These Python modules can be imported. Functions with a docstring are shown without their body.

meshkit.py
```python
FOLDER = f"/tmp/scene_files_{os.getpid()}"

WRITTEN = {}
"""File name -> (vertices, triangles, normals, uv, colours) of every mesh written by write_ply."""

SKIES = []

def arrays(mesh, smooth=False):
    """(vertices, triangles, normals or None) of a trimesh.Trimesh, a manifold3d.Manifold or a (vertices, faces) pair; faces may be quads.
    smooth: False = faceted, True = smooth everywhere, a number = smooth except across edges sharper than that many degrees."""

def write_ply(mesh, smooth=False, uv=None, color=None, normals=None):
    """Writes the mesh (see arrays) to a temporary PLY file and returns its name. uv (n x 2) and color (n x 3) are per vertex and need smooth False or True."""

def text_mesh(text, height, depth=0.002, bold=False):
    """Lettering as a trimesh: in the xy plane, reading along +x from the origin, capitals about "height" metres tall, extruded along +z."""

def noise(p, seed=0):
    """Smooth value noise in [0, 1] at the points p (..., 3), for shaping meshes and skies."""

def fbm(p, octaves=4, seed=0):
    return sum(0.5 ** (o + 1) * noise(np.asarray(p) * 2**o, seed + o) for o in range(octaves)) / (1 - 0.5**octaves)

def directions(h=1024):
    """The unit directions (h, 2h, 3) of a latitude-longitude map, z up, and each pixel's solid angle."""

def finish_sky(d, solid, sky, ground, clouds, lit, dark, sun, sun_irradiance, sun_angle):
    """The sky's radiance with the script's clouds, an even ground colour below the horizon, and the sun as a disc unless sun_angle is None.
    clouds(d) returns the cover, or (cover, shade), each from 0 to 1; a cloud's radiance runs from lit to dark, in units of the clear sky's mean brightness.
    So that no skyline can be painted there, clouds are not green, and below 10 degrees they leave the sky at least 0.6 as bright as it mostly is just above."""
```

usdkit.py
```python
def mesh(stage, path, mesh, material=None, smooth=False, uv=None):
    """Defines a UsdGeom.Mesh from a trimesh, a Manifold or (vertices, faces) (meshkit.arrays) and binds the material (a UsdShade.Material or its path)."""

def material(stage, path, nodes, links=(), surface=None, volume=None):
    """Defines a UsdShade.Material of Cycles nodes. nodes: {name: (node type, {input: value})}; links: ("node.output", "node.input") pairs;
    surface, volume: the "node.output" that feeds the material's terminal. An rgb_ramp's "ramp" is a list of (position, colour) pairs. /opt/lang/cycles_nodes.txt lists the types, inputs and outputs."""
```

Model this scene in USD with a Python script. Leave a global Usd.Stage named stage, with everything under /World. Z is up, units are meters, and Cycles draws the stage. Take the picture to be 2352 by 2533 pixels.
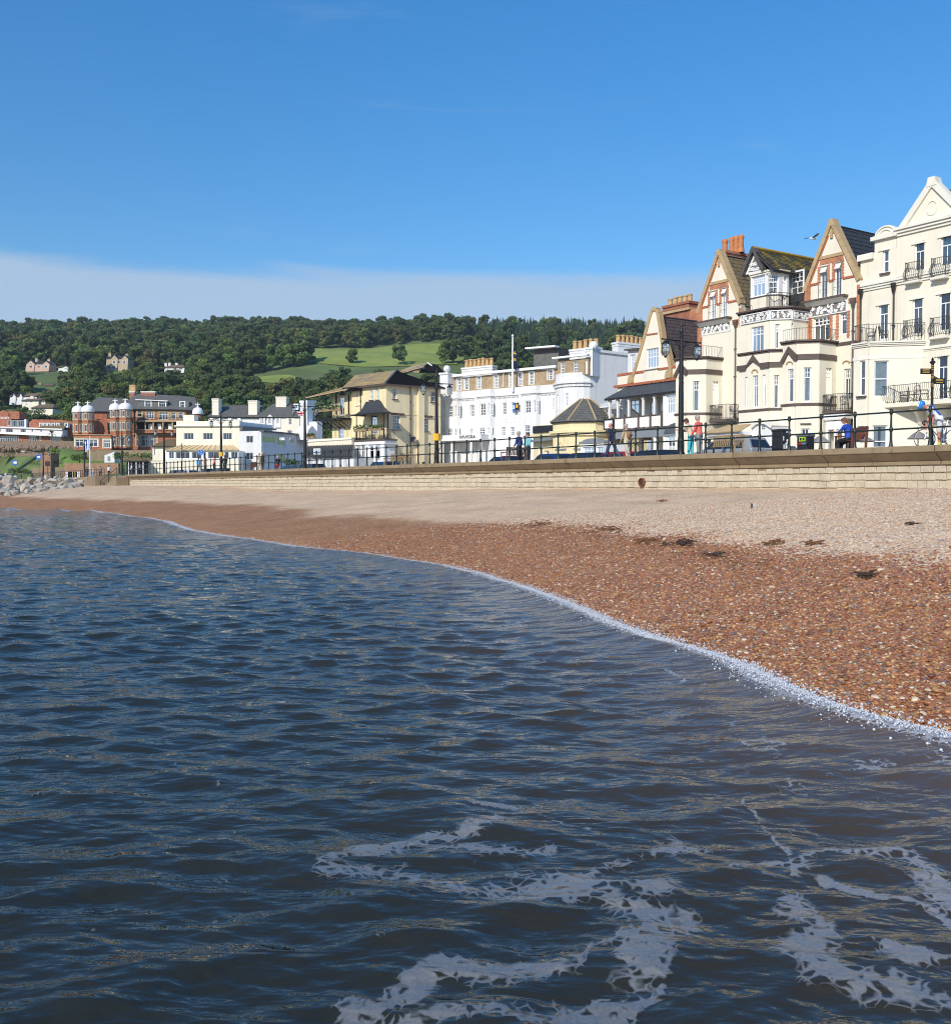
import math,random,numpy as np,trimesh,usdkit,meshkit,manifold3d
from pxr import Usd,UsdGeom,UsdLux,UsdShade,Gf,Sdf,Vt
from shapely.geometry import Polygon,box as sbox,LineString,Point
from shapely.ops import unary_union
stage = Usd.Stage.CreateInMemory()
UsdGeom.SetStageUpAxis(stage, "Z")
world = UsdGeom.Xform.Define(stage, "/World")
PI = math.pi
RNG = np.random.default_rng(7)
random.seed(7)
# ---------------------------------------------------------------- camera
EYE = np.array([0.0, 0.0, 2.0])          # two metres above the sea
FPX,CX,CY,HORIZON = 2400.0,1176.0,1266.5,1200.0
PITCH = math.atan((CY - HORIZON) / FPX)
cam = UsdGeom.Camera.Define(stage, "/World/camera")
cam.CreateHorizontalApertureAttr(36.0)
cam.CreateFocalLengthAttr(36.0 * FPX / 2352.0)
cam.CreateClippingRangeAttr(Gf.Vec2f(0.1,20000))
cam.AddTranslateOp().Set(Gf.Vec3d(*EYE))
cam.AddRotateXYZOp().Set(Gf.Vec3f(90 - math.degrees(PITCH),0,0))
cam.CreateExposureAttr(0.22)
# ---------------------------------------------------------------- sky and sun
SUN_EL = math.radians(33.0)
SUN_AZ = math.atan2(-0.5, -0.866)        # from behind the camera, to the left
SUN_DIR = np.array([math.sin(SUN_AZ) * math.cos(SUN_EL),math.cos(SUN_AZ) * math.cos(SUN_EL),math.sin(SUN_EL)])
sky_mat = usdkit.material(stage, "/World/Looks/sky", {
 "sky": ("sky_texture", {"sky_type": "single_scattering", "sun_disc": False, "sun_elevation": SUN_EL, "sun_rotation": SUN_AZ, "altitude": 0.0, "air_density": 1.0, "aerosol_density": 0.35, "ozone_density": 2.6}),
 "tc": ("texture_coordinate", {}),
 "sep": ("separate_xyz", {}),
 "map": ("mapping", {"scale": (2.2, 2.2, 15.0)}),
 "n1": ("noise_texture", {"scale": 1.6, "detail": 7.0, "roughness": 0.55, "distortion": 0.3}),
 "edge": ("math", {"math_type": "multiply_add", "value2": 0.06, "value3": -0.03}),
 "zz": ("math", {"math_type": "add"}), "tl": ("math", {"math_type": "multiply_add", "value2": 0.006}),
 "band": ("map_range", {"range_type": "smoothstep", "from_min": 0.221, "from_max": 0.194, "to_min": 0.0, "to_max": 0.8, "clamp": True}),
 "map2": ("mapping", {"scale": (1.3, 2.6, 10.0), "location": (0.31, 0.2, 0.4)}),
 "n2": ("noise_texture", {"scale": 2.6, "detail": 6.0, "roughness": 0.6, "distortion": 0.6}),
 "wisp": ("map_range", {"range_type": "smoothstep", "from_min": 0.60, "from_max": 0.84, "to_min": 0.0, "to_max": 0.26, "clamp": True}),
 "cover": ("math", {"math_type": "maximum"}),
 "mix": ("mix_color", {"b": (2.65, 3.4, 4.35)}),
 "sat": ("hsv", {"saturation": 1.36}),
 "vz": ("map_range", {"from_min": 0.16, "from_max": 0.46, "to_min": 0.80, "to_max": 1.02, "clamp": True}),
 "bg": ("background_shader", {"strength": 0.15})},
 [("tc.generated", "sep.vector"), ("tc.generated", "map.vector"), ("map.vector", "n1.vector"),
  ("n1.fac", "edge.value1"), ("edge.value", "zz.value1"), ("sep.z", "zz.value2"), ("sep.x", "tl.value1"), ("zz.value", "tl.value3"), ("tl.value", "band.value"),
  ("tc.generated", "map2.vector"), ("map2.vector", "n2.vector"), ("n2.fac", "wisp.value"),
  ("band.result", "cover.value1"), ("wisp.result", "cover.value2"), ("cover.value", "mix.fac"),
  ("sep.z", "vz.value"), ("vz.result", "sat.value"), ("sky.color", "sat.color"), ("sat.color", "mix.a"), ("mix.result", "bg.color")], surface="bg.background")
dome = UsdLux.DomeLight.Define(stage, "/World/sky")
UsdShade.MaterialBindingAPI.Apply(dome.GetPrim()).Bind(sky_mat)
dome.GetPrim().SetCustomDataByKey("kind", "structure")
sun = UsdLux.DistantLight.Define(stage, "/World/sun")
sun.CreateIntensityAttr(0.92)
sun.CreateAngleAttr(0.53)
sun.CreateNormalizeAttr(True)
sun.CreateColorAttr(Gf.Vec3f(1.0,0.93,0.82))
_z = Gf.Vec3d(*SUN_DIR)
_x = Gf.Cross(Gf.Vec3d(0,0,1),_z).GetNormalized()
_y = Gf.Cross(_z,_x)
sun.AddTransformOp().Set(Gf.Matrix4d(*_x,0,*_y,0,*_z,0,0,0,0,1))
# ---------------------------------------------------------------- helpers: pixels of the photograph as sight lines
def ray(px,py):
 a,b = (px - CX) / FPX,(CY - py) / FPX
 d = np.array([a,math.cos(PITCH) + b * math.sin(PITCH),-math.sin(PITCH) + b * math.cos(PITCH)])
 return d / d[1]
def at(px,py,Y):
 return EYE + ray(px,py) * Y
def on_z(px,py,z):
 d = ray(px,py)
 return EYE + d * ((z - EYE[2]) / d[2])
WALL0,WD,WN = np.array([15.07,32.1]),np.array([-0.543,0.84]),np.array([0.84,0.543])
WD,WN = WD / np.linalg.norm(WD),WN / np.linalg.norm(WN)
def sm(s,m):
 """Plan point s metres along the sea wall (away from the camera) and m metres inland of the railing."""
 return WALL0 + WD * s + WN * m
def s_at(px,m):
 """How far along the wall the line m metres inland crosses the sight line of column px."""
 k = (px - CX) / FPX
 p = WALL0 + WN * m
 return (p[0] - k * p[1]) / (k * WD[1] - WD[0])
def Y_at(px,m):
 return sm(s_at(px,m),m)[1]
# ---------------------------------------------------------------- helpers: prims
_names = {}
def numbered(path):
 n = _names.get(path,0)
 _names[path] = n + 1
 return path if n == 0 else "%s_%03d" % (path, n)
LOC = {}
def thing(name,label,cat,loc=(0,0,0),rotz=0.0,group=None,kind=None,scale=None):
 path = numbered("/World/" + name)
 x = UsdGeom.Xform.Define(stage,path)
 x.AddTranslateOp().Set(Gf.Vec3d(*map(float,loc)))
 if rotz: x.AddRotateZOp().Set(math.degrees(rotz))
 if scale is not None: x.AddScaleOp().Set(Gf.Vec3f(*map(float,np.broadcast_to(scale,3))))
 p = x.GetPrim()
 tag(p,label,cat,group,kind)
 LOC[path] = np.array(loc,float) if not rotz else np.zeros(3)
 return p
def tag(p,label=None,cat=None,group=None,kind=None):
 for k, v in (("label", label), ("category", cat), ("group", group), ("kind", kind)):
  if v: p.SetCustomDataByKey(k,v)
 return p
def top_path(p):
 return Sdf.Path("/".join(str(p.GetPath()).split("/")[:3]))
def part(name,parent,mesh,mat,smooth=False,kind=None,label=None,local=False):
 """One Mesh under parent; the mesh is in world coordinates unless local."""
 path = numbered(str(parent.GetPath()) + "/" + name)
 v, f = (mesh.mesh() if isinstance(mesh, MB) else mesh) if not hasattr(mesh, "vertices") else (np.array(mesh.vertices), np.array(mesh.faces))
 if len(f) == 0: return None
 off = LOC.get(str(top_path(parent)),np.zeros(3)) if not local else np.zeros(3)
 m = usdkit.mesh(stage,path,(np.asarray(v) - off,f),mat,smooth)
 p = m.GetPrim()
 tag(p,label,None,None,kind)
 return p
def solo(name,mesh,mat,label=None,cat=None,group=None,kind=None,smooth=False):
 """A thing that is one Mesh."""
 path = numbered("/World/" + name)
 v,f = mesh.mesh() if isinstance(mesh,MB) else (mesh if isinstance(mesh,tuple) else (np.array(mesh.vertices),np.array(mesh.faces)))
 m = usdkit.mesh(stage,path,(v,f),mat,smooth)
 tag(m.GetPrim(),label,cat,group,kind)
 return m
def copy_of(src,name,label,cat,loc,rotz=0.0,group=None,scale=None):
 """A copy of a thing and its parts under the next number."""
 p = thing(name,label,cat,loc,rotz,group,None,scale)
 p.GetReferences().AddInternalReference(src.GetPath())
 p.SetInstanceable(True)
 tag(p,label,cat,group)
 return p
# ---------------------------------------------------------------- helpers: meshes
class MB:
 def __init__(s): s.v,s.f,s.n = [],[],0
 def add(s,v,f):
  v,f = np.asarray(v,float),np.asarray(f,int)
  if f.shape[1] == 4: f = np.vstack([f[:,[0,1,2]],f[:,[0,2,3]]])
  s.v.append(v); s.f.append(f + s.n); s.n += len(v)
  return s
 def mesh(s):
  if not s.v: return np.zeros((0,3)),np.zeros((0,3),int)
  return np.vstack(s.v),np.vstack(s.f)
 def tm(s,t): return s.add(np.array(t.vertices),np.array(t.faces))
 def box(s,c,size,ax=None):
  c,h = np.asarray(c,float),np.asarray(size,float) / 2
  ax = np.eye(3) if ax is None else np.asarray(ax,float)
  p = np.array([[i,j,k] for i in (-1,1) for j in (-1,1) for k in (-1,1)],float) * h
  return s.add(c + p @ ax,[[0,1,3,2],[4,6,7,5],[0,4,5,1],[2,3,7,6],[0,2,6,4],[1,5,7,3]])
 def tube(s,pts,r,sides=6,cap=True):
  p = np.asarray(pts,float); r = np.broadcast_to(np.asarray(r,float),(len(p),))
  t = np.gradient(p,axis=0); t /= np.linalg.norm(t,axis=1,keepdims=True) + 1e-12
  ref = np.array([0,0,1.0]) if abs(t[:,2]).mean() < 0.8 else np.array([1.0,0,0])
  a = np.cross(t,ref); a /= np.linalg.norm(a,axis=1,keepdims=True) + 1e-12
  b = np.cross(t,a)
  g = np.arange(sides) * 2 * PI / sides
  v = (p[:,None] + r[:,None,None] * (np.cos(g)[None,:,None] * a[:,None] + np.sin(g)[None,:,None] * b[:,None])).reshape(-1,3)
  f = []
  for i in range(len(p) - 1):
   for j in range(sides):
    k = (j + 1) % sides
    f.append([i * sides + j,(i + 1) * sides + j,(i + 1) * sides + k,i * sides + k])
  s.add(v,f)
  if cap:
   n = len(p)
   s.add(v[:sides],[[0,j,j + 1] for j in range(1,sides - 1)])
   s.add(v[(n - 1) * sides:],[[0,j + 1,j] for j in range(1,sides - 1)])
  return s
 def bar(s,a,b,r,sides=6): return s.tube([a,b],r,sides)
 def beam(s,a,b,w,h):
  """A rectangular bar from a to b, w wide (level) and h tall."""
  a,b = np.asarray(a,float),np.asarray(b,float)
  d = b - a; L = np.linalg.norm(d); d = d / L
  up = np.array([0,0,1.0]) if abs(d[2]) < 0.95 else np.array([0,1.0,0])
  e = np.cross(up,d); e /= np.linalg.norm(e); g = np.cross(d,e)
  return s.box((a + b) / 2,(L,w,h),[d,e,g])
 def lathe(s,prof,c=(0,0,0),n=12,a0=0.0,a1=2 * PI):
  prof = np.asarray(prof,float); c = np.asarray(c,float)
  full = abs(a1 - a0 - 2 * PI) < 1e-6
  g = np.linspace(a0,a1,n,endpoint=not full)
  v = np.array([[r * math.cos(q),r * math.sin(q),z] for r,z in prof for q in g]) + c
  m = len(g); f = []
  for i in range(len(prof) - 1):
   for j in range(m if full else m - 1):
    k = (j + 1) % m
    f.append([i * m + j,i * m + k,(i + 1) * m + k,(i + 1) * m + j])
  return s.add(v,f)
 def sphere(s,c,r,sub=1):
  t = trimesh.creation.icosphere(sub,1.0)
  return s.add(np.array(t.vertices) * np.asarray(r) + np.asarray(c),t.faces)
 def poly(s,pts):
  pts = np.asarray(pts,float)
  return s.add(pts,[[0,i,i + 1] for i in range(1,len(pts) - 1)])
 def slab(s,pts,t):
  """A flat convex polygon given thickness t downwards along its normal."""
  pts = np.asarray(pts,float)
  n = np.cross(pts[1] - pts[0],pts[2] - pts[0]); n /= np.linalg.norm(n)
  if n[2] < 0 or (abs(n[2]) < 1e-6 and False): pts = pts[::-1]; n = -n
  lo = pts - n * t; k = len(pts)
  s.add(np.vstack([pts,lo]),[[0,i,i + 1] for i in range(1,k - 1)] + [[k,k + i + 1,k + i] for i in range(1,k - 1)])
  return s.add(np.vstack([pts,lo]),[[i,k + i,k + (i + 1) % k,(i + 1) % k] for i in range(k)])
 def prism(s,poly2,O,u,w,n,d0,d1):
  """A shapely polygon in the (u, w) plane at O, extruded from n*d0 to n*d1."""
  for g in getattr(poly2, "geoms", [poly2]):
   if g.is_empty or g.geom_type != "Polygon" or g.area < 1e-6: continue
   t = trimesh.creation.extrude_polygon(g, abs(d1 - d0), engine="earcut")
   v = np.array(t.vertices); v[:,2] += min(d0,d1)
   f = np.array(t.faces)
   M = np.array([u,w,n],float)
   if np.linalg.det(M) < 0: f = f[:,::-1]
   s.add(np.asarray(O,float) + v @ M,f)
  return s
def rounded_box(size,r,c=(0,0,0),n=8):
 h = np.asarray(size,float) / 2 - r
 sp = manifold3d.Manifold.sphere(r,n)
 return manifold3d.Manifold.batch_hull([sp.translate([i * h[0] + c[0],j * h[1] + c[1],k * h[2] + c[2]]) for i in (-1,1) for j in (-1,1) for k in (-1,1)])
def man(m):
 q = m.to_mesh()
 return np.array(q.vert_properties[:,:3]),np.array(q.tri_verts)
# ---------------------------------------------------------------- materials
def L(n): return "/World/Looks/" + n
def sc(c,k): return tuple(min(1.0,x * k) for x in c)
def mat(name,col,rough=0.6,var=0.12,scale=2.0,bump=0.0,bscale=30.0,metal=0.0,island=0.0,streak=0.0,spec=0.5,col2=None,patch=(0.5,0.7),coat=0.0,obj=0.0):
 """Procedural paint, stone or metal: a base colour that varies with noise (and with each piece), rain streaks, patches of a second colour, fine relief."""
 n = {"g": ("geometry", {}), "nz": ("noise_texture", {"scale": scale, "detail": 5.0, "roughness": 0.6}),
   "mr": ("map_range", {"from_min": 0.3, "from_max": 0.7, "to_min": 1 - var, "to_max": 1 + var}),
   "hs": ("hsv", {"color": col}),
   "p": ("principled_bsdf", {"roughness": rough, "metallic": metal, "specular_ior_level": spec, "coat_weight": coat, "coat_roughness": 0.08})}
 l = [("g.position", "nz.vector"), ("nz.fac", "mr.value")]
 val = "mr.result"
 if island or obj:
  n["ri"] = ("map_range", {"from_min": 0.0, "from_max": 1.0, "to_min": 1 - (island or obj), "to_max": 1 + (island or obj)})
  n["mi"] = ("math", {"math_type": "multiply"})
  if obj: n["oi"] = ("object_info", {})
  l += [("oi.random" if obj else "g.random_per_island", "ri.value"), (val, "mi.value1"), ("ri.result", "mi.value2")]
  val = "mi.value"
 if streak:
  n["ms"] = ("mapping", {"scale": (2.2, 2.2, 0.16)})
  n["ns"] = ("noise_texture", {"scale": 1.0, "detail": 6.0, "roughness": 0.65})
  n["rs"] = ("map_range", {"range_type": "smoothstep", "from_min": 0.5, "from_max": 0.78, "to_min": 1.0, "to_max": 1 - streak})
  n["mm"] = ("math", {"math_type": "multiply"})
  l += [("g.position", "ms.vector"), ("ms.vector", "ns.vector"), ("ns.fac", "rs.value"), (val, "mm.value1"), ("rs.result", "mm.value2")]
  val = "mm.value"
 l.append((val, "hs.value"))
 if col2 is not None:
  n["n2"] = ("noise_texture", {"scale": scale * 0.7, "detail": 8.0, "roughness": 0.7, "distortion": 0.4})
  n["r2"] = ("map_range", {"range_type": "smoothstep", "from_min": patch[0], "from_max": patch[1]})
  n["m2"] = ("mix_color", {"a": col, "b": col2})
  l += [("g.position", "n2.vector"), ("n2.fac", "r2.value"), ("r2.result", "m2.fac"), ("m2.result", "hs.color")]
 l.append(("hs.color", "p.base_color"))
 if bump:
  n["nb"] = ("noise_texture", {"scale": bscale, "detail": 4.0})
  n["b"] = ("bump", {"strength": 1.0, "distance": bump})
  l += [("g.position", "nb.vector"), ("nb.fac", "b.height"), ("b.normal", "p.normal")]
 return usdkit.material(stage, L(name), n, l, surface="p.BSDF")
def brick_mat(name,c1,c2,mortar,w=0.225,h=0.075,axis=WD,m=0.05):
 """Courses for brickwork too far away to tell the bricks apart."""
 ax = np.array([axis[0],axis[1],0.0])
 return usdkit.material(stage,L(name),{
  "g": ("geometry", {}), "d": ("vector_math", {"math_type": "dot_product", "vector2": ax}), "sx": ("separate_xyz", {}), "c": ("combine_xyz", {}),
  "b": ("brick_texture", {"color1": c1, "color2": c2, "mortar": mortar, "scale": 1.0, "mortar_size": m * h * 2, "brick_width": w, "row_height": h}),
  "n": ("noise_texture", {"scale": 1.3, "detail": 6.0}), "mr": ("map_range", {"from_min": 0.3, "from_max": 0.7, "to_min": 0.75, "to_max": 1.2}),
  "hs": ("hsv", {}), "p": ("principled_bsdf", {"roughness": 0.85})},
  [("g.position", "d.vector1"), ("g.position", "sx.vector"), ("d.value", "c.x"), ("sx.z", "c.y"), ("c.vector", "b.vector"), ("b.color", "hs.color"),
   ("g.position", "n.vector"), ("n.fac", "mr.value"), ("mr.result", "hs.value"), ("hs.color", "p.base_color")], surface="p.BSDF")
def glass_mat(name,tint=(0.75,0.8,0.85),clear=0.62):
 return usdkit.material(stage,L(name),{
  "f": ("fresnel", {"IOR": 1.5}), "mr": ("map_range", {"from_min": 0.0, "from_max": 1.0, "to_min": 1 - clear, "to_max": 1.0}),
  "nz": ("noise_texture", {"scale": 1.2, "detail": 1.0}), "g": ("geometry", {}), "b": ("bump", {"strength": 0.25, "distance": 0.01}),
  "t": ("transparent_bsdf", {"color": tint}), "gl": ("glossy_bsdf", {"color": (0.95, 0.97, 1.0), "roughness": 0.03}), "m": ("mix_closure", {})},
  [("g.position", "nz.vector"), ("nz.fac", "b.height"), ("b.normal", "gl.normal"), ("f.fac", "mr.value"), ("mr.result", "m.fac"), ("t.BSDF", "m.closure1"), ("gl.BSDF", "m.closure2")], surface="m.closure")
M = {}
M["glass"] = glass_mat("window_glass", clear=0.95)
M["lantern_glass"] = glass_mat("lantern_glass", (0.85, 0.9, 0.86), 0.85)
M["cream"] = mat("cream_render", (0.765, 0.70, 0.535), 0.75, 0.05, 0.5, 0.004, 40, streak=0.17)
M["cream2"] = mat("pale_cream_render", (0.795, 0.74, 0.60), 0.75, 0.05, 0.5, 0.004, 40, streak=0.15)
M["ivory"] = mat("ivory_trim", (0.78, 0.745, 0.64), 0.6, 0.05, 0.8, streak=0.17)
M["white"] = mat("white_render", (0.72, 0.72, 0.705), 0.65, 0.05, 0.5, 0.003, 40, streak=0.17)
M["frame"] = mat("white_window_paint", (0.82, 0.82, 0.80), 0.4, 0.04, 2)
M["yellow"] = mat("yellow_render", (0.84, 0.70, 0.44), 0.75, 0.06, 0.4, 0.004, 40, streak=0.17)
M["paleyellow"] = mat("pale_yellow_render", (0.78, 0.66, 0.39), 0.75, 0.05, 0.5, 0.004, 40, streak=0.17)
M["brown"] = mat("brown_band_paint", (0.105, 0.075, 0.062), 0.55, 0.12, 2)
M["buff"] = mat("buff_coping_stone", (0.50, 0.36, 0.19), 0.8, 0.14, 1.5, 0.006, 30, island=0.08, col2=(0.36, 0.28, 0.17), patch=(0.5, 0.75))
M["brickred"] = brick_mat("red_brick", (0.42, 0.115, 0.045), (0.50, 0.17, 0.07), (0.5, 0.36, 0.24))
M["brickred2"] = brick_mat("brown_red_brick", (0.28, 0.075, 0.04), (0.36, 0.11, 0.055), (0.34, 0.24, 0.17))
M["brickfar"] = brick_mat("hotel_red_brick", (0.34, 0.09, 0.04), (0.40, 0.13, 0.06), (0.34, 0.2, 0.13), 0.4, 0.16, (1, 0.1))
M["redtrim"] = mat("red_terracotta_band", (0.40, 0.125, 0.06), 0.75, 0.15, 4)
M["terracotta"] = mat("terracotta_pot", (0.58, 0.22, 0.085), 0.8, 0.2, 5, island=0.12, col2=(0.16, 0.10, 0.07), patch=(0.6, 0.85))
M["paleclay"] = mat("pale_clay_pot", (0.60, 0.38, 0.17), 0.8, 0.2, 5, island=0.12, col2=(0.25, 0.17, 0.1), patch=(0.6, 0.85))
M["slate"] = mat("dark_slate", (0.052, 0.054, 0.058), 0.6, 0.25, 2.5, island=0.22)
M["slate2"] = mat("grey_slate", (0.155, 0.155, 0.145), 0.7, 0.22, 2.0, island=0.2, col2=(0.22, 0.19, 0.11), patch=(0.55, 0.75))
M["slatemoss"] = mat("mossy_slate", (0.075, 0.068, 0.052), 0.8, 0.25, 2.0, island=0.25, col2=(0.36, 0.26, 0.03), patch=(0.46, 0.62))
M["slatemix"] = mat("purple_grey_slate", (0.115, 0.085, 0.082), 0.7, 0.25, 2.0, island=0.35, col2=(0.17, 0.12, 0.10), patch=(0.45, 0.65))
M["tileolive"] = mat("olive_lichen_tiles", (0.22, 0.165, 0.075), 0.85, 0.25, 2.0, island=0.2, col2=(0.13, 0.105, 0.06), patch=(0.5, 0.7))
M["blackroof"] = mat("black_slate", (0.018, 0.016, 0.015), 0.95, 0.2, 2.5, island=0.2, spec=0.1)
M["lichenroof"] = mat("orange_lichen_slate", (0.50, 0.36, 0.16), 0.85, 0.2, 1.4, island=0.15, col2=(0.25, 0.23, 0.19), patch=(0.45, 0.62))
M["lead"] = mat("blue_grey_lead", (0.085, 0.10, 0.115), 0.5, 0.15, 2)
M["black"] = mat("black_paint", (0.012, 0.011, 0.011), 0.4, 0.1, 3)
M["iron"] = mat("dark_green_iron", (0.012, 0.021, 0.017), 0.42, 0.15, 5, col2=(0.07, 0.035, 0.018), patch=(0.68, 0.78))
M["ironbrown"] = mat("dark_brown_iron", (0.022, 0.016, 0.014), 0.45, 0.15, 5)
M["wroughtiron"] = mat("wrought_iron", (0.05, 0.048, 0.046), 0.45, 0.1, 5)
M["greypipe"] = mat("grey_brown_pipe", (0.10, 0.085, 0.078), 0.5, 0.1, 3)
M["ashlar"] = mat("hotel_ashlar", (0.42, 0.31, 0.19), 0.85, 0.2, 2.5, 0.01, 12, island=0.15, col2=(0.34, 0.21, 0.11), patch=(0.5, 0.7))
M["wood"] = mat("varnished_bench_wood", (0.17, 0.055, 0.028), 0.45, 0.2, 8, island=0.2)
M["oldwood"] = mat("weathered_wood", (0.36, 0.25, 0.13), 0.7, 0.2, 8, island=0.2)
M["gold"] = mat("gold_paint", (0.65, 0.43, 0.06), 0.35, 0.05, 5)
M["signyellow"] = mat("sign_yellow", (0.80, 0.45, 0.03), 0.5, 0.03, 5)
M["signblue"] = mat("sign_blue", (0.02, 0.13, 0.50), 0.45, 0.04, 5)
M["signwhite"] = mat("sign_white", (0.80, 0.80, 0.78), 0.5, 0.03, 5)
M["orange"] = mat("orange_door_paint", (0.45, 0.15, 0.03), 0.5, 0.1, 5)
M["grey"] = mat("grey_paint", (0.21, 0.235, 0.26), 0.55, 0.08, 3)
M["binblack"] = mat("black_plastic_bin", (0.016, 0.017, 0.019), 0.45, 0.1, 6)
M["bingrey"] = mat("grey_metal_bin", (0.13, 0.14, 0.155), 0.45, 0.1, 6)
M["net"] = mat("net_curtain", (0.52, 0.53, 0.50), 0.9, 0.25, 4)
M["creamcurtain"] = mat("cream_curtain", (0.55, 0.46, 0.28), 0.9, 0.3, 4)
M["dark"] = mat("dark_room", (0.035, 0.037, 0.042), 0.9, 0.3, 2)
M["bluedark"] = mat("dim_room", (0.10, 0.115, 0.135), 0.9, 0.3, 2)
M["friezegrey"] = mat("grey_plaster_ground", (0.20, 0.18, 0.165), 0.8, 0.15, 4)
M["concrete"] = mat("sea_wall_concrete", (0.285, 0.215, 0.130), 0.85, 0.12, 1.2, 0.008, 25, streak=0.42, island=0.06, col2=(0.14, 0.115, 0.072), patch=(0.52, 0.76))
M["undercut_shade"] = mat("shade_and_algae_concrete", (0.058, 0.046, 0.025), 0.85, 0.25, 1.4, 0.006, 25, col2=(0.13, 0.10, 0.06), patch=(0.55, 0.72))  # shade below the overhang painted in as dark concrete, with some algae mottling
M["wallstone"] = mat("sea_wall_limestone", (0.60, 0.525, 0.395), 0.85, 0.16, 2.0, 0.03, 12, island=0.16, streak=0.12)
M["mortar"] = mat("pale_mortar", (0.50, 0.42, 0.30), 0.9, 0.15, 6)
M["promenade"] = mat("promenade_paving", (0.30, 0.26, 0.22), 0.85, 0.12, 1.5)
M["asphalt"] = mat("asphalt", (0.05, 0.05, 0.052), 0.9, 0.15, 2)
M["rock"] = mat("rock_armour", (0.42, 0.385, 0.33), 0.9, 0.2, 0.9, 0.06, 4, obj=0.16, col2=(0.26, 0.22, 0.18), patch=(0.5, 0.75))
M["flower"] = mat("bedding_flowers", (0.45, 0.07, 0.03), 0.8, 0.4, 3, island=0.5, col2=(0.55, 0.30, 0.03), patch=(0.48, 0.55))
M["stonewall"] = mat("garden_rubble_wall", (0.32, 0.235, 0.165), 0.9, 0.35, 2.2, 0.04, 5, island=0.3)
M["redrender"] = mat("old_red_wall", (0.33, 0.185, 0.11), 0.85, 0.2, 1.5, col2=(0.25, 0.2, 0.14), patch=(0.5, 0.7))
def leaf_mat(name,dark,light,trans=0.25,per=0.25):
 return usdkit.material(stage,L(name),{
  "g": ("geometry", {}), "oi": ("object_info", {}), "nz": ("noise_texture", {"scale": 0.35, "detail": 3.0}),
  "ad": ("math", {"math_type": "multiply_add", "value2": 0.6}), "mx": ("mix_color", {"a": dark, "b": light}),
  "rr": ("map_range", {"from_min": 0, "from_max": 1, "to_min": 1 - per, "to_max": 1 + per}),
  "hh": ("map_range", {"from_min": 0, "from_max": 1, "to_min": 0.485, "to_max": 0.52}),
  "hs": ("hsv", {}), "d": ("principled_bsdf", {"roughness": 0.6, "specular_ior_level": 0.25}), "t": ("translucent_bsdf", {}), "m": ("mix_closure", {"fac": trans})},
  [("g.position", "nz.vector"), ("g.random_per_island", "ad.value1"), ("nz.fac", "ad.value3"), ("ad.value", "mx.fac"),
   ("oi.random", "rr.value"), ("rr.result", "hs.value"), ("oi.random", "hh.value"), ("hh.result", "hs.hue"), ("mx.result", "hs.color"), ("hs.color", "d.base_color"), ("hs.color", "t.color"),
   ("d.BSDF", "m.closure1"), ("t.BSDF", "m.closure2")], surface="m.closure")
M["leaf"] = leaf_mat("broadleaf_foliage", (0.062, 0.100, 0.030), (0.19, 0.245, 0.06), 0.3)
M["leaf2"] = leaf_mat("light_foliage", (0.10, 0.15, 0.03), (0.22, 0.28, 0.06), 0.3)
M["conifer"] = leaf_mat("conifer_foliage", (0.045, 0.085, 0.045), (0.10, 0.155, 0.075), 0.2)
M["palm"] = leaf_mat("palm_foliage", (0.05, 0.08, 0.02), (0.14, 0.17, 0.05))
M["hedge"] = leaf_mat("hedge_foliage", (0.05, 0.09, 0.02), (0.12, 0.18, 0.04))
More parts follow.
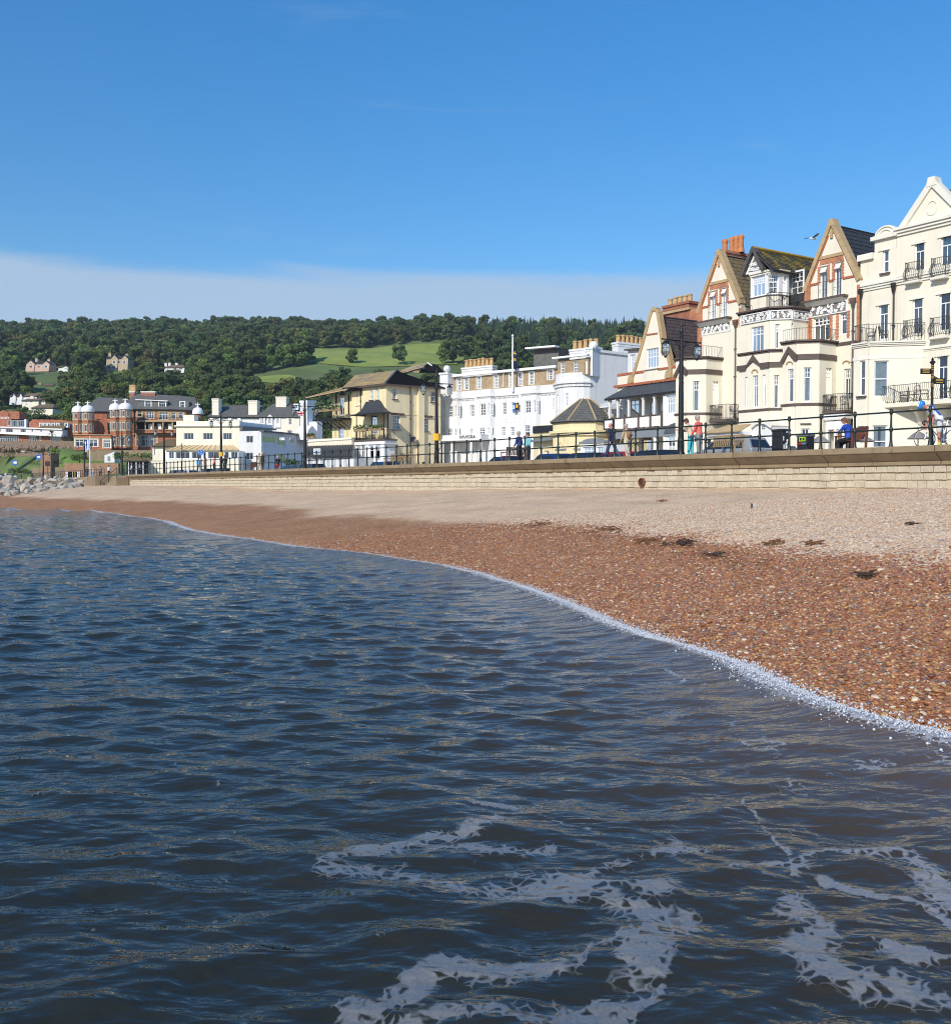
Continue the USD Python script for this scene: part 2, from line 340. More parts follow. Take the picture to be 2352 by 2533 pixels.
M["bark"] = mat("bark", (0.09, 0.072, 0.055), 0.9, 0.2, 4)
M["palebark"] = mat("pale_bark", (0.26, 0.23, 0.19), 0.9, 0.2, 4)
_solid = {}
def solid(name,col,rough=0.7,**k):
 if name not in _solid: _solid[name] = mat(name, col, rough, k.pop("var", 0.08), k.pop("scale", 6.0), **k)
 return _solid[name]
# ---------------------------------------------------------------- sea, beach, ground, hill
def primvar(mesh,name,arr):
 UsdGeom.PrimvarsAPI(mesh).CreatePrimvar(name, Sdf.ValueTypeNames.FloatArray, "vertex").Set(Vt.FloatArray.FromNumpy(np.asarray(arr, np.float32)))
def gridf(nr,nc):
 i, j = np.meshgrid(np.arange(nr - 1), np.arange(nc - 1), indexing="ij")
 a = (i * nc + j).ravel()
 return np.stack([a,a + 1,a + nc + 1,a + nc],1)
SHORE_PX = [(0,1257),(229,1264),(420,1292),(496,1317),(611,1336),(764,1359),(942,1378),(1145,1410),(1324,1457),(1425,1495),(1553,1546),(1705,1591),(1858,1642),(1985,1712),(2100,1763),(2227,1801),(2352,1833)]
_sp = np.array([on_z(x,y,0.03)[:2] for x,y in SHORE_PX])
_ss,_smm = (_sp - WALL0) @ WD,(_sp - WALL0) @ WN
_o = np.argsort(_ss); _ss,_smm = _ss[_o],_smm[_o]
def shore_m(s):
 return np.interp(s,np.r_[-60,_ss,140,220],np.r_[_smm[0] - 4,_smm,_smm[-1] - 2,_smm[-1] - 6])
from scipy.interpolate import PchipInterpolator
_prof = PchipInterpolator([-60,-20,-2,0,1.5,5.6,9,14,20,30],[-4,-2.2,-0.33,0.0,0.24,0.80,1.12,1.55,1.95,2.1])
def beach_z(p):
 """Height of the shingle at plan points p (n, 2), and the distance inland of the waterline."""
 s,m = (p - WALL0) @ WD,(p - WALL0) @ WN
 t = m - shore_m(s)
 q = np.c_[p,np.zeros(len(p))]
 return _prof(np.clip(t,-59,29)) + (meshkit.fbm(q * 0.35,3,3) - 0.5) * 0.16 * np.clip(t / 3,0,1) + (meshkit.fbm(q * 1.7,3,5) - 0.5) * 0.06,t
# -- beach
S_, M_ = np.meshgrid(np.r_[np.arange(-40, 45, 0.3), np.arange(45, 262, 1.0)], np.r_[np.arange(-75, -32, 3.0), np.arange(-32, 0.3, 0.22)], indexing="ij")
_p = WALL0 + S_.ravel()[:,None] * WD + M_.ravel()[:,None] * WN
_z,_t = beach_z(_p)
_q = np.c_[_p,np.zeros(len(_p))]
def wetness(p,t):
 q = np.c_[p,np.zeros(len(p))]
 edge = 5.3 + (meshkit.fbm(q * 0.28,4,11) - 0.5) * 2.4 + (meshkit.fbm(q * 1.6,3,12) - 0.5) * 0.9
 return 1 / (1 + np.exp((t - edge) / 0.28))
beach_mat = usdkit.material(stage, L("shingle_beach"), {
 "g": ("geometry", {}), "w": ("attribute", {"attribute": "wet"}),
 "mp": ("mapping", {"scale": (1.0, 1.0, 0.2)}),
 "v": ("voronoi_texture", {"scale": 27.0}), "s": ("separate_color", {}),
 "rw": ("rgb_ramp", {"ramp": [(0, (0.16, 0.06, 0.028)), (0.25, (0.29, 0.118, 0.047)), (0.55, (0.39, 0.172, 0.062)), (0.74, (0.48, 0.27, 0.10)), (0.88, (0.13, 0.105, 0.085)), (0.95, (0.45, 0.36, 0.26)), (1, (0.62, 0.55, 0.45))]}),
 "rd": ("rgb_ramp", {"ramp": [(0, (0.38, 0.235, 0.14)), (0.3, (0.60, 0.395, 0.235)), (0.6, (0.70, 0.50, 0.305)), (0.8, (0.57, 0.46, 0.33)), (0.93, (0.62, 0.52, 0.42)), (1, (0.72, 0.66, 0.58))]}),
 "nz": ("noise_texture", {"scale": 0.6, "detail": 4.0}), "mr": ("map_range", {"from_min": 0.3, "from_max": 0.7, "to_min": 0.86, "to_max": 1.12}),
 "mx": ("mix_color", {}), "hs": ("hsv", {}), "rr": ("map_range", {"to_min": 0.9, "to_max": 0.62}),
 "b": ("bump", {"invert": True, "strength": 0.8, "distance": 0.012}), "p": ("principled_bsdf", {"specular_ior_level": 0.1})},
 [("g.position", "mp.vector"), ("mp.vector", "v.vector"), ("v.color", "s.color"), ("s.r", "rw.fac"), ("s.r", "rd.fac"), ("w.fac", "mx.fac"), ("rd.color", "mx.a"), ("rw.color", "mx.b"),
  ("g.position", "nz.vector"), ("nz.fac", "mr.value"), ("mr.result", "hs.value"), ("mx.result", "hs.color"), ("hs.color", "p.base_color"), ("w.fac", "rr.value"), ("rr.result", "p.roughness"), ("v.distance", "b.height"), ("b.normal", "p.normal")], surface="p.BSDF")
beach = solo("beach", (np.c_[_p, _z], gridf(*S_.shape)), beach_mat, kind="structure", smooth=True)
primvar(beach, "wet", wetness(_p, _t))
# -- loose pebbles near the camera
def pebble(seed):
 r = np.random.default_rng(seed)
 t = trimesh.creation.icosphere(1,1.0)
 v = np.array(t.vertices)
 v *= (1 + 0.22 * (meshkit.noise(v * 1.3 + seed * 9.1,seed)[:,None] - 0.5))
 v *= np.array([1.0,r.uniform(0.62,0.95),r.uniform(0.36,0.6)])
 return v,np.array(t.faces)
WET = [(0.17,0.062,0.032),(0.27,0.105,0.048),(0.34,0.135,0.056),(0.40,0.18,0.07),(0.46,0.27,0.10),(0.27,0.20,0.14),(0.62,0.50,0.36),(0.14,0.115,0.105)]
DRY = [(0.39,0.26,0.18),(0.49,0.345,0.235),(0.56,0.415,0.285),(0.59,0.47,0.33),(0.43,0.38,0.31),(0.62,0.54,0.45),(0.31,0.27,0.25)]
WET_W,DRY_W = [.15,.2,.2,.15,.1,.08,.07,.05],[.18,.22,.22,.14,.1,.07,.07]
def quat(n):
 a = RNG.uniform(0,2 * PI,n); tilt = RNG.normal(0,0.22,(n,2))
 q = np.c_[np.cos(a / 2),tilt[:,0] / 2,tilt[:,1] / 2,np.sin(a / 2)]
 return q / np.linalg.norm(q,axis=1,keepdims=True)
def instancer(path,pos,protos,idx,scale,orient):
 """protos: (mesh, material, smooth)."""
 pi = UsdGeom.PointInstancer.Define(stage,path)
 rel = pi.CreatePrototypesRel()
 for k,(me,mt,smo) in enumerate(protos):
  pp = "%s/piece_%03d" % (path, k + 1)
  usdkit.mesh(stage,pp,me,mt,smo)
  rel.AddTarget(pp)
 pi.CreateProtoIndicesAttr(Vt.IntArray.FromNumpy(np.asarray(idx,np.int32)))
 pi.CreatePositionsAttr(Vt.Vec3fArray.FromNumpy(np.asarray(pos,np.float32)))
 pi.CreateScalesAttr(Vt.Vec3fArray.FromNumpy(np.ascontiguousarray(np.broadcast_to(np.asarray(scale,np.float32).reshape(len(pos),-1),(len(pos),3)))))
 pi.CreateOrientationsAttr(Vt.QuathArray([Gf.Quath(float(a),float(b),float(c),float(d)) for a,b,c,d in orient]))
 return pi
N_TRY = 620000
_Y = 6.0 + 26.0 * RNG.random(N_TRY) ** 1.6
_X = (RNG.random(N_TRY) * 0.80 - 0.28) * _Y
_pp = np.c_[_X,_Y]
_zz,_tt = beach_z(_pp)
_dens = 0.62 * _Y ** -0.375 / 0.4
_keep = (_tt > -0.25) & (_X / _Y < 0.52)
# even density: sampling density ~ 1/(Y * dY); thin the near part out
_sd = 1.0 / (_Y * np.maximum(((_Y - 6) / 26),1e-4) ** 0.375)
_acc = np.minimum(1.0,np.minimum(0.055,0.055 * (15 / _Y) ** 1.5) / _sd * 1.0)
_keep &= RNG.random(N_TRY) < np.clip(_acc,0,1)
_pp,_zz,_tt = _pp[_keep],_zz[_keep],_tt[_keep]
_w = wetness(_pp,_tt) > RNG.random(len(_pp))
PEB_COUNT = len(_pp)
_rr = np.exp(RNG.normal(math.log(0.0165),0.33,PEB_COUNT)) * np.where(_tt > 4.5,1.2,1.0)
_pos = np.c_[_pp,_zz + _rr * 0.25]
for nm, sel, cols, wts, rough in (("wet_pebbles", _w, WET, WET_W, 0.38), ("dry_pebbles", ~_w, DRY, DRY_W, 0.85)):
 pm = [(pebble(20 + k), mat("%s_%d" % (nm, k), c, rough, 0.25, 25.0), True) for k, c in enumerate(cols)]
 n = int(sel.sum())
 ii = RNG.choice(len(cols),n,p=wts)
 ip = instancer("/World/" + nm, _pos[sel], pm, ii, _rr[sel], quat(n))
 tag(ip.GetPrim(), "wet reddish brown pebbles lying loose along the waterline" if nm[0] == "w" else "dry pale pinkish pebbles lying loose on the upper beach", "pebbles", kind="stuff")
# -- sea
_az = np.radians(np.r_[np.linspace(-180,-31,40)[:-1],np.linspace(-31,31,620),np.linspace(31,180,40)[1:]])
_r = np.r_[np.geomspace(0.8,2.4,20)[:-1],np.geomspace(2.4,70,900),np.geomspace(70,9000,60)[1:]]
R_, A_ = np.meshgrid(_r, _az, indexing="ij")
_p = np.c_[(R_ * np.sin(A_)).ravel(),(R_ * np.cos(A_)).ravel()]
_s,_m = (_p - WALL0) @ WD,(_p - WALL0) @ WN
_t = _m - shore_m(_s)
_cell = np.maximum(np.gradient(_r)[:,None] * np.ones_like(A_),0.003).ravel()
wr = np.random.default_rng(5)
_dz = np.zeros(len(_p)); _dx = np.zeros((len(_p),2))
_calm = np.clip(-_t / 2.5,0.25,1.0)
_gust = 0.55 + 0.9 * meshkit.fbm(np.c_[_p * np.array([0.22,0.35]),np.zeros(len(_p))],3,21)
near = R_.ravel() < 400
for i in range(72):
 lam = 0.07 * (1.0 / 0.07) ** ((i + wr.random()) / 64)
 th = wr.normal(0.12,0.5)
 d = np.array([math.sin(th),math.cos(th)]); k = 2 * PI / lam
 amp = 0.0042 * lam ** 0.92 * (1.25 if 0.25 < lam < 0.65 else 0.8)
 ph = wr.uniform(0,2 * PI)
 x = _p[near] @ d * k + ph
 a = amp * np.clip((lam / _cell[near] - 2.2) / 2,0,1) * (_calm * _gust)[near]
 _dz[near] += a * np.cos(x)
 _dx[near] -= (1.0 * a * np.sin(x))[:,None] * d
# the little swash wave that is about to run up the shingle
_q3 = np.c_[_p,np.zeros(len(_p))]
_wob = (meshkit.fbm(_q3 * 0.45,3,31) - 0.5) * 0.9
def swash(t,q,wob):
 u = t + wob * 0.5
 h = 0.05 * np.exp(-((t + 0.45 + wob * 0.5) / 0.30) ** 2) * (0.6 + 0.8 * meshkit.fbm(q * 0.5,2,33))
 return h + 0.125 * np.clip((u + 2.5) / 1.9,0,1) ** 1.3 * np.clip(-(u + 0.05) / 0.55,0,1) * (0.6 + 0.8 * meshkit.fbm(q * 0.4,2,34))
_swash = swash(_t,_q3,_wob)
_dz += np.where(near,_swash,0)
# foam: floating patches in the foreground, lace behind the swash, froth at the edge
OV = 2352 / 1848
FOAM = [([(612,1702),(632,1668),(720,1645),(850,1622),(960,1600),(1050,1584)],0.045),
  ([(615,1700),(700,1707),(800,1703),(900,1716),(1000,1708),(1110,1716),(1250,1722),(1300,1716)],0.08),
  ([(1010,1712),(1130,1742),(1230,1772),(1312,1788),(1300,1812),(1262,1850),(1235,1880)],0.085),
  ([(1100,1715),(1180,1680),(1260,1655),(1330,1648)],0.06),([(860,1640),(960,1648),(1060,1650)],0.05),
  ([(1848,1760),(1820,1700),(1770,1668),(1690,1655)],0.10),([(1690,1655),(1600,1668),(1480,1678),(1420,1686)],0.035),
  ([(1540,1758),(1590,1790),(1650,1822),(1600,1840),(1568,1866),(1590,1898),(1690,1922),(1848,1946)],0.065),
  ([(1600,1850),(1580,1880),(1650,1905)],0.06),([(1640,1820),(1740,1850),(1848,1870)],0.035),([(1620,1710),(1720,1740),(1848,1790)],0.03),
  ([(668,1985),(700,1958),(790,1925),(800,1898),(860,1872),(960,1888),(1050,1876),(1110,1858)],0.05),
  ([(1110,1858),(1180,1838),(1240,1822),(1300,1806)],0.02),([(740,1990),(860,1978),(1000,1966),(1120,1972),(1215,1966)],0.03),
  ([(1235,1880),(1270,1910),(1240,1945),(1110,1958)],0.02),([(1450,1560),(1520,1640),(1560,1700)],0.015),([(930,1560),(1040,1585),(1150,1612)],0.02)]
foam = np.zeros(len(_p))
fz = (R_.ravel() < 11) & (np.abs(A_.ravel()) < 0.55)
P3 = _q3[fz]
warp = np.stack([meshkit.fbm(P3 * 3.1,4,41) - 0.5,meshkit.fbm(P3 * 3.1,4,42) - 0.5],1) * 0.34
Pw = P3[:,:2] + warp * np.array([0.6,1.0])
best = np.full(len(Pw),-9.0)
for pts,w in FOAM:
 W = np.array([on_z(x * OV,y * OV,0)[:2] for x,y in pts])
 dmin = np.full(len(Pw),1e9)
 for a,b in zip(W[:-1],W[1:]):
  ab = b - a
  h = np.clip(((Pw - a) @ ab) / (ab @ ab),0,1)
  dmin = np.minimum(dmin,np.linalg.norm((Pw - a - h[:,None] * ab) * np.array([1.15,0.8]),axis=1))
 best = np.maximum(best,1 - dmin / w / 2.6)
holes = meshkit.fbm(P3 * np.array([16.0,11.0,1]),3,44)
big = meshkit.fbm(P3 * 2.3,3,45)
mid_ = meshkit.fbm(P3 * np.array([7.0,6.0,1]),3,46)
foam[fz] = np.clip((best + (big - 0.5) * 1.3 + (mid_ - 0.5) * 0.9 - 0.27) * 1.1,0,1)
flk = meshkit.fbm(P3 * np.array([7.0,4.5,1]),3,47)
foam[fz] = np.maximum(foam[fz],np.clip((flk - 0.83) * 10,0,0.35) * (P3[:,1] < 7))
lace = meshkit.fbm(_q3 * np.array([2.4,2.4,1]),4,51)
ridged = 1 - np.abs(meshkit.fbm(_q3 * 3.3,3,52) - 0.5) * 2
nr = R_.ravel() < 95
edge = np.where(nr,np.clip(1 - np.abs(_t + 0.16 + _wob * 0.25) / 0.5,0,1) * np.clip(lace * 3.4 - 0.6,0,1) * 2.4,0)
trail = np.where(nr,np.clip(1 - np.abs(_t + 1.7 + _wob * 2.0) / 1.3,0,1) * np.clip((ridged - 0.86) * 7,0,1) * np.clip(lace * 4 - 1.9,0,1) * 0.8,0)
foam = np.clip(np.maximum(np.maximum(foam,edge),trail),0,1)
_dd = np.clip(-_t + _wob * 0.8,0,99)
shallow = np.where(nr,0.85 * np.exp(-_dd / 1.6) + 0.04 * np.exp(-_dd / 5),0)
_dz += foam * 0.008
_v = np.c_[_p + _dx,_dz]
_f = gridf(*R_.shape)
sea_mat = usdkit.material(stage, L("sea_water"), {
 "g": ("geometry", {}), "fo": ("attribute", {"attribute": "foam"}), "sh": ("attribute", {"attribute": "shallow"}),
 "mp": ("mapping", {"scale": (1.0, 1.7, 1.0)}), "mp2": ("mapping", {"scale": (0.55, 1.5, 1.0), "rotation": (0, 0, 0.25)}),
 "n1": ("noise_texture", {"scale": 11.0, "detail": 2.0, "roughness": 0.5}), "n2": ("noise_texture", {"scale": 2.6, "detail": 3.0, "roughness": 0.5, "distortion": 0.4}),
 "ad": ("math", {"math_type": "multiply_add", "value2": 0.12}),
 "b": ("bump", {"strength": 1.0, "distance": 0.045}),
 "c1": ("mix_color", {"a": (0.017, 0.021, 0.018), "b": (0.15, 0.098, 0.066)}),
 "vn": ("noise_texture", {"scale": 5.0, "detail": 3.0}), "vs": ("vector_math", {"math_type": "multiply_add", "vector2": (0.22, 0.22, 0.0)}), "vf": ("voronoi_texture", {"feature": "distance_to_edge", "scale": 15.0}),
 "lf": ("math", {"math_type": "multiply_add", "value2": -2.1}), "l2": ("math", {"math_type": "multiply", "use_clamp": True, "value2": 3.2}), "so": ("map_range", {"to_min": 0.22, "to_max": 0.66}), "l3": ("math", {"math_type": "multiply"}),
 "nf": ("noise_texture", {"scale": 60.0, "detail": 3.0}), "fm": ("map_range", {"from_min": 0.3, "from_max": 0.7, "to_min": 0.75, "to_max": 1.05}), "fc": ("hsv", {"color": (0.60, 0.64, 0.70)}),
 "c2": ("mix_color", {}), "sr": ("math", {"math_type": "multiply_add", "value2": 0.16}), "rr": ("map_range", {"to_min": 0.02, "to_max": 0.6}), "p": ("principled_bsdf", {"ior": 1.333})},
 [("g.position", "mp.vector"), ("mp.vector", "n1.vector"), ("g.position", "mp2.vector"), ("mp2.vector", "n2.vector"), ("n1.fac", "ad.value1"), ("n2.fac", "ad.value3"), ("ad.value", "b.height"),
  ("sh.fac", "c1.fac"), ("g.position", "vn.vector"), ("vn.color", "vs.vector1"), ("g.position", "vs.vector3"), ("vs.vector", "vf.vector"), ("vf.distance", "lf.value1"), ("fo.fac", "lf.value3"), ("lf.value", "l2.value1"), ("l2.value", "l3.value1"), ("sh.fac", "so.value"), ("so.result", "l3.value2"), ("l3.value", "c2.fac"), ("c1.result", "c2.a"), ("g.position", "nf.vector"), ("nf.fac", "fm.value"), ("fm.result", "fc.value"), ("fc.color", "c2.b"), ("c2.result", "p.base_color"), ("l3.value", "rr.value"), ("sh.fac", "sr.value1"), ("rr.result", "sr.value3"), ("sr.value", "p.roughness"), ("b.normal", "p.normal")], surface="p.BSDF")
sea = solo("sea", (_v, _f[:, ::-1]), sea_mat, kind="structure", smooth=True)
primvar(sea, "foam", foam); primvar(sea, "shallow", shallow)
# -- froth and splashes along the swash line
NF = 150000
_fs = -18 + 75 * RNG.random(NF) ** 2.1
_off = RNG.normal(0.0,1.0,NF)
_fp = WALL0 + _fs[:,None] * WD + (shore_m(_fs))[:,None] * WN
_fw = (meshkit.fbm(np.c_[_fp,np.zeros(NF)] * 0.45,3,31) - 0.5) * 0.9
_fp = _fp + ((-0.13 - _fw * 0.25) + np.where(_off > 0,0.06,0.20) * _off)[:,None] * WN
_fl = meshkit.fbm(np.c_[_fp,np.zeros(NF)] * 2.4,4,51)
_k = _fl * 1.5 > RNG.random(NF) * 0.9 + 0.1
_fp,_off = _fp[_k],_off[_k]
_fq = np.c_[_fp,np.zeros(len(_fp))]
_fbz,_ft = beach_z(_fp)
_fbz = np.maximum(_fbz,swash(_ft,_fq,(meshkit.fbm(_fq * 0.45,3,31) - 0.5) * 0.9))
_size = np.minimum(np.exp(RNG.normal(math.log(0.0054),0.45,len(_fp))),0.012)
_fz = _fbz + np.abs(RNG.normal(0,0.016,len(_fp))) + np.where(RNG.random(len(_fp)) < 0.06,RNG.random(len(_fp)) * 0.09,0)
froth_mat = usdkit.material(stage, L("froth"), {"p": ("principled_bsdf", {"base_color": (0.53, 0.55, 0.585), "roughness": 0.25, "subsurface_weight": 0.0})}, surface="p.BSDF")
_ic = trimesh.creation.icosphere(1,1.0)
ip = instancer("/World/swash_froth", np.c_[_fp, _fz], [((np.array(_ic.vertices), np.array(_ic.faces)), froth_mat, True)], np.zeros(len(_fp)), _size, quat(len(_fp)))
tag(ip.GetPrim(), "white froth and spray where the little waves break on the shingle", "foam", kind="stuff")
# -- ground behind the wall
PROM_Z,ROAD_Z = 3.25,2.5
WALL_S0,WALL_S1 = -14.0,s_at(321,0)
def strip(name,m0,m1,z,material,s0=-40,s1=150,thick=0.4):
 pts = [np.r_[sm(a,b),z] for a,b in ((s0,m0),(s0,m1),(s1,m1),(s1,m0))]
 b = MB(); b.slab(pts,thick)
 return solo(name, b, material, kind="structure")
strip("promenade", 0.62, 5.6, PROM_Z, M["promenade"], s1=240)
strip("kerb", 5.604, 5.75, PROM_Z - 0.02, M["concrete"])
strip("road", 5.754, 13.5, ROAD_Z, M["asphalt"])
strip("pavement", 13.504, 60.0, ROAD_Z + 0.12, M["promenade"])
_rowY = PchipInterpolator([100,150,200,222,250,262,290,312,335,430,620,800,1050,1300],[1190,1180,1174,1160,1119,1109,1104,1100,1085,1012,905,858,820,830])
RIDGE_X = [-1200,-300,0,50,110,140,170,260,350,560,700,770,800,870,1000,1180,1590,1900,3500]
RIDGE_DY = [16,20,24,19,12,28,22,17,16,12,12,18,22,14,12,9,7,4,0]
def land_z(px,Y):
 """Height of the land at sight column px, distance Y."""
 Yc = np.clip(Y,100,1300)
 row = _rowY(Yc) + np.interp(px,RIDGE_X,RIDGE_DY) * np.clip((Yc - 700) / 350,0,1)
 z = 2.0 + (HORIZON - row) / FPX * Yc
 k = (np.asarray(px) - CX) / FPX
 q = np.stack([k * Yc,Yc + 0 * k,0 * k + 0 * Yc],-1)
 z = z + (meshkit.fbm(q * 0.011,3,61) - 0.5) * 18 * np.clip((Yc - 330) / 300,0,1)
 # the right-hand part stays level town ground farther back
 flat = np.clip((np.asarray(px) - 420) / 260,0,1) * np.clip((330 - Yc) / 60,0,1)
 z = z * (1 - flat) + np.minimum(z,2.4) * flat
 m = (q[...,0] - WALL0[0]) * WN[0] + (q[...,1] - WALL0[1]) * WN[1]
 r = np.clip((m - 6) / 10,0,1)
 return np.where(m < 0.4,np.minimum(z,-1.0),np.minimum(z,2.4) * (1 - r) + z * r)
def land_pt(px,Y):
 k = (px - CX) / FPX
 return np.array([k * Y,Y,float(land_z(np.array(float(px)),np.array(float(Y))))])
_Yg = np.r_[np.arange(118,260,4.0),np.arange(260,1300,9.0),np.geomspace(1300,5000,8)]
_Pg = np.arange(-2200,4600,25.0)
YG, PG = np.meshgrid(_Yg, _Pg, indexing="ij")
_zg = land_z(PG,YG)
hill_mat = mat("hillside_scrub", (0.10, 0.145, 0.035), 0.9, 0.3, 0.05, col2=(0.10, 0.12, 0.04), patch=(0.45, 0.7))
solo("hillside", (np.c_[((PG - CX) / FPX * YG).ravel(), YG.ravel(), _zg.ravel()], gridf(*YG.shape)), hill_mat, kind="structure", smooth=True)
# the pasture on the hill and the lawn beside the promenade lie on the land as sheets of their own
grass_mat = mat("pasture_grass", (0.20, 0.255, 0.042), 0.9, 0.18, 0.06, col2=(0.25, 0.265, 0.06), patch=(0.45, 0.75))
lawn_mat = mat("lawn_grass", (0.11, 0.19, 0.025), 0.9, 0.15, 0.3, col2=(0.15, 0.15, 0.05), patch=(0.5, 0.75))
def sheet(name,px_poly,material,lift,nx=60,ny=24):
 """px_poly: rows (Y, px0, px1)."""
 Ys = np.array([r[0] for r in px_poly],float)
 yy = np.linspace(Ys[0],Ys[-1],ny)
 a,b = np.interp(yy,Ys,[r[1] for r in px_poly]),np.interp(yy,Ys,[r[2] for r in px_poly])
 u = np.linspace(0,1,nx)
 PX = a[:,None] + (b - a)[:,None] * u
 YY = yy[:,None] + 0 * PX
 z = land_z(PX,YY) + lift
 return solo(name, (np.c_[((PX - CX) / FPX * YY).ravel(), YY.ravel(), z.ravel()], gridf(ny, nx)), material, kind="structure", smooth=True)
FIELD = [(590,820,1130),(640,600,1150),(680,585,1175),(740,620,1195),(790,700,1190)]
sheet("pasture", FIELD, grass_mat, 0.5)
FIELD2 = [(515,740,800),(540,620,760),(560,600,720)]
sheet("lower_pasture", FIELD2, grass_mat, 0.5, 20, 8)
sheet("lawn", [(222, 60, 330), (236, -60, 300), (251, -400, 240)], lawn_mat, 0.06, 60, 16)
# ---------------------------------------------------------------- how a building front is put together
CROPS = {0: (0,0,1.0),1: (0,780,4.326),2: (400,780,4.326),3: (760,820,4.863),4: (1060,800,4.017),5: (1420,740,4.325),
   6: (1680,560,5.435),7: (1680,840,5.435),8: (1980,420,4.739),9: (1980,800,4.968)}
def full(c,x,y):
 ox,oy,k = CROPS[c]
 return ox + x / k,oy + y / k
wrng = np.random.default_rng(99)
CURTAINS = ["net", "net", "creamcurtain", "dark", "bluedark", "bluedark", "net"]
class Front:
 """One upright plane of a building: plan point P, level direction u (to the right in the picture), outward normal n."""
 def __init__(s,b,P,u,ground=ROAD_Z + 0.1,crop=0):
  s.b,s.P0 = b,np.array([P[0],P[1],0.0])
  u = np.array([float(u[0]),float(u[1]),0.0]); u /= np.linalg.norm(u)
  if u[0] < 0: u = -u
  s.u = u
  n = np.array([u[1],-u[0],0.0])
  if n @ (EYE - s.P0) < 0: n = -n
  s.n,s.ground,s.c = n,ground,crop
  s.walls,s.holes,s.src = [],[],None
 @staticmethod
 def par(b,m,**k): return Front(b,sm(0,m),WD,**k)
 def at(s,c): s.c = c; return s
 def q(s,x,y):
  if s.src is not None: return s.src.at(s.c).q(x,y)
  px,py = full(s.c,x,y)
  d = ray(px,py)
  t = ((s.P0 - EYE) @ s.n) / (d @ s.n)
  p = EYE + d * t
  return float((p - s.P0) @ s.u),float(p[2])
 def w(s,u,z,n=0.0): return s.P0 + s.u * u + s.n * n + np.array([0,0,z])
 def pts(s,pts):
  out = []
  for p in pts:
   if p[1] is None: out.append((s.q(p[0],1150 if s.c == 0 else (1150 - CROPS[s.c][1]) * CROPS[s.c][2])[0],s.ground))
   else: out.append(s.q(*p))
  return out
 def plan(s,x,n=0.0):
  u = s.pts([(x,None)])[0][0]
  return (s.w(u,0,n))[:2]
 # -- masses
 def wall(s, mt, pts, t=0.3, depth=8.0, name="wall"):
  s.walls.append((mt,Polygon(s.pts(pts) if not isinstance(pts,Polygon) else pts.exterior.coords).buffer(0),t,depth,name))
 def done(s):
  hol = unary_union(s.holes) if s.holes else None
  for mt,pg,t,depth,name in s.walls:
   mb = MB()
   front = pg.difference(hol) if hol is not None else pg
   mb.prism(front,s.P0,s.u,[0,0,1],s.n,-t,0.0)
   if depth > t + 0.05: mb.prism(pg.buffer(-0.004),s.P0,s.u,[0,0,1],s.n,-depth,-t - 0.004)
   part(name,s.b,mb,M[mt])
 def plate(s,mt,pts,n0,n1,name,parent=None,raw=False):
  pg = Polygon(pts if raw else s.pts(pts)).buffer(0)
  return part(name,parent or s.b,MB().prism(pg,s.P0,s.u,[0,0,1],s.n,n0,n1),M[mt])
 def band(s, mt, line, proud=0.12, name="string_course", n0=0.0, ends=0.0):
  """line: (x, y top, y bottom) from left to right."""
  up,lo = [(a,b) for a,b,c in line],[(a,c) for a,b,c in line][::-1]
  return s.plate(mt,up + lo,n0 - 0.02,n0 + proud,name)
 def rect(s,x0,y0,x1,y1):
  xm,ym = (x0 + x1) / 2,(y0 + y1) / 2
  return s.q(x0,ym)[0],s.q(xm,y1)[1],s.q(x1,ym)[0],s.q(xm,y0)[1]
 # -- windows
 def win(s, x0, y0, x1, y1, sec=((0.5, 1, 2), (0.5, 1, 2)), cur=None, bar=0.035, edge=0.075, sill=None, surround=None, sur=0.11, mt="frame", rec=0.10, name="window", hood=None, raw=None, ajar=False):
  u0,z0,u1,z1 = raw if raw is not None else s.rect(x0,y0,x1,y1)
  outer = sbox(u0,z0,u1,z1)
  s.holes.append(outer)
  cells,W,H,panes = [],u1 - u0,z1 - z0,[]
  zt = z1 - edge
  usable = H - 2 * edge - (len(sec) - 1) * edge * 0.8
  for i,(fr,r,c) in enumerate(sec):
   h = usable * fr; zb = zt - h
   panes.append((u0 + edge * 0.6,zb - 0.01,u1 - edge * 0.6,zt + 0.01))
   cw,ch = (W - 2 * edge - (c - 1) * bar) / c,(h - (r - 1) * bar) / r
   for a in range(c):
    for e in range(r):
     cells.append(sbox(u0 + edge + a * (cw + bar),zb + e * (ch + bar),u0 + edge + a * (cw + bar) + cw,zb + e * (ch + bar) + ch))
   zt = zb - edge * 0.8
  fm = MB().prism(outer.difference(unary_union(cells)),s.P0,s.u,[0,0,1],s.n,-rec - 0.05,-rec)
  w = part(name,s.b,fm,M[mt])
  for a,b0,c,d in panes:
   part("pane", w, MB().box(s.w((a + c) / 2, (b0 + d) / 2, -rec - 0.03), (c - a, 0.008, d - b0), [s.u, s.n, [0, 0, 1]]), M["glass"])
  cur = cur or CURTAINS[wrng.integers(len(CURTAINS))]
  dz = H * 0.02
  if cur in ("net", "creamcurtain") and wrng.random() < 0.6 and W > 0.5:
   # two drawn halves with a dark gap between
   g = W * wrng.uniform(0.12,0.34)
   mb = MB()
   for a,c in ((u0,(u0 + u1 - g) / 2),((u0 + u1 + g) / 2,u1)): mb.box(s.w((a + c) / 2,(z0 + z1) / 2,-rec - 0.10),(c - a,0.02,H),[s.u,s.n,[0,0,1]])
   part("curtain", w, mb, M[cur])
  elif cur in ("net", "creamcurtain"):
   part("curtain", w, MB().box(s.w((u0 + u1) / 2, (z0 + z1) / 2, -rec - 0.10), (W, 0.02, H), [s.u, s.n, [0, 0, 1]]), M[cur])
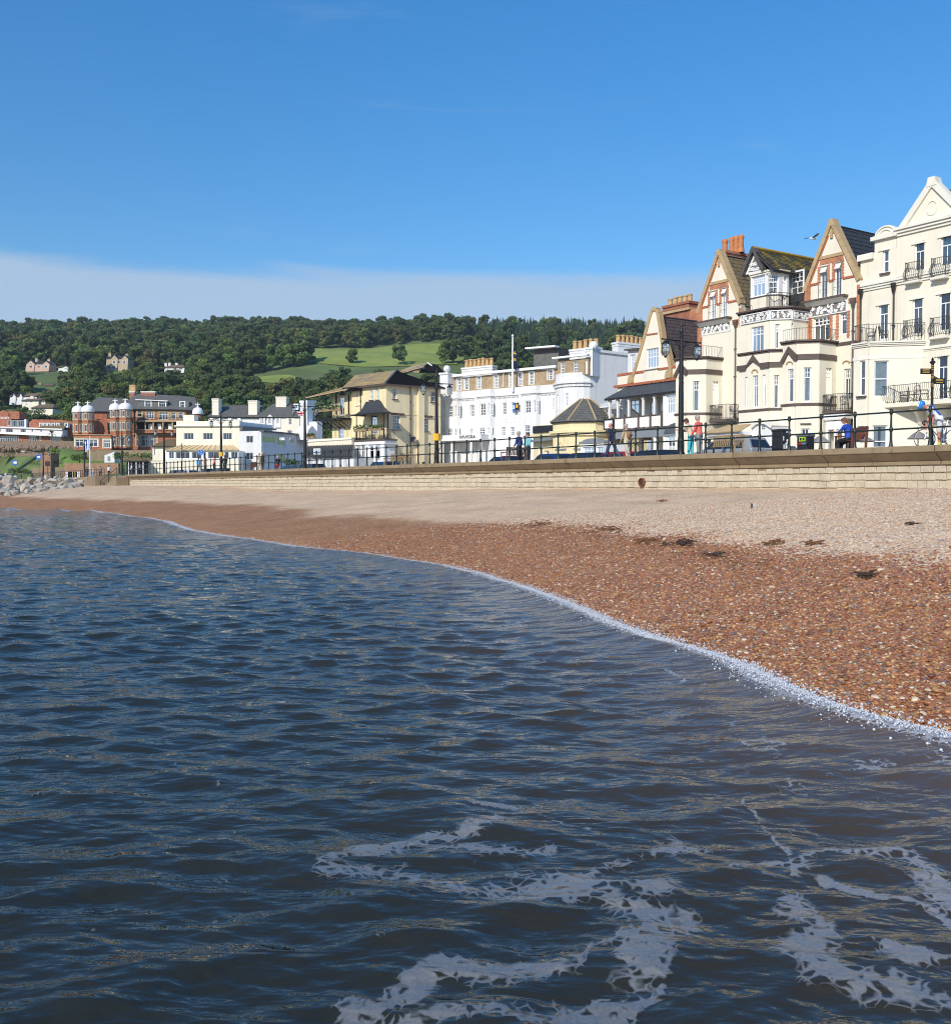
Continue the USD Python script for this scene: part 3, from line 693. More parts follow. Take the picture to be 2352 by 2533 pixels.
  part("room", w, MB().box(s.w((u0 + u1) / 2, (z0 + z1) / 2, -rec - 0.165), (W, 0.02, H), [s.u, s.n, [0, 0, 1]]), M[cur if cur in ("dark", "bluedark") else "dark"])
  if surround:
   part("surround", w, MB().prism(sbox(u0 - sur, z0 - sur * 0.3, u1 + sur, z1 + sur).difference(sbox(u0, z0 - 1, u1, z1)), s.P0, s.u, [0, 0, 1], s.n, -0.02, 0.045), M[surround])
  if sill:
   part("sill", w, MB().box(s.w((u0 + u1) / 2, z0 - 0.05, 0.04), (W + 0.24, 0.22, 0.09), [s.u, s.n, [0, 0, 1]]), M[sill])
  if hood:
   part("hood_mould", w, MB().box(s.w((u0 + u1) / 2, z1 + 0.20, 0.05), (W + 0.4, 0.16, 0.09), [s.u, s.n, [0, 0, 1]]), M[hood])
  return w
 def arch(s,x0,y0,x1,y1,mt):
  """A raised half-round hood over a window."""
  u0,z0,u1,z1 = s.rect(x0,y0,x1,y1)
  c,r = (u0 + u1) / 2,(u1 - u0) / 2
  k = (z1 - z0) / r
  o = [(c + r * math.cos(a),z0 + k * r * math.sin(a)) for a in np.linspace(0,PI,13)]
  i = [(c + 0.72 * r * math.cos(a),z0 + k * 0.72 * r * math.sin(a)) for a in np.linspace(PI,0,13)]
  s.plate("buff" if mt is None else mt, o + i, -0.01, 0.07, "arched_hood", raw=True)
 def pipe(s, x, y0, y1, r=0.055, mt="ironbrown", n=0.14, hopper=True, name="downpipe"):
  u,z1 = s.q(x,y0); z0 = s.ground if y1 is None else s.q(x,y1)[1]
  mb = MB().bar(s.w(u,z0,n),s.w(u,z1,n),r,8)
  if hopper:
   mb.lathe([(r,z1 - 0.5),(r * 1.6,z1 - 0.42),(r * 3.4,z1 - 0.05),(r * 3.4,z1 + 0.12),(0.01,z1 + 0.12)],s.w(u,0,n),4)
  for zz in np.arange(z0 + 1.2,z1 - 0.6,1.9): mb.box(s.w(u,zz,n),(r * 2.8,r * 2.8,0.07),[s.u,s.n,[0,0,1]])
  return part(name,s.b,mb,M[mt])
 def rail(s, x0, y0, x1, y1, h=0.95, n=0.5, back=0.5, belly=0.0, gap=0.13, r=0.011, mt="wroughtiron", left=True, right=True, name="balcony_rail", bars=True):
  """A balcony rail standing on the line (x0, y0)-(x1, y1), n metres in front of the wall, with returns 'back' metres deep."""
  (u0,za),(u1,zb) = s.q(x0,y0),s.q(x1,y1)
  z = (za + zb) / 2
  mb = MB()
  path = ([s.w(u0,z,n - back)] if left else []) + [s.w(u0,z,n),s.w(u1,z,n)] + ([s.w(u1,z,n - back)] if right else [])
  for a,c in zip(path[:-1],path[1:]):
   d = c - a; Ln = np.linalg.norm(d); d = d / Ln
   o = np.cross(d,[0,0,1.0])
   if o @ s.n < 0 and abs(o @ s.n) > 0.5: o = -o
   mid = (path[0] + path[-1]) / 2
   if abs(o @ s.n) <= 0.5 and o @ ((a + c) / 2 - mid) < 0: o = -o
   mb.beam(a + [0,0,h],c + [0,0,h],0.035,0.028); mb.beam(a + [0,0,0.08],c + [0,0,0.08],0.03,0.025)
   k = max(1,int(Ln / gap))
   for i in range(k + 1 if bars else 0):
    p = a + d * Ln * i / k
    if belly:
     prof = [(0.0,0.08),(0.55,0.16),(1.0,0.30),(0.85,0.45),(0.25,0.62),(0.0,0.78),(0.0,1.0)]
     mb.tube([p + o * belly * e + [0,0,h * zz] for e,zz in prof],r,4,cap=False)
    else: mb.bar(p + [0,0,0.03],p + [0,0,h],r,4)
  for p in path: mb.bar(p,p + [0,0,h + 0.06],r * 1.8,6)
  return part(name,s.b,mb,M[mt])
 def slab(s, x0, y0, x1, y1, mt, n, thick=0.14, name="balcony_floor", back=0.0):
  (u0,za),(u1,zb) = s.q(x0,y0),s.q(x1,y1)
  z = (za + zb) / 2
  return part(name,s.b,MB().box(s.w((u0 + u1) / 2,z - thick / 2,(n - back) / 2),(u1 - u0,n + back,thick),[s.u,s.n,[0,0,1]]),M[mt])
 def gable_roof(s, left, apex, right, depth, mt, front=-0.05, t=0.14, name="roof", rows=0):
  A,B_,C_ = (s.q(*left),s.q(*apex),s.q(*right)) if not isinstance(left[0],float) else (left,apex,right)
  for a,c in ((A,B_),(B_,C_)):
   p = [s.w(a[0],a[1],front),s.w(c[0],c[1],front),s.w(c[0],c[1],-depth),s.w(a[0],a[1],-depth)]
   slates(s.b,p if a is A else [p[1],p[0],p[3],p[2]],mt,t,name)
 def coping(s, line, mt="buff", wid=0.36, n0=-0.34, n1=0.10, name="coping", pieces=8, lift=0.0):
  """A stone coping that follows a sloping or curved line: each stone a block of its own."""
  P = np.array(s.pts(line)) + [0,lift]
  mb = None
  for a,c in zip(P[:-1],P[1:]):
   d = c - a; Ln = np.linalg.norm(d); d /= Ln
   k = max(1,int(round(Ln / 0.8)))
   for i in range(k):
    p,q = a + d * Ln * i / k,a + d * (Ln * (i + 1) / k - (0.012 if k > 1 else 0))
    nn = np.array([-d[1],d[0]])
    if nn[1] < 0: nn = -nn
    pg = Polygon([p - nn * wid * 0.5,q - nn * wid * 0.5,q + nn * wid * 0.5,p + nn * wid * 0.5])
    part(name + "_stone", s.b, MB().prism(pg, s.P0, s.u, [0, 0, 1], s.n, n0, n1), M[mt])
def slates(b, quad, mt, t=0.12, name="roof", rows=None, parent=None):
 """A roof slope (eave left, ridge left, ridge right, eave right) laid in courses, each course a little proud of the one above."""
 q = np.asarray(quad,float)
 E0,R0,R1,E1 = q
 n = np.cross(E1 - E0,R0 - E0); n /= np.linalg.norm(n) + 1e-9
 if n[2] < 0: n = -n
 Ls = np.linalg.norm(R0 - E0)
 rows = rows or int(np.clip(Ls / 0.34,3,22))
 wmax = max(np.linalg.norm(E1 - E0),np.linalg.norm(R1 - R0))
 cols = int(np.clip(wmax / 0.5,2,34))
 mb = MB()
 base = np.array([E0,E1,R1,R0]) - n * 0.03
 r = np.random.default_rng(int(abs(E0.sum() * 100)) % 100000)
 for i in range(rows):
  f0,f1 = i / rows,min(1.0,(i + 1.15) / rows)
  a0,a1,c0,c1 = E0 + (R0 - E0) * f0,E1 + (R1 - E1) * f0,E0 + (R0 - E0) * f1,E1 + (R1 - E1) * f1
  off = 0.5 * (i % 2) / cols
  cuts = np.clip(np.r_[0,np.arange(1,cols + 1) / cols - off,1],0,1)
  cuts = np.unique(cuts)
  for g0,g1 in zip(cuts[:-1],cuts[1:]):
   if g1 - g0 < 1e-4: continue
   e = (g1 - g0) * 0.03
   j = r.uniform(0,0.008)
   p = [a0 + (a1 - a0) * (g0 + e) + n * (0.03 + j),a0 + (a1 - a0) * (g1 - e) + n * (0.03 + j),c0 + (c1 - c0) * (g1 - e) + n * 0.004,c0 + (c1 - c0) * (g0 + e) + n * 0.004]
   lo = [x - n * 0.028 for x in p[:2]]
   v = np.array(p + lo)
   mb.add(v,[[0,1,2],[0,2,3],[4,5,1],[4,1,0]])
 rf = part(name, parent or b, MB().slab(base, t), M["slate"])
 part("slate_courses", rf if parent is None else parent, mb, M[mt], kind="stuff")
 return rf
def chimney(b, P, size, z0, z1, mt, pots=4, potmt="terracotta", ph=0.75, cap=None, u=WD, pr=0.14, bands=True):
 """A chimney stack with oversailing courses and a row of pots. P: plan point of its middle; size: (along u, across)."""
 ux = np.array([u[0],u[1],0.0]); ux /= np.linalg.norm(ux); ax = [ux,np.cross([0,0,1],ux),[0,0,1]]
 c = np.array([P[0],P[1],0.0])
 mb = MB().box(c + [0,0,(z0 + z1) / 2],(size[0],size[1],z1 - z0),ax)
 st = part("chimney", b, mb, M[mt])
 if bands:
  cb = MB()
  cb.box(c + [0,0,z1 - 0.10],(size[0] + 0.16,size[1] + 0.16,0.2),ax); cb.box(c + [0,0,z1 - 0.42],(size[0] + 0.10,size[1] + 0.10,0.12),ax)
  part("chimney_cap", st, cb, M[cap or mt])
 for i in range(pots):
  t = (i + 0.5) / pots - 0.5
  pc = c + ux * t * size[0] * 0.94 + [0,0,z1]
  k = 0.9 + 0.2 * wrng.random()
  part("chimney_pot", st, MB().lathe([(pr * 1.15, 0), (pr * 1.2, ph * 0.1 * k), (pr, ph * 0.16 * k), (pr * 0.86, ph * 0.8 * k), (pr * 1.08, ph * 0.84 * k), (pr * 1.08, ph * 0.95 * k), (pr * 0.8, ph * k), (pr * 0.6, ph * k), (pr * 0.55, ph * 0.7 * k)], pc, 10), M[potmt], smooth=40)
 return st
def house(name, label, cat="house", P=(0, 0)):
 return thing(name,label,cat,(P[0],P[1],0.0))
# ---------------------------------------------------------------- sea wall, railing, lamp posts
def SM(s,m,z): return np.r_[sm(s,m),z]
D3,N3,UP = np.r_[WD,0],np.r_[WN,0],np.array([0,0,1.0])
TOPZ = 3.31
sw = thing("sea_wall", "long pale stone sea wall with dark overhanging concrete coping above the shingle", "sea wall", SM(0, 0, 1.5))
prof = [(0.62,3.29),(0.62,2.3),(0.10,2.3),(0.05,2.68),(-0.015,2.68),(-0.02,2.795),(0.03,2.80),(-0.36,3.08),(-0.385,3.11),(-0.385,3.28),(-0.36,TOPZ)]
cuts = [WALL_S0]
crng = np.random.default_rng(3)
# joints where the photograph shows them, then at an even spacing
known = sorted(s_at(x,-0.38) for x in (2310,2032,1812,1632))
cuts += known
while cuts[-1] < WALL_S1 - 5: cuts.append(cuts[-1] + 5.4 + crng.uniform(-0.3,0.3))
cuts[-1] = WALL_S1
pg = Polygon(prof)
for a,b in zip(cuts[:-1],cuts[1:]):
 part("coping_block", sw, MB().prism(pg, SM(a + 0.02, 0, 0), N3, UP, D3, 0, b - a - 0.04), M["concrete"])
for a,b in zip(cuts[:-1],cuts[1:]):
 part("coping_underside", sw, MB().prism(Polygon([(0.026, 2.815), (0.03, 2.90), (-0.34, 3.085), (-0.368, 3.085)]), SM(a + 0.025, 0, 0), N3, UP, D3, 0, b - a - 0.05), M["undercut_shade"])  # thin plate over the undercut: painted shade plus algae tint
part("wall_core", sw, MB().prism(Polygon([(0.60, 2.3), (0.60, 0.6), (0.13, 0.6), (0.092, 2.3)]), SM(WALL_S0, 0, 0), N3, UP, D3, 0, WALL_S1 - WALL_S0), M["mortar"])
rest = MB(); nst = 0
stones = []
for row in range(5):
 z1 = 2.665 - row * 0.265
 s = WALL_S0 + crng.uniform(0,0.3)
 while s < WALL_S1 - 0.3:
  w = crng.uniform(0.26,0.5) * (1.25 if row % 2 else 1.0)
  if crng.random() < 0.12: w *= 1.7
  dz = crng.uniform(0.0,0.02)
  stones.append((s,w,z1 - 0.245 + dz,z1 - crng.uniform(0,0.015),crng.uniform(0.0,0.035),row))
  s += w + 0.012
def stone_mesh(s,w,z0,z1,out,row):
 b = 0.02
 f = lambda ds,z,m: SM(s + ds,m,z)
 m0,m1 = 0.14,0.065 - out
 j = crng.uniform(-0.012,0.012,8)
 o = [f(0,z0,m0),f(w,z0,m0),f(w,z1,m0),f(0,z1,m0),f(j[0],z0 + j[1],m1 + b),f(w + j[2],z0 + j[3],m1 + b),f(w,z1 + j[4],m1 + b),f(0,z1,m1 + b),
   f(b,z0 + b,m1),f(w - b,z0 + b + j[5] * .5,m1),f(w - b,z1 - b,m1 + j[6] * 0.5),f(b,z1 - b + j[7] * .5,m1)]
 F = [[8,9,10,11],[4,5,9,8],[5,6,10,9],[6,7,11,10],[7,4,8,11],[0,1,5,4],[1,2,6,5],[2,3,7,6],[3,0,4,7]]
 return np.array(o),np.array(F)
vis = sorted([k for k in stones if k[5] < 3 and k[0] > -2],key=lambda k: k[0])[:298]
keep = set(id(k) for k in vis)
for k in stones:
 me = stone_mesh(*k)
 if id(k) in keep:
  v, F = me; part("stone", sw, (v, np.vstack([F[:, [0, 1, 2]], F[:, [0, 2, 3]]])), M["wallstone"])
 else: rest.add(*me)
part("stone_courses", sw, rest, M["wallstone"], kind="stuff")
ew = solo("retaining_wall", MB().prism(Polygon([(0.1, 0.3), (0.618, 0.3), (0.618, 3.22), (0.1, 3.22)]), SM(WALL_S1 + 14, 0, 0), N3, UP, D3, 0, 120), M["concrete"], "low concrete retaining wall behind the grey boulders", "wall")
# a rusty outfall in the wall
_so = s_at(1587,0.0)
op = thing("outfall_pipe", "rusty round drain outfall low in the pale sea wall", "drain", SM(_so, 0, 2.0))
mb = MB()
ring = [(0.15,-0.06),(0.19,-0.06),(0.19,0.10),(0.15,0.10),(0.15,-0.06)]
g = np.linspace(0,2 * PI,17)[:-1]
v = np.array([SM(_so,0,2.13) + r * math.cos(a) * D3 + r * math.sin(a) * UP * 1.05 + n * N3 for r,n in ring[:4] for a in g])
F = [[i * 16 + j,i * 16 + (j + 1) % 16,((i + 1) % 4) * 16 + (j + 1) % 16,((i + 1) % 4) * 16 + j] for i in range(4) for j in range(16)]
mb.add(v,F)
rust = solid("rust", (0.20, 0.07, 0.03), 0.9, var=0.3)
part("rim", op, mb, rust)
part("flap", op, MB().add(np.vstack([SM(_so, -0.02, 2.13)[None], v[:16] + N3 * 0.06]), [[0, 1 + j, 1 + (j + 1) % 16] for j in range(16)]), solid("dark_rust", (0.055, 0.028, 0.018), 0.9))
# -- railing
RAIL_H = 1.2
rl = thing("railing", "dark green iron railing of posts and two rails along the sea wall", "railing", SM(0, 0, TOPZ))
post_prof = [(0.001,-0.01),(0.088,-0.01),(0.088,0.03),(0.066,0.06),(0.058,0.17),(0.05,0.20),(0.044,0.5),(0.052,0.53),(0.072,0.57),(0.072,0.63),(0.052,0.67),(0.040,0.70),(0.034,1.08),(0.045,1.12),(0.062,1.15),(0.070,1.20),(0.060,1.25),(0.056,1.265),(0.066,1.285),(0.03,1.305),(0.001,1.31)]
s_first = s_at(2298,0.0)
posts_s = [s_first + 1.43 * i for i in range(-7,90) if s_first + 1.43 * i < WALL_S1 + 3]
for s in posts_s:
 part("post", rl, MB().lathe(post_prof, SM(s, 0, TOPZ), 8), M["iron"], smooth=50)
for zz, nm in ((1.19, "top_rail"), (0.60, "middle_rail")):
 part(nm, rl, MB().bar(SM(posts_s[0], 0, TOPZ + zz), SM(posts_s[-1], 0, TOPZ + zz), 0.030, 8), M["iron"], smooth=60)
# -- lamp posts: a tapered post, a scrolled cross arm and two hanging lanterns
def build_lamp(p,H=5.75,plate_z=None):
 """Local coordinates: post at the origin, arm along x."""
 part("post", p, MB().lathe([(0.001, 0), (0.19, 0), (0.19, 0.12), (0.155, 0.2), (0.15, 0.62), (0.14, 0.68), (0.125, 0.9), (0.088, H - 0.85), (0.088, H - 0.78), (0.1, H - 0.75), (0.1, H - 0.70), (0.001, H - 0.70)], (0, 0, 0), 12), M["black"], smooth=50, local=True)
 part("finial", p, MB().lathe([(0.05, H - 0.70), (0.05, H - 0.62), (0.09, H - 0.55), (0.095, H - 0.48), (0.05, H - 0.40), (0.035, H - 0.34), (0.065, H - 0.28), (0.03, H - 0.2), (0.012, H - 0.08), (0.001, H)], (0, 0, 0), 10), M["black"], smooth=50, local=True)
 arm = MB().bar((-1.12,0,H - 0.93),(1.12,0,H - 0.93),0.026,8)
 for sx in (-1,1):
  arm.sphere((sx * 1.14,0,H - 0.93),0.045)
  a = np.linspace(0,PI * 0.5,9)
  arm.tube([(sx * (0.09 + 0.42 * (1 - math.cos(t))),0,H - 1.42 + 0.47 * math.sin(t)) for t in a],0.014,5)
  b = np.linspace(0,1.7 * PI,14)
  arm.tube([(sx * (0.30 + 0.10 * math.cos(t)),0,H - 1.06 + 0.10 * math.sin(t)) for t in b],0.010,5)
  arm.tube([(sx * (0.16 + 0.06 * math.cos(t)),0,H - 1.20 + 0.06 * math.sin(t)) for t in b],0.010,5)
 part("cross_arm", p, arm, M["black"], local=True)
 for sx in (-1,1):
  c = np.array([sx * 0.94,0,H - 1.0])
  fr = MB().bar(c + [0,0,0.08],c,0.015,6)
  fr.lathe([(0.001,0.02),(0.05,0.02),(0.10,-0.06),(0.19,-0.11),(0.19,-0.14),(0.001,-0.14)],c,12)
  for k in range(6):
   q = k * PI / 3
   pt = lambda r,z: c + [r * math.cos(q),r * math.sin(q),z]
   fr.tube([pt(0.165,-0.14),pt(0.175,-0.48),pt(0.07,-0.66)],0.009,4)
  for r,z in ((0.175,-0.48),(0.17,-0.3)): fr.tube([c + [r * math.cos(q),r * math.sin(q),z] for q in np.linspace(0,2 * PI,13)],0.008,4)
  fr.lathe([(0.001,-0.64),(0.075,-0.64),(0.05,-0.70),(0.001,-0.74)],c,10)
  ln = part("lantern", p, fr, M["black"], local=True)
  part("lantern_glass", ln, MB().lathe([(0.155, -0.145), (0.165, -0.48), (0.065, -0.645)], c, 6), M["lantern_glass"], local=True)
  part("bulb", ln, MB().lathe([(0.001, -0.16), (0.03, -0.16), (0.045, -0.24), (0.055, -0.33), (0.03, -0.40), (0.001, -0.41)], c, 8), M["signwhite"], smooth=60, local=True)
 if plate_z:
  part("notice_plate", p, MB().lathe([(0.125, plate_z), (0.235, plate_z), (0.235, plate_z + 0.42), (0.125, plate_z + 0.42), (0.125, plate_z)], (0, 0, 0), 8), M["signyellow"], local=True)
arm_rot = math.atan2(WN[1],WN[0])
# column px of the base, label, yellow plate
LAMPS = [(1683, 0.42, "tall black lamp post with two lanterns behind the couple at the railing", 0),
   (1080, 0.42, "black lamp post with yellow notice in front of the yellow corner house", 1.50),
   (755, 0.42, "black lamp post with lanterns right of the far white flat-roofed house", 0),
   (548, 0.42, "black lamp post with yellow notice in front of the white house with bay front", 1.55),
   (407, 0.42, "black lamp post at the left edge of the white flat-roofed house", 0),
   (303, 0.42, "black lamp post in front of the four domed bays of the brick hotel", 0),
   (210, None, "black lamp post beside the blue flag and the beach steps", 0),
   (108, None, "leftmost black lamp post in front of the lawn and red pillar", 0)]
for px,m,lab,plate in LAMPS:
 if m is not None: P,base = sm(s_at(px,m),m),PROM_Z
 else:
  Y = {210: 152.0,108: 172.0}[px]
  P,base = np.array([(px - CX) / FPX * Y,Y]),{210: 3.3,108: 2.9}[px]
 H = {1683: 5.95,1080: 5.95,755: 5.95,548: 6.0,407: 6.0,303: 6.1,210: 6.0,108: 6.0}[px]
 p = thing("street_lamp", lab, "street lamp", (P[0], P[1], base), arm_rot, "lamp posts along the promenade")
 build_lamp(p,H,plate)
# ---------------------------------------------------------------- the tall terrace on the right
CHK = (WN - WD) / math.sqrt(2)
FR6 = ((0.26, 1, 1), (0.74, 1, 2))           # french window under a fanlight
SASH = ((0.5,1,1),(0.5,1,1))
S6 = ((0.5,2,3),(0.5,2,3))
COT = ((0.27, 2, 2), (0.73, 1, 1))           # small panes above one large one
# -- cream hotel at the right edge
hb = house("hotel", "tall cream rendered hotel with pointed white gable and curved iron balconies, at right edge", "hotel", sm(-14, 22))
F = Front.par(hb,21.8,crop=8)
foot,apex = F.q(1160,690),F.q(1550,100)
right = (2 * apex[0] - foot[0],foot[1])
z_par = F.q(1130,700)[1]; uL = F.q(700,1420)[0]; uM = F.q(1130,900)[0]; uR = right[0] + 0.6
zl = F.q(760,1000)[1]
main = Polygon([(uM,F.ground),(uR,F.ground),(uR,z_par),(uM,z_par)])
F.wall("cream2", main, depth=9)
F.wall("cream2", Polygon([(uL, F.ground), (uM - 0.004, F.ground), (uM - 0.004, zl), (uL, zl)]), depth=8.9)
# dormer block with a rounded pediment
d0,d1 = F.q(868,900)[0],F.q(1124,900)[0]
dz = F.q(868,800)[1]; dt = F.q(990,650)[1]
arc = [((d0 + d1) / 2 + (d1 - d0) / 2 * math.cos(a),dz + (dt - dz) * math.sin(a)) for a in np.linspace(0,PI,15)]
F.wall("cream2", Polygon([(d0, zl + 0.002), (d1, zl + 0.002)] + arc), depth=3.0, name="dormer")
for k in (0.96,0.66):
 o = [((d0 + d1) / 2 + (d1 - d0) / 2 * k * math.cos(a),dz + (dt - dz) * k * math.sin(a)) for a in np.linspace(0,PI,15)]
 i = [((d0 + d1) / 2 + (d1 - d0) / 2 * (k - .12) * math.cos(a),dz + (dt - dz) * (k - .12) * math.sin(a)) for a in np.linspace(PI,0,15)]
 F.plate("ivory", o + i, -0.01, 0.08, "pediment_moulding", raw=True)
F.plate("ivory", [(d0 - 0.15, dz - 0.18), (d1 + 0.12, dz - 0.18), (d1 + 0.12, dz + 0.05), (d0 - 0.15, dz + 0.05)], -0.01, 0.22, "dormer_cornice", raw=True)
F.plate("ivory", [(uL - 0.12, zl - 0.32), (d0 - 0.02, zl - 0.32), (d0 - 0.02, zl + 0.04), (uL - 0.12, zl + 0.04)], -0.01, 0.2, "parapet_moulding", raw=True)
# the gable
gz = z_par + 0.002
F.wall("cream2", Polygon([(foot[0] + 0.05, gz), (right[0], gz), (apex[0], apex[1] - 0.1)]), depth=0.45, name="gable")
cop = 0.3
for a,c in (((foot[0],gz),apex),(apex,right)):
 dd = np.array(c) - np.array(a); dd /= np.linalg.norm(dd); nn = np.array([-dd[1],dd[0]])
 F.plate("ivory", [np.array(a) - nn * cop, np.array(c) - nn * cop * (1 if c is right else 1), np.array(c) + nn * 0.05, np.array(a) + nn * 0.05], -0.46, 0.14, "gable_coping", raw=True)
F.plate("ivory", [(apex[0] - 0.32, apex[1] - 0.42), (apex[0] + 0.32, apex[1] - 0.42), (apex[0] + 0.2, apex[1] + 0.08), (apex[0] - 0.2, apex[1] + 0.08)], -0.47, 0.17, "gable_cap", raw=True)
for k,rr in ((0,(0.34,0.27)),):
 cu,cz = F.q(1542,440)
 o = [(cu + rr[0] * math.cos(a),cz + rr[0] * 1.3 * math.sin(a)) for a in np.linspace(0,2 * PI,25)[:-1]]
 i = [(cu + rr[1] * math.cos(a),cz + rr[1] * 1.3 * math.sin(a)) for a in np.linspace(0,2 * PI,25)[:-1]]
 part("roundel", hb, MB().prism(Polygon(o, [i]), F.P0, F.u, UP, F.n, -0.01, 0.05), M["cream2"])
F.gable_roof((float(foot[0]) + 0.2, gz), (float(apex[0]), apex[1] - 0.35), (float(right[0]) - 0.2, gz), 9.0, "slate", front=-0.47)
# cornices
def cornice(F, u0, u1, z0, z1, proud, steps=3, mt="ivory", name="cornice"):
 pgs = [(z0 + (z1 - z0) * i / steps,z0 + (z1 - z0) * (i + 1) / steps,proud * (0.35 + 0.65 * i / max(1,steps - 1))) for i in range(steps)]
 mb = MB()
 for a,c,p in pgs: mb.box(F.w((u0 + u1) / 2,(a + c) / 2,p / 2 - 0.01),(u1 - u0,p + 0.02,c - a - 0.003),[F.u,F.n,UP])
 part(name,F.b,mb,M[mt])
cornice(F,uM - 0.1,uR,z_par - 0.42,z_par + 0.06,0.3)
zc = F.q(1000,1330)[1]
cornice(F,uL,uR,F.q(880,1400)[1],F.q(880,1320)[1],0.22)
zb1 = F.q(1300,1240)[1]
cornice(F, uM, uR, zb1 - 0.1, zb1 + 0.22, 0.10, 2, name="string_course")
z1f = F.at(9).q(1400,330)[1]
cornice(F, F.q(1180, 300)[0], uR, z1f - 0.12, z1f + 0.06, 0.10, 2, name="string_course")
F.at(8)
# windows
F.win(960, 935, 1033, 1205, SASH, cur="net", sill="brown", edge=0.09)
F.win(1332, 830, 1450, 1262, FR6, cur="creamcurtain"); F.win(1640, 755, 1775, 1195, FR6, cur="net")
F.win(1308, 1490, 1428, 1925, FR6, cur="net"); F.win(1622, 1430, 1752, 1885, FR6, cur="bluedark")
F.win(915, 1570, 1022, 1990, FR6, cur="net")
F.at(9)
F.win(1348, 425, 1475, 960, FR6, cur="creamcurtain"); F.win(1680, 380, 1806, 935, FR6, cur="bluedark")
F.win(1342, 1245, 1455, 1480, ((1, 1, 2),), cur="bluedark"); F.win(1690, 1240, 1800, 1480, ((1, 1, 2),), cur="dark")
for c,x0,y0,x1,y1 in ((8,1320,812,1452,860),(8,1625,738,1780,778),(8,1298,1470,1432,1510),(8,1608,1412,1758,1448),(8,905,1548,1028,1580),(9,1340,408,1480,440),(9,1668,362,1812,398),(8,930,905,1036,940)):
 F.at(c); u0,z0,u1,z1 = F.rect(x0,y0,x1,y1)
 a = np.linspace(0,PI,9)
 F.plate("ivory", [(u0 - 0.1, z0 - 0.02)] + [((u0 + u1) / 2 - (u1 - u0 + 0.2) / 2 * math.cos(t), z0 + (z1 - z0) * math.sin(t) * 0.6) for t in a] + [(u1 + 0.1, z0 - 0.02)], -0.01, 0.07, "window_head", raw=True)
# iron window balconies
F.at(8)
for x0,y0,x1,y1 in ((1270,1310,1425,1285),(1575,1265,1740,1235),(1250,1985,1420,1960),(1560,1960,1745,1935)):
 F.slab(x0 - 8, y0 + 8, x1 + 8, y1 + 8, "ivory", 0.42, 0.12)
 F.rail(x0,y0,x1,y1,h=1.02,n=0.36,back=0.34,belly=0.16,gap=0.105,r=0.012)
F.pipe(1108,1350,None); F.pipe(722,1425,None)
# -- its canted bay with a balcony on top
G = Front.par(hb,19.7,crop=9)
bt = G.q(740,250)[1]
gu0,gu1 = G.q(650,600)[0],G.q(830,600)[0]
H = Front(hb,G.plan(830),CHK,crop=9)
hu1 = (21.8 - 19.7) * math.sqrt(2)
G.wall("cream2", Polygon([(gu0, G.ground), (gu1, G.ground), (gu1, bt), (gu0, bt)]), depth=1.9)
H.wall("cream2", Polygon([(0, G.ground), (hu1, G.ground), (hu1, bt), (0, bt)]), depth=0.9)
for X,u0,u1 in ((G,gu0 - 0.05,gu1 + 0.04),(H,-0.02,hu1)):
 cornice(X, u0, u1, bt - 0.22, bt + 0.05, 0.2); cornice(X, u0, u1, bt - 0.95, bt - 0.78, 0.06, 1, name="string_course")
G.win(722, 455, 792, 890, SASH, cur="creamcurtain", sill="brown"); G.win(695, 1260, 775, 1480, SASH, cur="bluedark")
H.win(905, 455, 1080, 900, SASH, cur="net"); H.win(884, 1250, 1065, 1530, ((0.75, 1, 1), (0.25, 1, 1)), cur="net")
G.done(); H.done()
zz = bt + 0.05
TOPB = Front.par(hb,19.62,crop=9)
TOPB.rail(652,238,828,225,h=1.0,n=0.0,back=1.9,gap=0.13,right=False)
HB = Front(hb,TOPB.plan(830),CHK);
mb = MB()
for i in range(17):
 p = HB.w(hu1 * i / 16,zz,-0.02); mb.bar(p,p + UP * 1.0,0.011,4)
mb.beam(HB.w(0,zz + 1.0,-0.02),HB.w(hu1,zz + 1.0,-0.02),0.035,0.028)
part("balcony_rail", hb, mb, M["wroughtiron"])
# -- long first floor balcony on brackets
B2 = Front.par(hb,20.3,crop=9)
x0u,z0b = B2.q(868,1012); x1u = uR - 0.2
part("long_balcony", hb, MB().box(B2.w((x0u + x1u) / 2, z0b - 0.06, -0.75), (x1u - x0u, 1.55, 0.22), [B2.u, B2.n, UP]), M["cream2"])
mb = MB()
bal = [(0.0,0.08),(0.55,0.16),(1.0,0.30),(0.85,0.45),(0.25,0.62),(0.0,0.78),(0.0,1.0)]
k = int((x1u - x0u) / 0.115)
for i in range(k + 1):
 p = B2.w(x0u + (x1u - x0u) * i / k,z0b + 0.05,-0.06)
 mb.tube([p + B2.n * 0.17 * e + UP * zz_ for e,zz_ in bal],0.011,4,cap=False)
 if i % 12 == 0: mb.bar(p,p + UP * 1.08,0.02,6)
mb.beam(B2.w(x0u,z0b + 1.07,-0.06),B2.w(x1u,z0b + 1.07,-0.06),0.04,0.03); mb.beam(B2.w(x0u,z0b + 0.12,-0.06),B2.w(x1u,z0b + 0.12,-0.06),0.03,0.025)
for i in range(11):
 p = B2.w(x0u + 0.03,z0b + 0.05,-0.06 - 1.3 * i / 10)
 mb.tube([p - B2.u * 0.17 * e + UP * zz_ for e,zz_ in bal],0.011,4,cap=False)
part("balcony_rail", hb, mb, M["wroughtiron"])
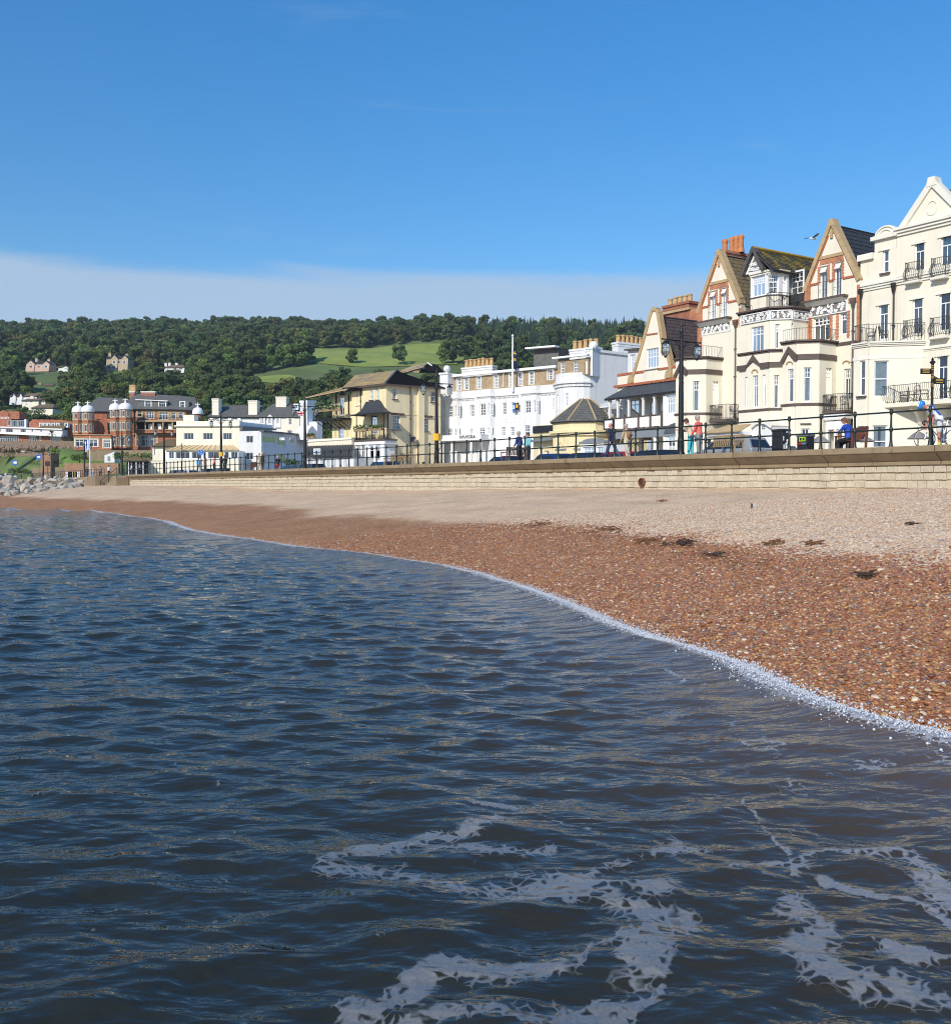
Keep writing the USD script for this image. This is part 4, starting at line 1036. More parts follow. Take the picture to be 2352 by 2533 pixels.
for x in (1180,1500,1800):
 u = F.at(9).q(x,1150)[0]; zt = z0b - 0.17
 pgb = Polygon([(0.0,zt),(1.25,zt),(1.22,zt - 0.16),(0.85,zt - 0.22),(0.55,zt - 0.5),(0.30,zt - 0.95),(0.16,zt - 1.08),(0.0,zt - 1.1)])
 part("bracket", hb, MB().prism(pgb, F.P0 + F.u * (u - 0.1), F.n, UP, F.u, 0, 0.2), M["cream2"])
F.at(9)
F.done()
# -- the two red and cream gabled houses (the second is the first, further along)
def src_fronts():
 m = {}
 m["F"] = Front.par(None, 21.6, crop=8); m["G"] = Front.par(None, 19.0, crop=7)
 m["H"] = Front(None, m["G"].plan(1560), CHK); m["H"].at(9)
 m["R"] = Front(None, m["H"].plan(220), WN)
 return m
SRC = src_fronts()
APX = SRC["F"].at(8).q(370, 580)
def gabled_house(b,ds,first):
 off = -WD * ds            # u runs against WD
 mk = {}
 for k,s0 in SRC.items():
  f = Front(b,s0.P0[:2] + (WD * ds),s0.u[:2]); f.src = s0; f.u,f.n = s0.u,s0.n; mk[k] = f
 F, G, H, R = mk["F"].at(8), mk["G"].at(7), mk["H"].at(9), mk["R"].at(9)
 A,Lf,Rf = F.q(370,600),F.q(20,1440),F.q(690,1290)
 zf = Rf[1]
 slope = (A[1] - zf) / (Rf[0] - A[0])
 Lf = (A[0] - (A[1] - zf) / slope,zf)
 uL,uR = Lf[0] + 0.15,F.q(694,1500)[0]
 F.wall("cream2", Polygon([(uL, F.ground), (uR, F.ground), (uR, zf), (A[0], A[1] - 0.02), (uL, zf)]), depth=0.5, name="front_wall")
 part("house_body", b, MB().prism(Polygon([(uL, F.ground), (uR, F.ground), (uR, zf - 0.1), (A[0], A[1] - 0.4), (uL, zf - 0.1)]), F.P0, F.u, UP, F.n, -9, -0.504), M["brickred"])
 F.gable_roof((float(Lf[0]) - 0.1, zf - 0.12), (float(A[0]), A[1] - 0.16), (float(Rf[0]) + 0.1, zf - 0.12), 9.0, "slate" if first else "tileolive", front=-0.36)
 # coping stones up both slopes
 n_ = 9
 for sgn,P0,P1 in ((1,np.array(Lf),np.array(A)),(1,np.array(A),np.array(Rf))):
  d = (P1 - P0); Ln = np.linalg.norm(d); d /= Ln; nn = np.array([-d[1],d[0]]); nn = nn if nn[1] > 0 else -nn
  for i in range(n_):
   p,q = P0 + d * Ln * i / n_,P0 + d * (Ln * (i + 1) / n_ - 0.012)
   part("coping_stone", b, MB().prism(Polygon([p - nn * 0.12, q - nn * 0.12, q + nn * 0.14, p + nn * 0.14]), F.P0, F.u, UP, F.n, -0.42, 0.14), M["buff"])
 part("kneeler", b, MB().prism(Polygon([(A[0] - 0.2, A[1] - 0.3), (A[0] + 0.2, A[1] - 0.3), (A[0] + 0.13, A[1] + 0.14), (A[0] - 0.13, A[1] + 0.14)]), F.P0, F.u, UP, F.n, -0.43, 0.16), M["buff"], label="buff apex stone of the gable")
 pl = lambda mt,pts,pr,nm: F.plate(mt,[(u,z) for u,z in pts],-0.01,pr,nm,raw=True)
 lim = lambda z,e=0.2: ((A[0] - (A[1] - z) / slope) + e,(A[0] + (A[1] - z) / slope) - e)
 hb0,hb1 = F.q(180,1050)[1],F.q(170,1125)[1]
 # buff band, brick lintel zone, brick jambs, thin terracotta strings, small brick apex
 l,r_ = lim(hb0); l2,r2 = lim(hb1 - 0.35)
 pl("buff", [(l, hb0 - 0.1), (r_, hb0 - 0.1), (r_ - 0.05, hb0 + 0.1), (l + 0.05, hb0 + 0.1)], 0.08, "stone_band")
 pl("brickred", [(l + 0.06, hb0 - 0.1), (r_ - 0.06, hb0 - 0.1), (r_ + 0.02, hb0 - 0.42), (l - 0.02, hb0 - 0.42)], 0.035, "brick_band")
 t0 = F.q(310,735)[1]; l,r_ = lim(t0)
 pl("brickred" if not first else "buff", [(l, t0), (r_, t0), (A[0], A[1] - 0.28)], 0.03, "apex_panel")
 pl("buff", [(l - 0.05, t0 - 0.12), (r_ + 0.05, t0 - 0.12), (r_, t0), (l, t0)], 0.06, "stone_band")
 pl("buff", [(A[0] - 0.09, t0 - 0.42), (A[0] + 0.09, t0 - 0.42), (A[0] + 0.09, t0 - 0.12), (A[0] - 0.09, t0 - 0.12)], 0.1, "corbel")
 w1,w2 = F.rect(230,1125,312,1500),F.rect(400,1078,476,1470)
 for i,w in enumerate((w1,w2)):
  F.win(0, 0, 0, 0, ((0.17, 2, 4), (0.83, 1, 2)), cur="net", raw=w, edge=0.06, bar=0.025, sill="ivory")
  # juliet guard of two thin rails
  mb = MB();
  for zz_ in (w[1] + 0.98,w[1] + 0.5): mb.bar(F.w(w[0] - 0.05,zz_,0.12),F.w(w[2] + 0.05,zz_,0.12),0.012,4)
  for uu in (w[0] - 0.05,w[2] + 0.05): mb.bar(F.w(uu,w[1],0.12),F.w(uu,w[1] + 1.0,0.12),0.012,4); mb.bar(F.w(uu,w[1] + 0.98,0),F.w(uu,w[1] + 0.98,0.12),0.01,4)
  part("window_guard", b, mb, M["wroughtiron"])
  # open fanlight tipped out over the window
  if True:
   a = F.w((w[0] + w[2]) / 2,w[3] - 0.10,-0.05); dn = (F.n * 0.5 - UP * 0.86)
   c = a + dn * 0.19
   part("open_fanlight", b, MB().box(c, (w[2] - w[0] - 0.1, 0.38, 0.035), [F.u, dn, np.cross(F.u, dn)]), M["frame"])
  j = 0.15
  zt,zb_ = w[3] + 0.02,w[1] + 0.98 if True else w[1]
  for uu in (w[0] - j,w[2]):
   teeth = []
   k = 12
   for e in range(k):
    za,zc_ = zb_ + (zt - zb_) * e / k,zb_ + (zt - zb_) * (e + 1) / k
    ex = 0.05 if e % 2 else 0.0
    teeth.append(sbox(uu - (ex if uu < w[0] else 0),za,uu + j + (ex if uu > w[0] else 0),zc_))
   part("brick_jamb", b, MB().prism(unary_union(teeth), F.P0, F.u, UP, F.n, -0.01, 0.03), M["brickred"])
 zs = w2[1] + 0.98
 l,r_ = lim(zs)
 for a, c in ((l, w1[0] - 0.15), (w1[2] + 0.15, w2[0] - 0.15), (w2[2] + 0.15, r_)): pl("redtrim", [(a, zs - 0.07), (c, zs - 0.07), (c, zs + 0.07), (a, zs + 0.07)], 0.05, "terracotta_string")
 for sgn in (-1,1):
  P0,P1 = np.array([lim(zs,0.14)[0 if sgn < 0 else 1],zs]),np.array([lim(t0 - 0.2,0.14)[0 if sgn < 0 else 1],t0 - 0.2])
  pl("redtrim", [P0, P0 - [sgn * 0.09, 0], P1 - [sgn * 0.09, 0], P1], 0.04, "terracotta_edge")
 # hood, frieze and second floor windows
 h0,h1 = F.q(65,1577),F.q(560,1482)
 zt = (h0[1] + h1[1]) / 2
 mb = MB().box(F.w((h0[0] + h1[0]) / 2,zt + 0.06,0.24),(h1[0] - h0[0],0.5,0.12),[F.u,F.n,UP])
 part("hood", b, mb, M["brown"])
 part("hood_soffit", b, MB().prism(Polygon([(0.0, zt - 0.26), (0.16, zt - 0.24), (0.44, zt - 0.004), (0.0, zt - 0.004)]), F.P0 + F.u * (h0[0] + 0.15), F.n, UP, F.u, 0, h1[0] - h0[0] - 0.3), M["ivory"])
 ft,fb = F.q(330,1575)[1] + 0.04,F.q(330,1690)[1]
 fz = F.q(118,1600)[0],F.q(542,1545)[0]
 pgF = [(fz[0],fb),(fz[1],fb),(fz[1],ft - 0.02),(fz[0],ft - 0.02)]
 F_frieze(F,pgF,11 if first else 12)
 wz1,wz0 = F.q(250,1720)[1],F.at(9).q(250,225)[1]; F.at(8)
 ua,ub = F.q(150,1850)[0],F.q(347,1850)[0]
 F.win(0, 0, 0, 0, ((0.3, 2, 4), (0.7, 1, 3)), cur="bluedark", raw=(ua, wz0 + 0.05, ub, wz1), bar=0.05)
 uc,ud = F.q(465,1850)[0],F.q(540,1850)[0]
 F.win(0, 0, 0, 0, ((0.3, 2, 2), (0.7, 1, 1)), cur="net", raw=(uc, wz0 + 0.25, ud, wz1 + 0.05))
 for uu in (F.q(122,1850)[0],F.q(358,1850)[0],F.q(432,1850)[0],F.q(560,1850)[0]):
  teeth = [sbox(uu - 0.07 - (0.04 if e % 2 else 0),wz0 + (fb - wz0) * e / 16,uu + 0.07 + (0.04 if e % 2 else 0),wz0 + (fb - wz0) * (e + 1) / 16) for e in range(16)]
  part("brick_jamb", b, MB().prism(unary_union(teeth), F.P0, F.u, UP, F.n, -0.01, 0.03), M["brickred"])
 zr = F.q(620,1530)[1]
 pl("brickred", [(h1[0] + 0.02, zr - 0.15), (uR, zr - 0.15), (uR, zr + 0.18), (h1[0] + 0.02, zr + 0.18)], 0.04, "brick_band")
 pl("brickred", [(uR - 0.18, wz0 - 0.3), (uR, wz0 - 0.3), (uR, zr + 0.9), (uR - 0.18, zr + 0.9)], 0.05, "brick_pier")
 pl("brickred", [(uL - 0.1, wz0 - 0.3), (uL + 0.28, wz0 - 0.3), (uL + 0.28, zf + 0.5), (uL - 0.1, zf + 0.5)], 0.12, "brick_pier")
 F.pipe(632, 1530, None, 0.06, "greypipe")
 # main front beside the bay: window under an arched hood, balcony, porch
 F.at(9)
 F.win(532, 555, 612, 935, ((0.28, 2, 3), (0.72, 1, 2)), cur="creamcurtain"); F.arch(518, 452, 610, 490, None)
 zl1 = F.q(540,245)[1]
 cornice(F, F.q(435, 300)[0], uR, zl1 - 0.12, zl1 + 0.1, 0.1, 1, "brown", "string_course")
 # bay
 gu0,gu1 = G.q(1385,800)[0],G.q(1560,800)[0]
 hu1 = H.q(220,800)[0]; ru1 = (21.6 - 19.0) - hu1 / math.sqrt(2)
 bt = G.at(6).q(1480,1560)[1]; G.at(7)
 for X,a,c,dp in ((G,gu0,gu1,1.5),(H,0.0,hu1,0.9),(R,0.0,ru1,0.9)):
  X.wall("cream2", Polygon([(a, X.ground), (c, X.ground), (c, bt - 0.12), (a, bt - 0.12)]), depth=dp, name="bay_wall")
 zb = G.q(1560,235)[1]; zb2 = G.q(1460,882)[1]
 for X,a,c in ((G,gu0 - 0.12,gu1 + 0.07),(H,-0.1,hu1 + 0.07),(R,-0.06,ru1)):
  cornice(X, a, c, bt - 0.115, bt + 0.1, 0.16, 2, "brown", "bay_ledge")
  cornice(X, a, c, zb2 - 0.09, zb2 + 0.09, 0.07, 1, "brown", "string_course")
  if X is not G: cornice(X, a, c, zb - 0.17, zb + 0.17, 0.13, 1, "brown", "drip_mould")
 pk,e0 = G.q(1480,105),G.q(1368,250)
 um = pk[0]; hw = (gu1 - gu0) / 2 + 0.06
 o = [(um - hw - 0.06,zb - 0.17),(um,pk[1] + 0.05),(um + hw + 0.06,zb + 0.12),(um + hw + 0.06,zb - 0.2),(um + hw - 0.12,zb - 0.2),(um,pk[1] - 0.33),(um - hw + 0.16,zb - 0.30),(um - hw - 0.06,zb - 0.30)]
 G.plate("brown", o, -0.01, 0.14, "pointed_drip_mould", raw=True)
 G.win(1458, 392, 1530, 840, COT, cur="net"); G.arch(1440, 288, 1532, 330, None)
 H.win(42, 538, 130, 960, COT, cur="net"); R.win(312, 545, 382, 930, COT, cur="creamcurtain")
 H.win(8, 1290, 110, 1400, ((1, 1, 2),), cur="bluedark")
 u0,z0,u1,z1 = H.rect(-5,1226,128,1240)
 H.plate("brown", [(u0, z0), (u1, z0), (u1, z1), (u0, z1)], -0.01, 0.1, "lintel", raw=True)
 # thin guard along the top of the bay
 mb = MB()
 for X,a,c in ((G,gu0,gu1),(H,0.0,hu1),(R,0.0,ru1)):
  k = max(2,int((c - a) / 0.15))
  for i in range(k + 1):
   p = X.w(a + (c - a) * i / k,bt + 0.1,-0.02); mb.bar(p,p + UP * 0.72,0.008,4)
  mb.beam(X.w(a,bt + 0.82,-0.02),X.w(c,bt + 0.82,-0.02),0.03,0.025)
 part("bay_guard", b, mb, M["wroughtiron"])
 # balcony over the porch
 R.at(9)
 pb = F.q(440,1090); pe = F.q(640,1060)
 zfl = F.q(520,1075)[1] - 0.05
 part("balcony_floor", b, MB().box(F.w((pb[0] + uR) / 2, zfl - 0.08, 0.68), (uR - pb[0], 1.4, 0.16), [F.u, F.n, UP]), M["brown" if first else "greypipe"])
 mb = MB()
 for a,c in ((F.w(pb[0] + 0.03,zfl,0.0),F.w(pb[0] + 0.03,zfl,1.34)),(F.w(pb[0] + 0.03,zfl,1.34),F.w(uR - 0.03,zfl,1.34)),(F.w(uR - 0.03,zfl,1.34),F.w(uR - 0.03,zfl,0.0))):
  d = c - a; k = int(np.linalg.norm(d) / 0.12)
  for i in range(k + 1): mb.bar(a + d * i / k,a + d * i / k + UP * 1.0,0.012,4)
  mb.beam(a + UP * 1.0,c + UP * 1.0,0.04,0.03); mb.beam(a + UP * 0.1,c + UP * 0.1,0.03,0.02)
 part("balcony_rail", b, mb, M["wroughtiron"])
 # porch
 zp = zfl - 0.18
 if first:
  pm = MB()
  pm.box(F.w((pb[0] + uR) / 2,zp - 0.17,0.62),(uR - pb[0] - 0.1,1.3,0.30),[F.u,F.n,UP])
  k = 14
  for i in range(k): pm.box(F.w(pb[0] + 0.15 + (uR - pb[0] - 0.3) * i / (k - 1),zp - 0.36,1.24),(0.05,0.06,0.07),[F.u,F.n,UP])
  pm.box(F.w((pb[0] + uR) / 2,zp - 0.7,1.1),(uR - pb[0] - 0.2,0.12,0.5),[F.u,F.n,UP])
  for uu in (pb[0] + 0.2,(pb[0] + uR) / 2,uR - 0.2): pm.box(F.w(uu,(F.ground + zp - 0.9) / 2,1.1),(0.16,0.16,zp - 0.9 - F.ground),[F.u,F.n,UP])
  part("porch", b, pm, M["frame"])
  F.win(0, 0, 0, 0, ((0.2, 1, 2), (0.8, 1, 2)), cur="dark", raw=(pb[0] + 0.3, F.ground, uR - 0.3, zp - 1.0), name="porch_door")
 for X in (F,G,H,R): X.done()
 return F,uL,uR,A,zf
def F_frieze(F,P,seed):
 pan = part("frieze", F.b, MB().prism(Polygon(P), F.P0, F.u, UP, F.n, 0.0, 0.05), M["friezegrey"])
 r = np.random.default_rng(seed); (u0,z0),(u1,z1) = P[0],P[2]
 h,L_ = z1 - z0,u1 - u0
 k = max(2,int(L_ / (h * 0.55))); shapes = []
 for i in range(k):
  for e in range(3):
   q = np.array([u0 + L_ * (i + 0.5) / k + r.uniform(-.2,.2) * h,(z0 + z1) / 2 + (e - 1) * h * 0.25])
   rad = h * r.uniform(0.13,0.2); a0 = r.uniform(0,6); a = np.linspace(a0,a0 + r.uniform(3.6,5.6),11); rr = np.linspace(rad,rad * 0.35,11)
   shapes.append(LineString(np.c_[q[0] + rr * np.cos(a),q[1] + rr * np.sin(a)]).buffer(h * 0.07,2))
 part("scroll_relief", pan, MB().prism(unary_union(shapes).intersection(Polygon(P).buffer(-0.02)), F.P0, F.u, UP, F.n, 0.045, 0.11), M["frame"], kind="stuff")
 part("frame_moulding", pan, MB().prism(Polygon(P).buffer(0.05, join_style=2).difference(Polygon(P).buffer(-0.01)), F.P0, F.u, UP, F.n, 0.0, 0.1), M["frame"])
ga = house("gabled_house", "cream gabled house with red brick trim next to the tall cream hotel, dark slate roof", "house", sm(18, 22))
FA,uLA,uRA,AA,zfA = gabled_house(ga,0.0,True)
sB = s_at(full(6,545,318)[0],21.6) - s_at(full(8,370,600)[0],21.6)
gb = house("gabled_house", "cream gabled house with red brick trim and olive tiled roof behind the nearest lamp post", "house", sm(27, 22))
FB,uLB,uRB,AB,zfB = gabled_house(gb,sB,False)
# chimney with four tall pots behind the olive roof
FBm = Front.par(gb,24.6,crop=6)
cp = FBm.plan(735); cz = FBm.q(735,372)[1]
chimney(gb, cp, (3.0, 0.9), zfB, cz, "brickred", 0, cap="brickred", u=WN)
stk = [FBm.w(FBm.q(x,300)[0],0,o) for x,o in ((612,0.0),(655,-0.5),(705,0.0),(765,0.0),(828,0.0))]
for i,p in enumerate(stk):
 h = 1.28
 part("chimney_pot", gb, MB().lathe([(0.26, 0), (0.27, 0.1), (0.21, 0.35), (0.19, h * .75), (0.235, h * .8), (0.235, h * .92), (0.18, h), (0.12, h), (0.1, h * .7)], [p[0], p[1], cz - 0.02], 12), M["terracotta"], smooth=40)
# -- the bay-fronted house between them, with a slate dormer
hc = house("bay_house", "cream bay fronted house with slate oriel dormer between the two gabled houses", "house", sm(23, 21))
G = Front.par(hc,19.0,crop=7)
u0,u1 = G.q(802,700)[0],G.q(1200,700)[0]
H = Front(hc,G.plan(1200),CHK,crop=7); hu1 = 1.31
R = Front(hc,H.w(hu1,0)[:2],WN,crop=7); ru1 = 1.7
zt = G.at(6).q(1200,1100)[1]; zA = G.at(6).q(1000,1150)[1]
G.at(7)
for X,a,c,dp in ((G,u0,u1,2.4),(H,0.0,hu1,1.2),(R,0.0,ru1,1.2)):
 X.wall("cream2", Polygon([(a, X.ground), (c, X.ground), (c, zA - 0.1), (a, zA - 0.1)]), depth=dp, name="bay_wall")
part("house_body", hc, MB().box(np.r_[sm(s_at(1845, 21), 25.5), (zA + G.ground) / 2 - 0.2] - D3 * -1.6, (6.0, 8.0, zA - G.ground - 0.2), [G.u, G.n, UP]), M["cream2"])
zb,zb2,zb3 = G.q(1150,345)[1],G.q(1100,945)[1],G.q(1200,150)[1]
for X,a,c in ((G,u0 - 0.1,u1 + 0.07),(H,-0.08,hu1 + 0.07),(R,-0.05,ru1)):
 cornice(X, a, c, zA - 0.09, zA + 0.12, 0.26, 2, "brown", "bay_ledge")
 cornice(X, a, c, zb3 - 0.1, zb3 + 0.1, 0.12, 2, "brown", "string_course"); cornice(X, a, c, zb2 - 0.09, zb2 + 0.09, 0.07, 1, "brown", "string_course")
 if X is not G: cornice(X, a, c, zb - 0.17, zb + 0.17, 0.13, 1, "brown", "drip_mould")
um = G.q(1000,300)[0]; zp = G.q(1000,215)[1]
w_ = 0.62
o = [(u0 - 0.1,zb - 0.17),(um - w_,zb - 0.17),(um - w_ + 0.05,zb + 0.0),(um,zp - 0.34),(um + w_ - 0.05,zb),(um + w_,zb - 0.17),(u1 + 0.07,zb - 0.17),(u1 + 0.07,zb + 0.17),(um + w_ - 0.12,zb + 0.17),(um,zp + 0.03),(um - w_ + 0.12,zb + 0.17),(u0 - 0.1,zb + 0.17)]
G.plate("brown", o, -0.01, 0.14, "pointed_drip_mould", raw=True)
G.win(882, 500, 916, 920, COT, cur="net"); G.win(985, 480, 1056, 912, ((0.3, 1, 2), (0.7, 1, 2)), cur="bluedark"); G.win(1118, 470, 1156, 905, COT, cur="net")
G.arch(975,395,1060,445,None)
H.win(1272, 475, 1340, 920, COT, cur="creamcurtain")
G.at(6); H.at(6); R.at(6)
F_frieze(G,[(G.q(845,1250)[0],G.q(1000,1285)[1]),(G.q(1213,1250)[0],G.q(1000,1285)[1]),(G.q(1213,1250)[0],G.q(1000,1185)[1] + 0.02),(G.q(845,1250)[0],G.q(1000,1185)[1] + 0.02)],21)
zf0,zf1 = G.q(1000,1285)[1],G.q(1000,1185)[1] + 0.02
F_frieze(H,[(0.06,zf0),(hu1 - 0.06,zf0),(hu1 - 0.06,zf1),(0.06,zf1)],22); F_frieze(R,[(0.06,zf0),(ru1 - 0.06,zf0),(ru1 - 0.06,zf1),(0.06,zf1)],23)
G.win(965, 1345, 1132, 1685, ((0.28, 2, 3), (0.72, 1, 3)), cur="bluedark"); H.win(1290, 1310, 1347, 1642, COT, cur="net"); R.win(1488, 1300, 1532, 1540, COT, cur="bluedark")
for X in (G,H,R): X.done()
# oriel dormer
D = Front.par(hc,19.7,crop=6)
du0,du1 = D.q(958,800)[0],D.q(1168,800)[0]
zd0,zd1 = zA + 0.12,D.q(1060,640)[1] + 0.12
DH = Front(hc,D.plan(1168),CHK,crop=6); dh1 = DH.q(1340,800)[0]
DR = Front(hc,DH.w(dh1,0)[:2],WN,crop=6); dr1 = DR.q(1470,800)[0]
for X,a,c,dp in ((D,du0,du1,2.2),(DH,0.0,dh1,0.9),(DR,0.0,dr1,0.8)):
 X.wall("cream2", Polygon([(a, zd0), (c, zd0), (c, zd0 + 0.95), (a, zd0 + 0.95)]), depth=dp, name="dormer_wall")
 X.wall("frame", Polygon([(a, zd0 + 0.954), (c, zd0 + 0.954), (c, zd1), (a, zd1)]), depth=dp, name="dormer_wall")
 cornice(X, a - 0.05, c + 0.05, zd1 - 0.22, zd1 + 0.02, 0.12, 2, "ivory", "dormer_cornice"); cornice(X, a - 0.03, c + 0.03, zd0 + 0.9, zd0 + 0.99, 0.08, 1, "greypipe", "dormer_sill")
D.win(975, 660, 1150, 935, ((0.36, 3, 6), (0.64, 1, 3)), cur="creamcurtain", bar=0.04); DH.win(1192, 640, 1332, 905, ((0.36, 2, 4), (0.64, 2, 2)), cur="creamcurtain"); DR.win(1378, 650, 1440, 1075, ((0.2, 1, 1), (0.8, 1, 1)), cur="net")
DM = Front.par(hc,21.75,crop=6)
mu0,mu1 = DM.q(1472,800)[0],DM.q(1720,800)[0]
DM.wall("slate", Polygon([(mu0 - 0.1, zd0), (mu1, zd0), (mu1, zd1), (mu0 - 0.1, zd1)]), depth=1.0, name="slate_hung_wall")
DM.win(1490, 615, 1665, 905, ((0.4, 2, 3), (0.6, 2, 2)), cur="creamcurtain", surround="frame")
for X in (D,DH,DR,DM): X.done()
# small gable with pierced bargeboard, ridge running back
ga0,gap,ga1 = D.q(888,600),D.q(1022,310),D.q(1150,548)
ga0 = (ga0[0],zd1 + 0.02); ga1 = (ga1[0],zd1 + 0.02)
D.plate("frame", [ga0, ga1, gap], -0.25, 0.05, "gable_panel", raw=True)
D.plate("friezegrey", [(ga0[0] + 0.32, ga0[1] + 0.1), (ga1[0] - 0.25, ga1[1] + 0.1), (gap[0], gap[1] - 0.45)], 0.05, 0.07, "gable_recess", raw=True)
r = np.random.default_rng(8); shp = []
for i in range(9):
 q = np.array([gap[0] + (i % 5 - 2) * 0.16,ga0[1] + 0.22 + (i // 5) * 0.30]); a = np.linspace(0,4.6,9); rr = np.linspace(0.11,0.04,9)
 shp.append(LineString(np.c_[q[0] + rr * np.cos(a + i),q[1] + rr * np.sin(a + i)]).buffer(0.035,2))
part("scroll_relief", hc, MB().prism(unary_union(shp), D.P0, D.u, UP, D.n, 0.065, 0.12), M["frame"], kind="stuff")
for a,c in ((ga0,gap),(gap,ga1)):
 d = np.array(c) - np.array(a); d /= np.linalg.norm(d); nn = np.array([-d[1],d[0]])
 D.plate("greypipe", [np.array(a) - d * 0.15 - nn * 0.05, np.array(c) - nn * 0.05, np.array(c) + nn * 0.14, np.array(a) - d * 0.15 + nn * 0.14], -0.1, 0.32, "bargeboard", raw=True)
# roof of the dormer: ridge level, near slope down to the eaves over cheek and window
Rz = gap[1] + 0.02
rid0,rid1 = D.w(gap[0],Rz,0.3),D.w(gap[0],Rz,-8)
ev = Front.par(hc,19.7)
e0 = D.w(ga1[0] + 0.05,zd1 + 0.04,0.3)
p_ch = DH.w(dh1,0,0.25); p_ch[2] = zd1 + 0.04
# main slope faces the camera along the ridge direction (perpendicular to the sea front)
slates(hc, [D.w(ga1[0] + 0.95, zd1 - 0.15, 0.25), rid0, rid1, D.w(ga1[0] + 0.95, zd1 - 0.15, -8)], "slatemoss", 0.1, rows=12)
slates(hc, [D.w(ga0[0] - 0.1, zd1 + 0.03, -8), rid1, rid0, D.w(ga0[0] - 0.1, zd1 + 0.03, 0.3)], "slatemoss", 0.1, rows=10)
part("ridge_tiles", hc, MB().tube([rid0 + UP * 0.06, rid1 + UP * 0.06], 0.13, 6), solid("orange_lichen_ridge", (0.36, 0.22, 0.03), 0.9, var=0.25))
# small dormer balcony with iron rail
mb = MB()
a0,a1,a2 = DH.w(-0.05,zd0 + 0.02,0.05),DH.w(dh1 * 0.25,zd0 + 0.02,0.75),DR.w(dr1 + 0.05,zd0 + 0.02,0.65)
for a,c in ((a0,a1),(a1,a2),(a2,DR.w(dr1 + 0.05,zd0 + 0.02,0.0))):
 d = c - a; k = max(1,int(np.linalg.norm(d) / 0.12))
 for i in range(k + 1): mb.bar(a + d * i / k,a + d * i / k + UP * 1.0,0.011,4)
 mb.beam(a + UP * 1.0,c + UP * 1.0,0.035,0.03)
part("balcony_rail", hc, mb, M["iron"])
mb = MB()
a0,a1 = G.w(u0 - 0.05,zA + 0.13,-0.05),G.w(u0 + 0.75,zA + 0.13,-0.05)
k = 7
for i in range(k + 1): mb.bar(a0 + (a1 - a0) * i / k,a0 + (a1 - a0) * i / k + UP * 0.95,0.012,4)
mb.beam(a0 + UP * 0.95,a1 + UP * 0.95,0.035,0.03); mb.beam(a0 + UP * 0.95,a0 + UP * 0.95 - G.n * 0.9,0.035,0.03)
part("balcony_rail", hc, mb, M["wroughtiron"])
# ---------------------------------------------------------------- house with the curved gable and verandah
def off_front(F,n,dirv=None):
 """A plane parallel to F, n metres in front of it."""
 return Front(F.b,(F.P0 + F.n * n)[:2],F.u[:2],ground=F.ground,crop=F.c)
def railing_between(b, pts, h, gap, r, mt, name="balcony_rail"):
 mb = MB()
 for a,c in zip(pts[:-1],pts[1:]):
  a,c = np.asarray(a,float),np.asarray(c,float); d = c - a; k = max(1,int(np.linalg.norm(d) / gap))
  for i in range(k + 1): mb.bar(a + d * i / k,a + d * i / k + UP * h,r,4)
  mb.beam(a + UP * h,c + UP * h,r * 3.2,r * 2.6); mb.beam(a + UP * 0.08,c + UP * 0.08,r * 2.6,r * 2)
 return part(name,b,mb,M[mt])
vh = house("verandah_house", "cream house with tall curved buff gable and lead roofed verandah left of nearest lamp post", "house", sm(36, 22))
F = Front.par(vh,22.5,crop=5)
zb = F.q(780,860)[1]
GL = [(612,890),(640,800),(700,600),(720,530),(765,370),(815,180),(835,120),(858,100),(885,112),(900,150),(925,300),(950,470),(980,500),(1005,590),(1030,710),(1052,845)]
base = F.pts([(465,None),(465,818),(612,795)]); tail = F.pts([(1052,730),(1112,715),(1112,None)])
P = base + F.pts(GL[2:-2]) + tail
F.wall("cream2", Polygon(P).buffer(0), depth=0.45, name="front_wall")
zpar = F.q(520,800)[1]
part("house_body", vh, MB().box(F.w((base[0][0] + tail[-1][0]) / 2, (F.ground + zpar) / 2 - 0.1, -4.4), (tail[-1][0] - base[0][0] - 0.1, 7.8, zpar - F.ground - 0.3), [F.u, F.n, UP]), M["cream2"])
F.coping(GL[:7],wid=0.26); F.coping(GL[6:10],wid=0.26); F.coping(GL[9:],wid=0.30)
F.plate("buff", [(585, 905), (640, 895), (640, 800), (600, 830)], 0.0, 0.22, "kneeler"); F.plate("buff", [(985, 850), (1055, 838), (1055, 740), (1000, 770)], 0.0, 0.22, "kneeler"); F.plate("buff", [(945, 580), (1000, 570), (1005, 490), (950, 480)], 0.0, 0.2, "scroll")
F.band("redtrim", [(465, 800, 825), (750, 760, 785)], 0.06, "terracotta_string"); F.band("redtrim", [(900, 738, 760), (1110, 708, 730)], 0.06, "terracotta_string"); F.band("redtrim", [(780, 372, 388), (895, 355, 371)], 0.05, "terracotta_string")
F.band("redtrim", [(440, 925, 950), (1100, 840, 866)], 0.20, "terracotta_cornice")
F.win(772, 525, 902, 735, ((0.42, 2, 4), (0.58, 1, 4)), cur="bluedark", sill="ivory")
ra,rm,rb = F.q(690,640),F.q(862,120),F.q(1035,640)
F.gable_roof((float(ra[0]) + 0.1, ra[1]), (float(rm[0]), rm[1] - 0.35), (float(rb[0]) + 0.45, ra[1] - 0.4), 9.0, "slatemix", front=-0.4)
# white attic block on the left
W2 = Front.par(vh,24.0,crop=5)
W2.wall("white", [(560, None), (575, 548), (705, 535), (705, None)], depth=3.5, name="attic_block"); W2.win(598, 590, 652, 780, ((0.4, 2, 2), (0.6, 1, 2)), cur="bluedark"); W2.done()
W2.band("greypipe", [(562, 535, 552), (705, 522, 540)], 0.3, "lead_edge")
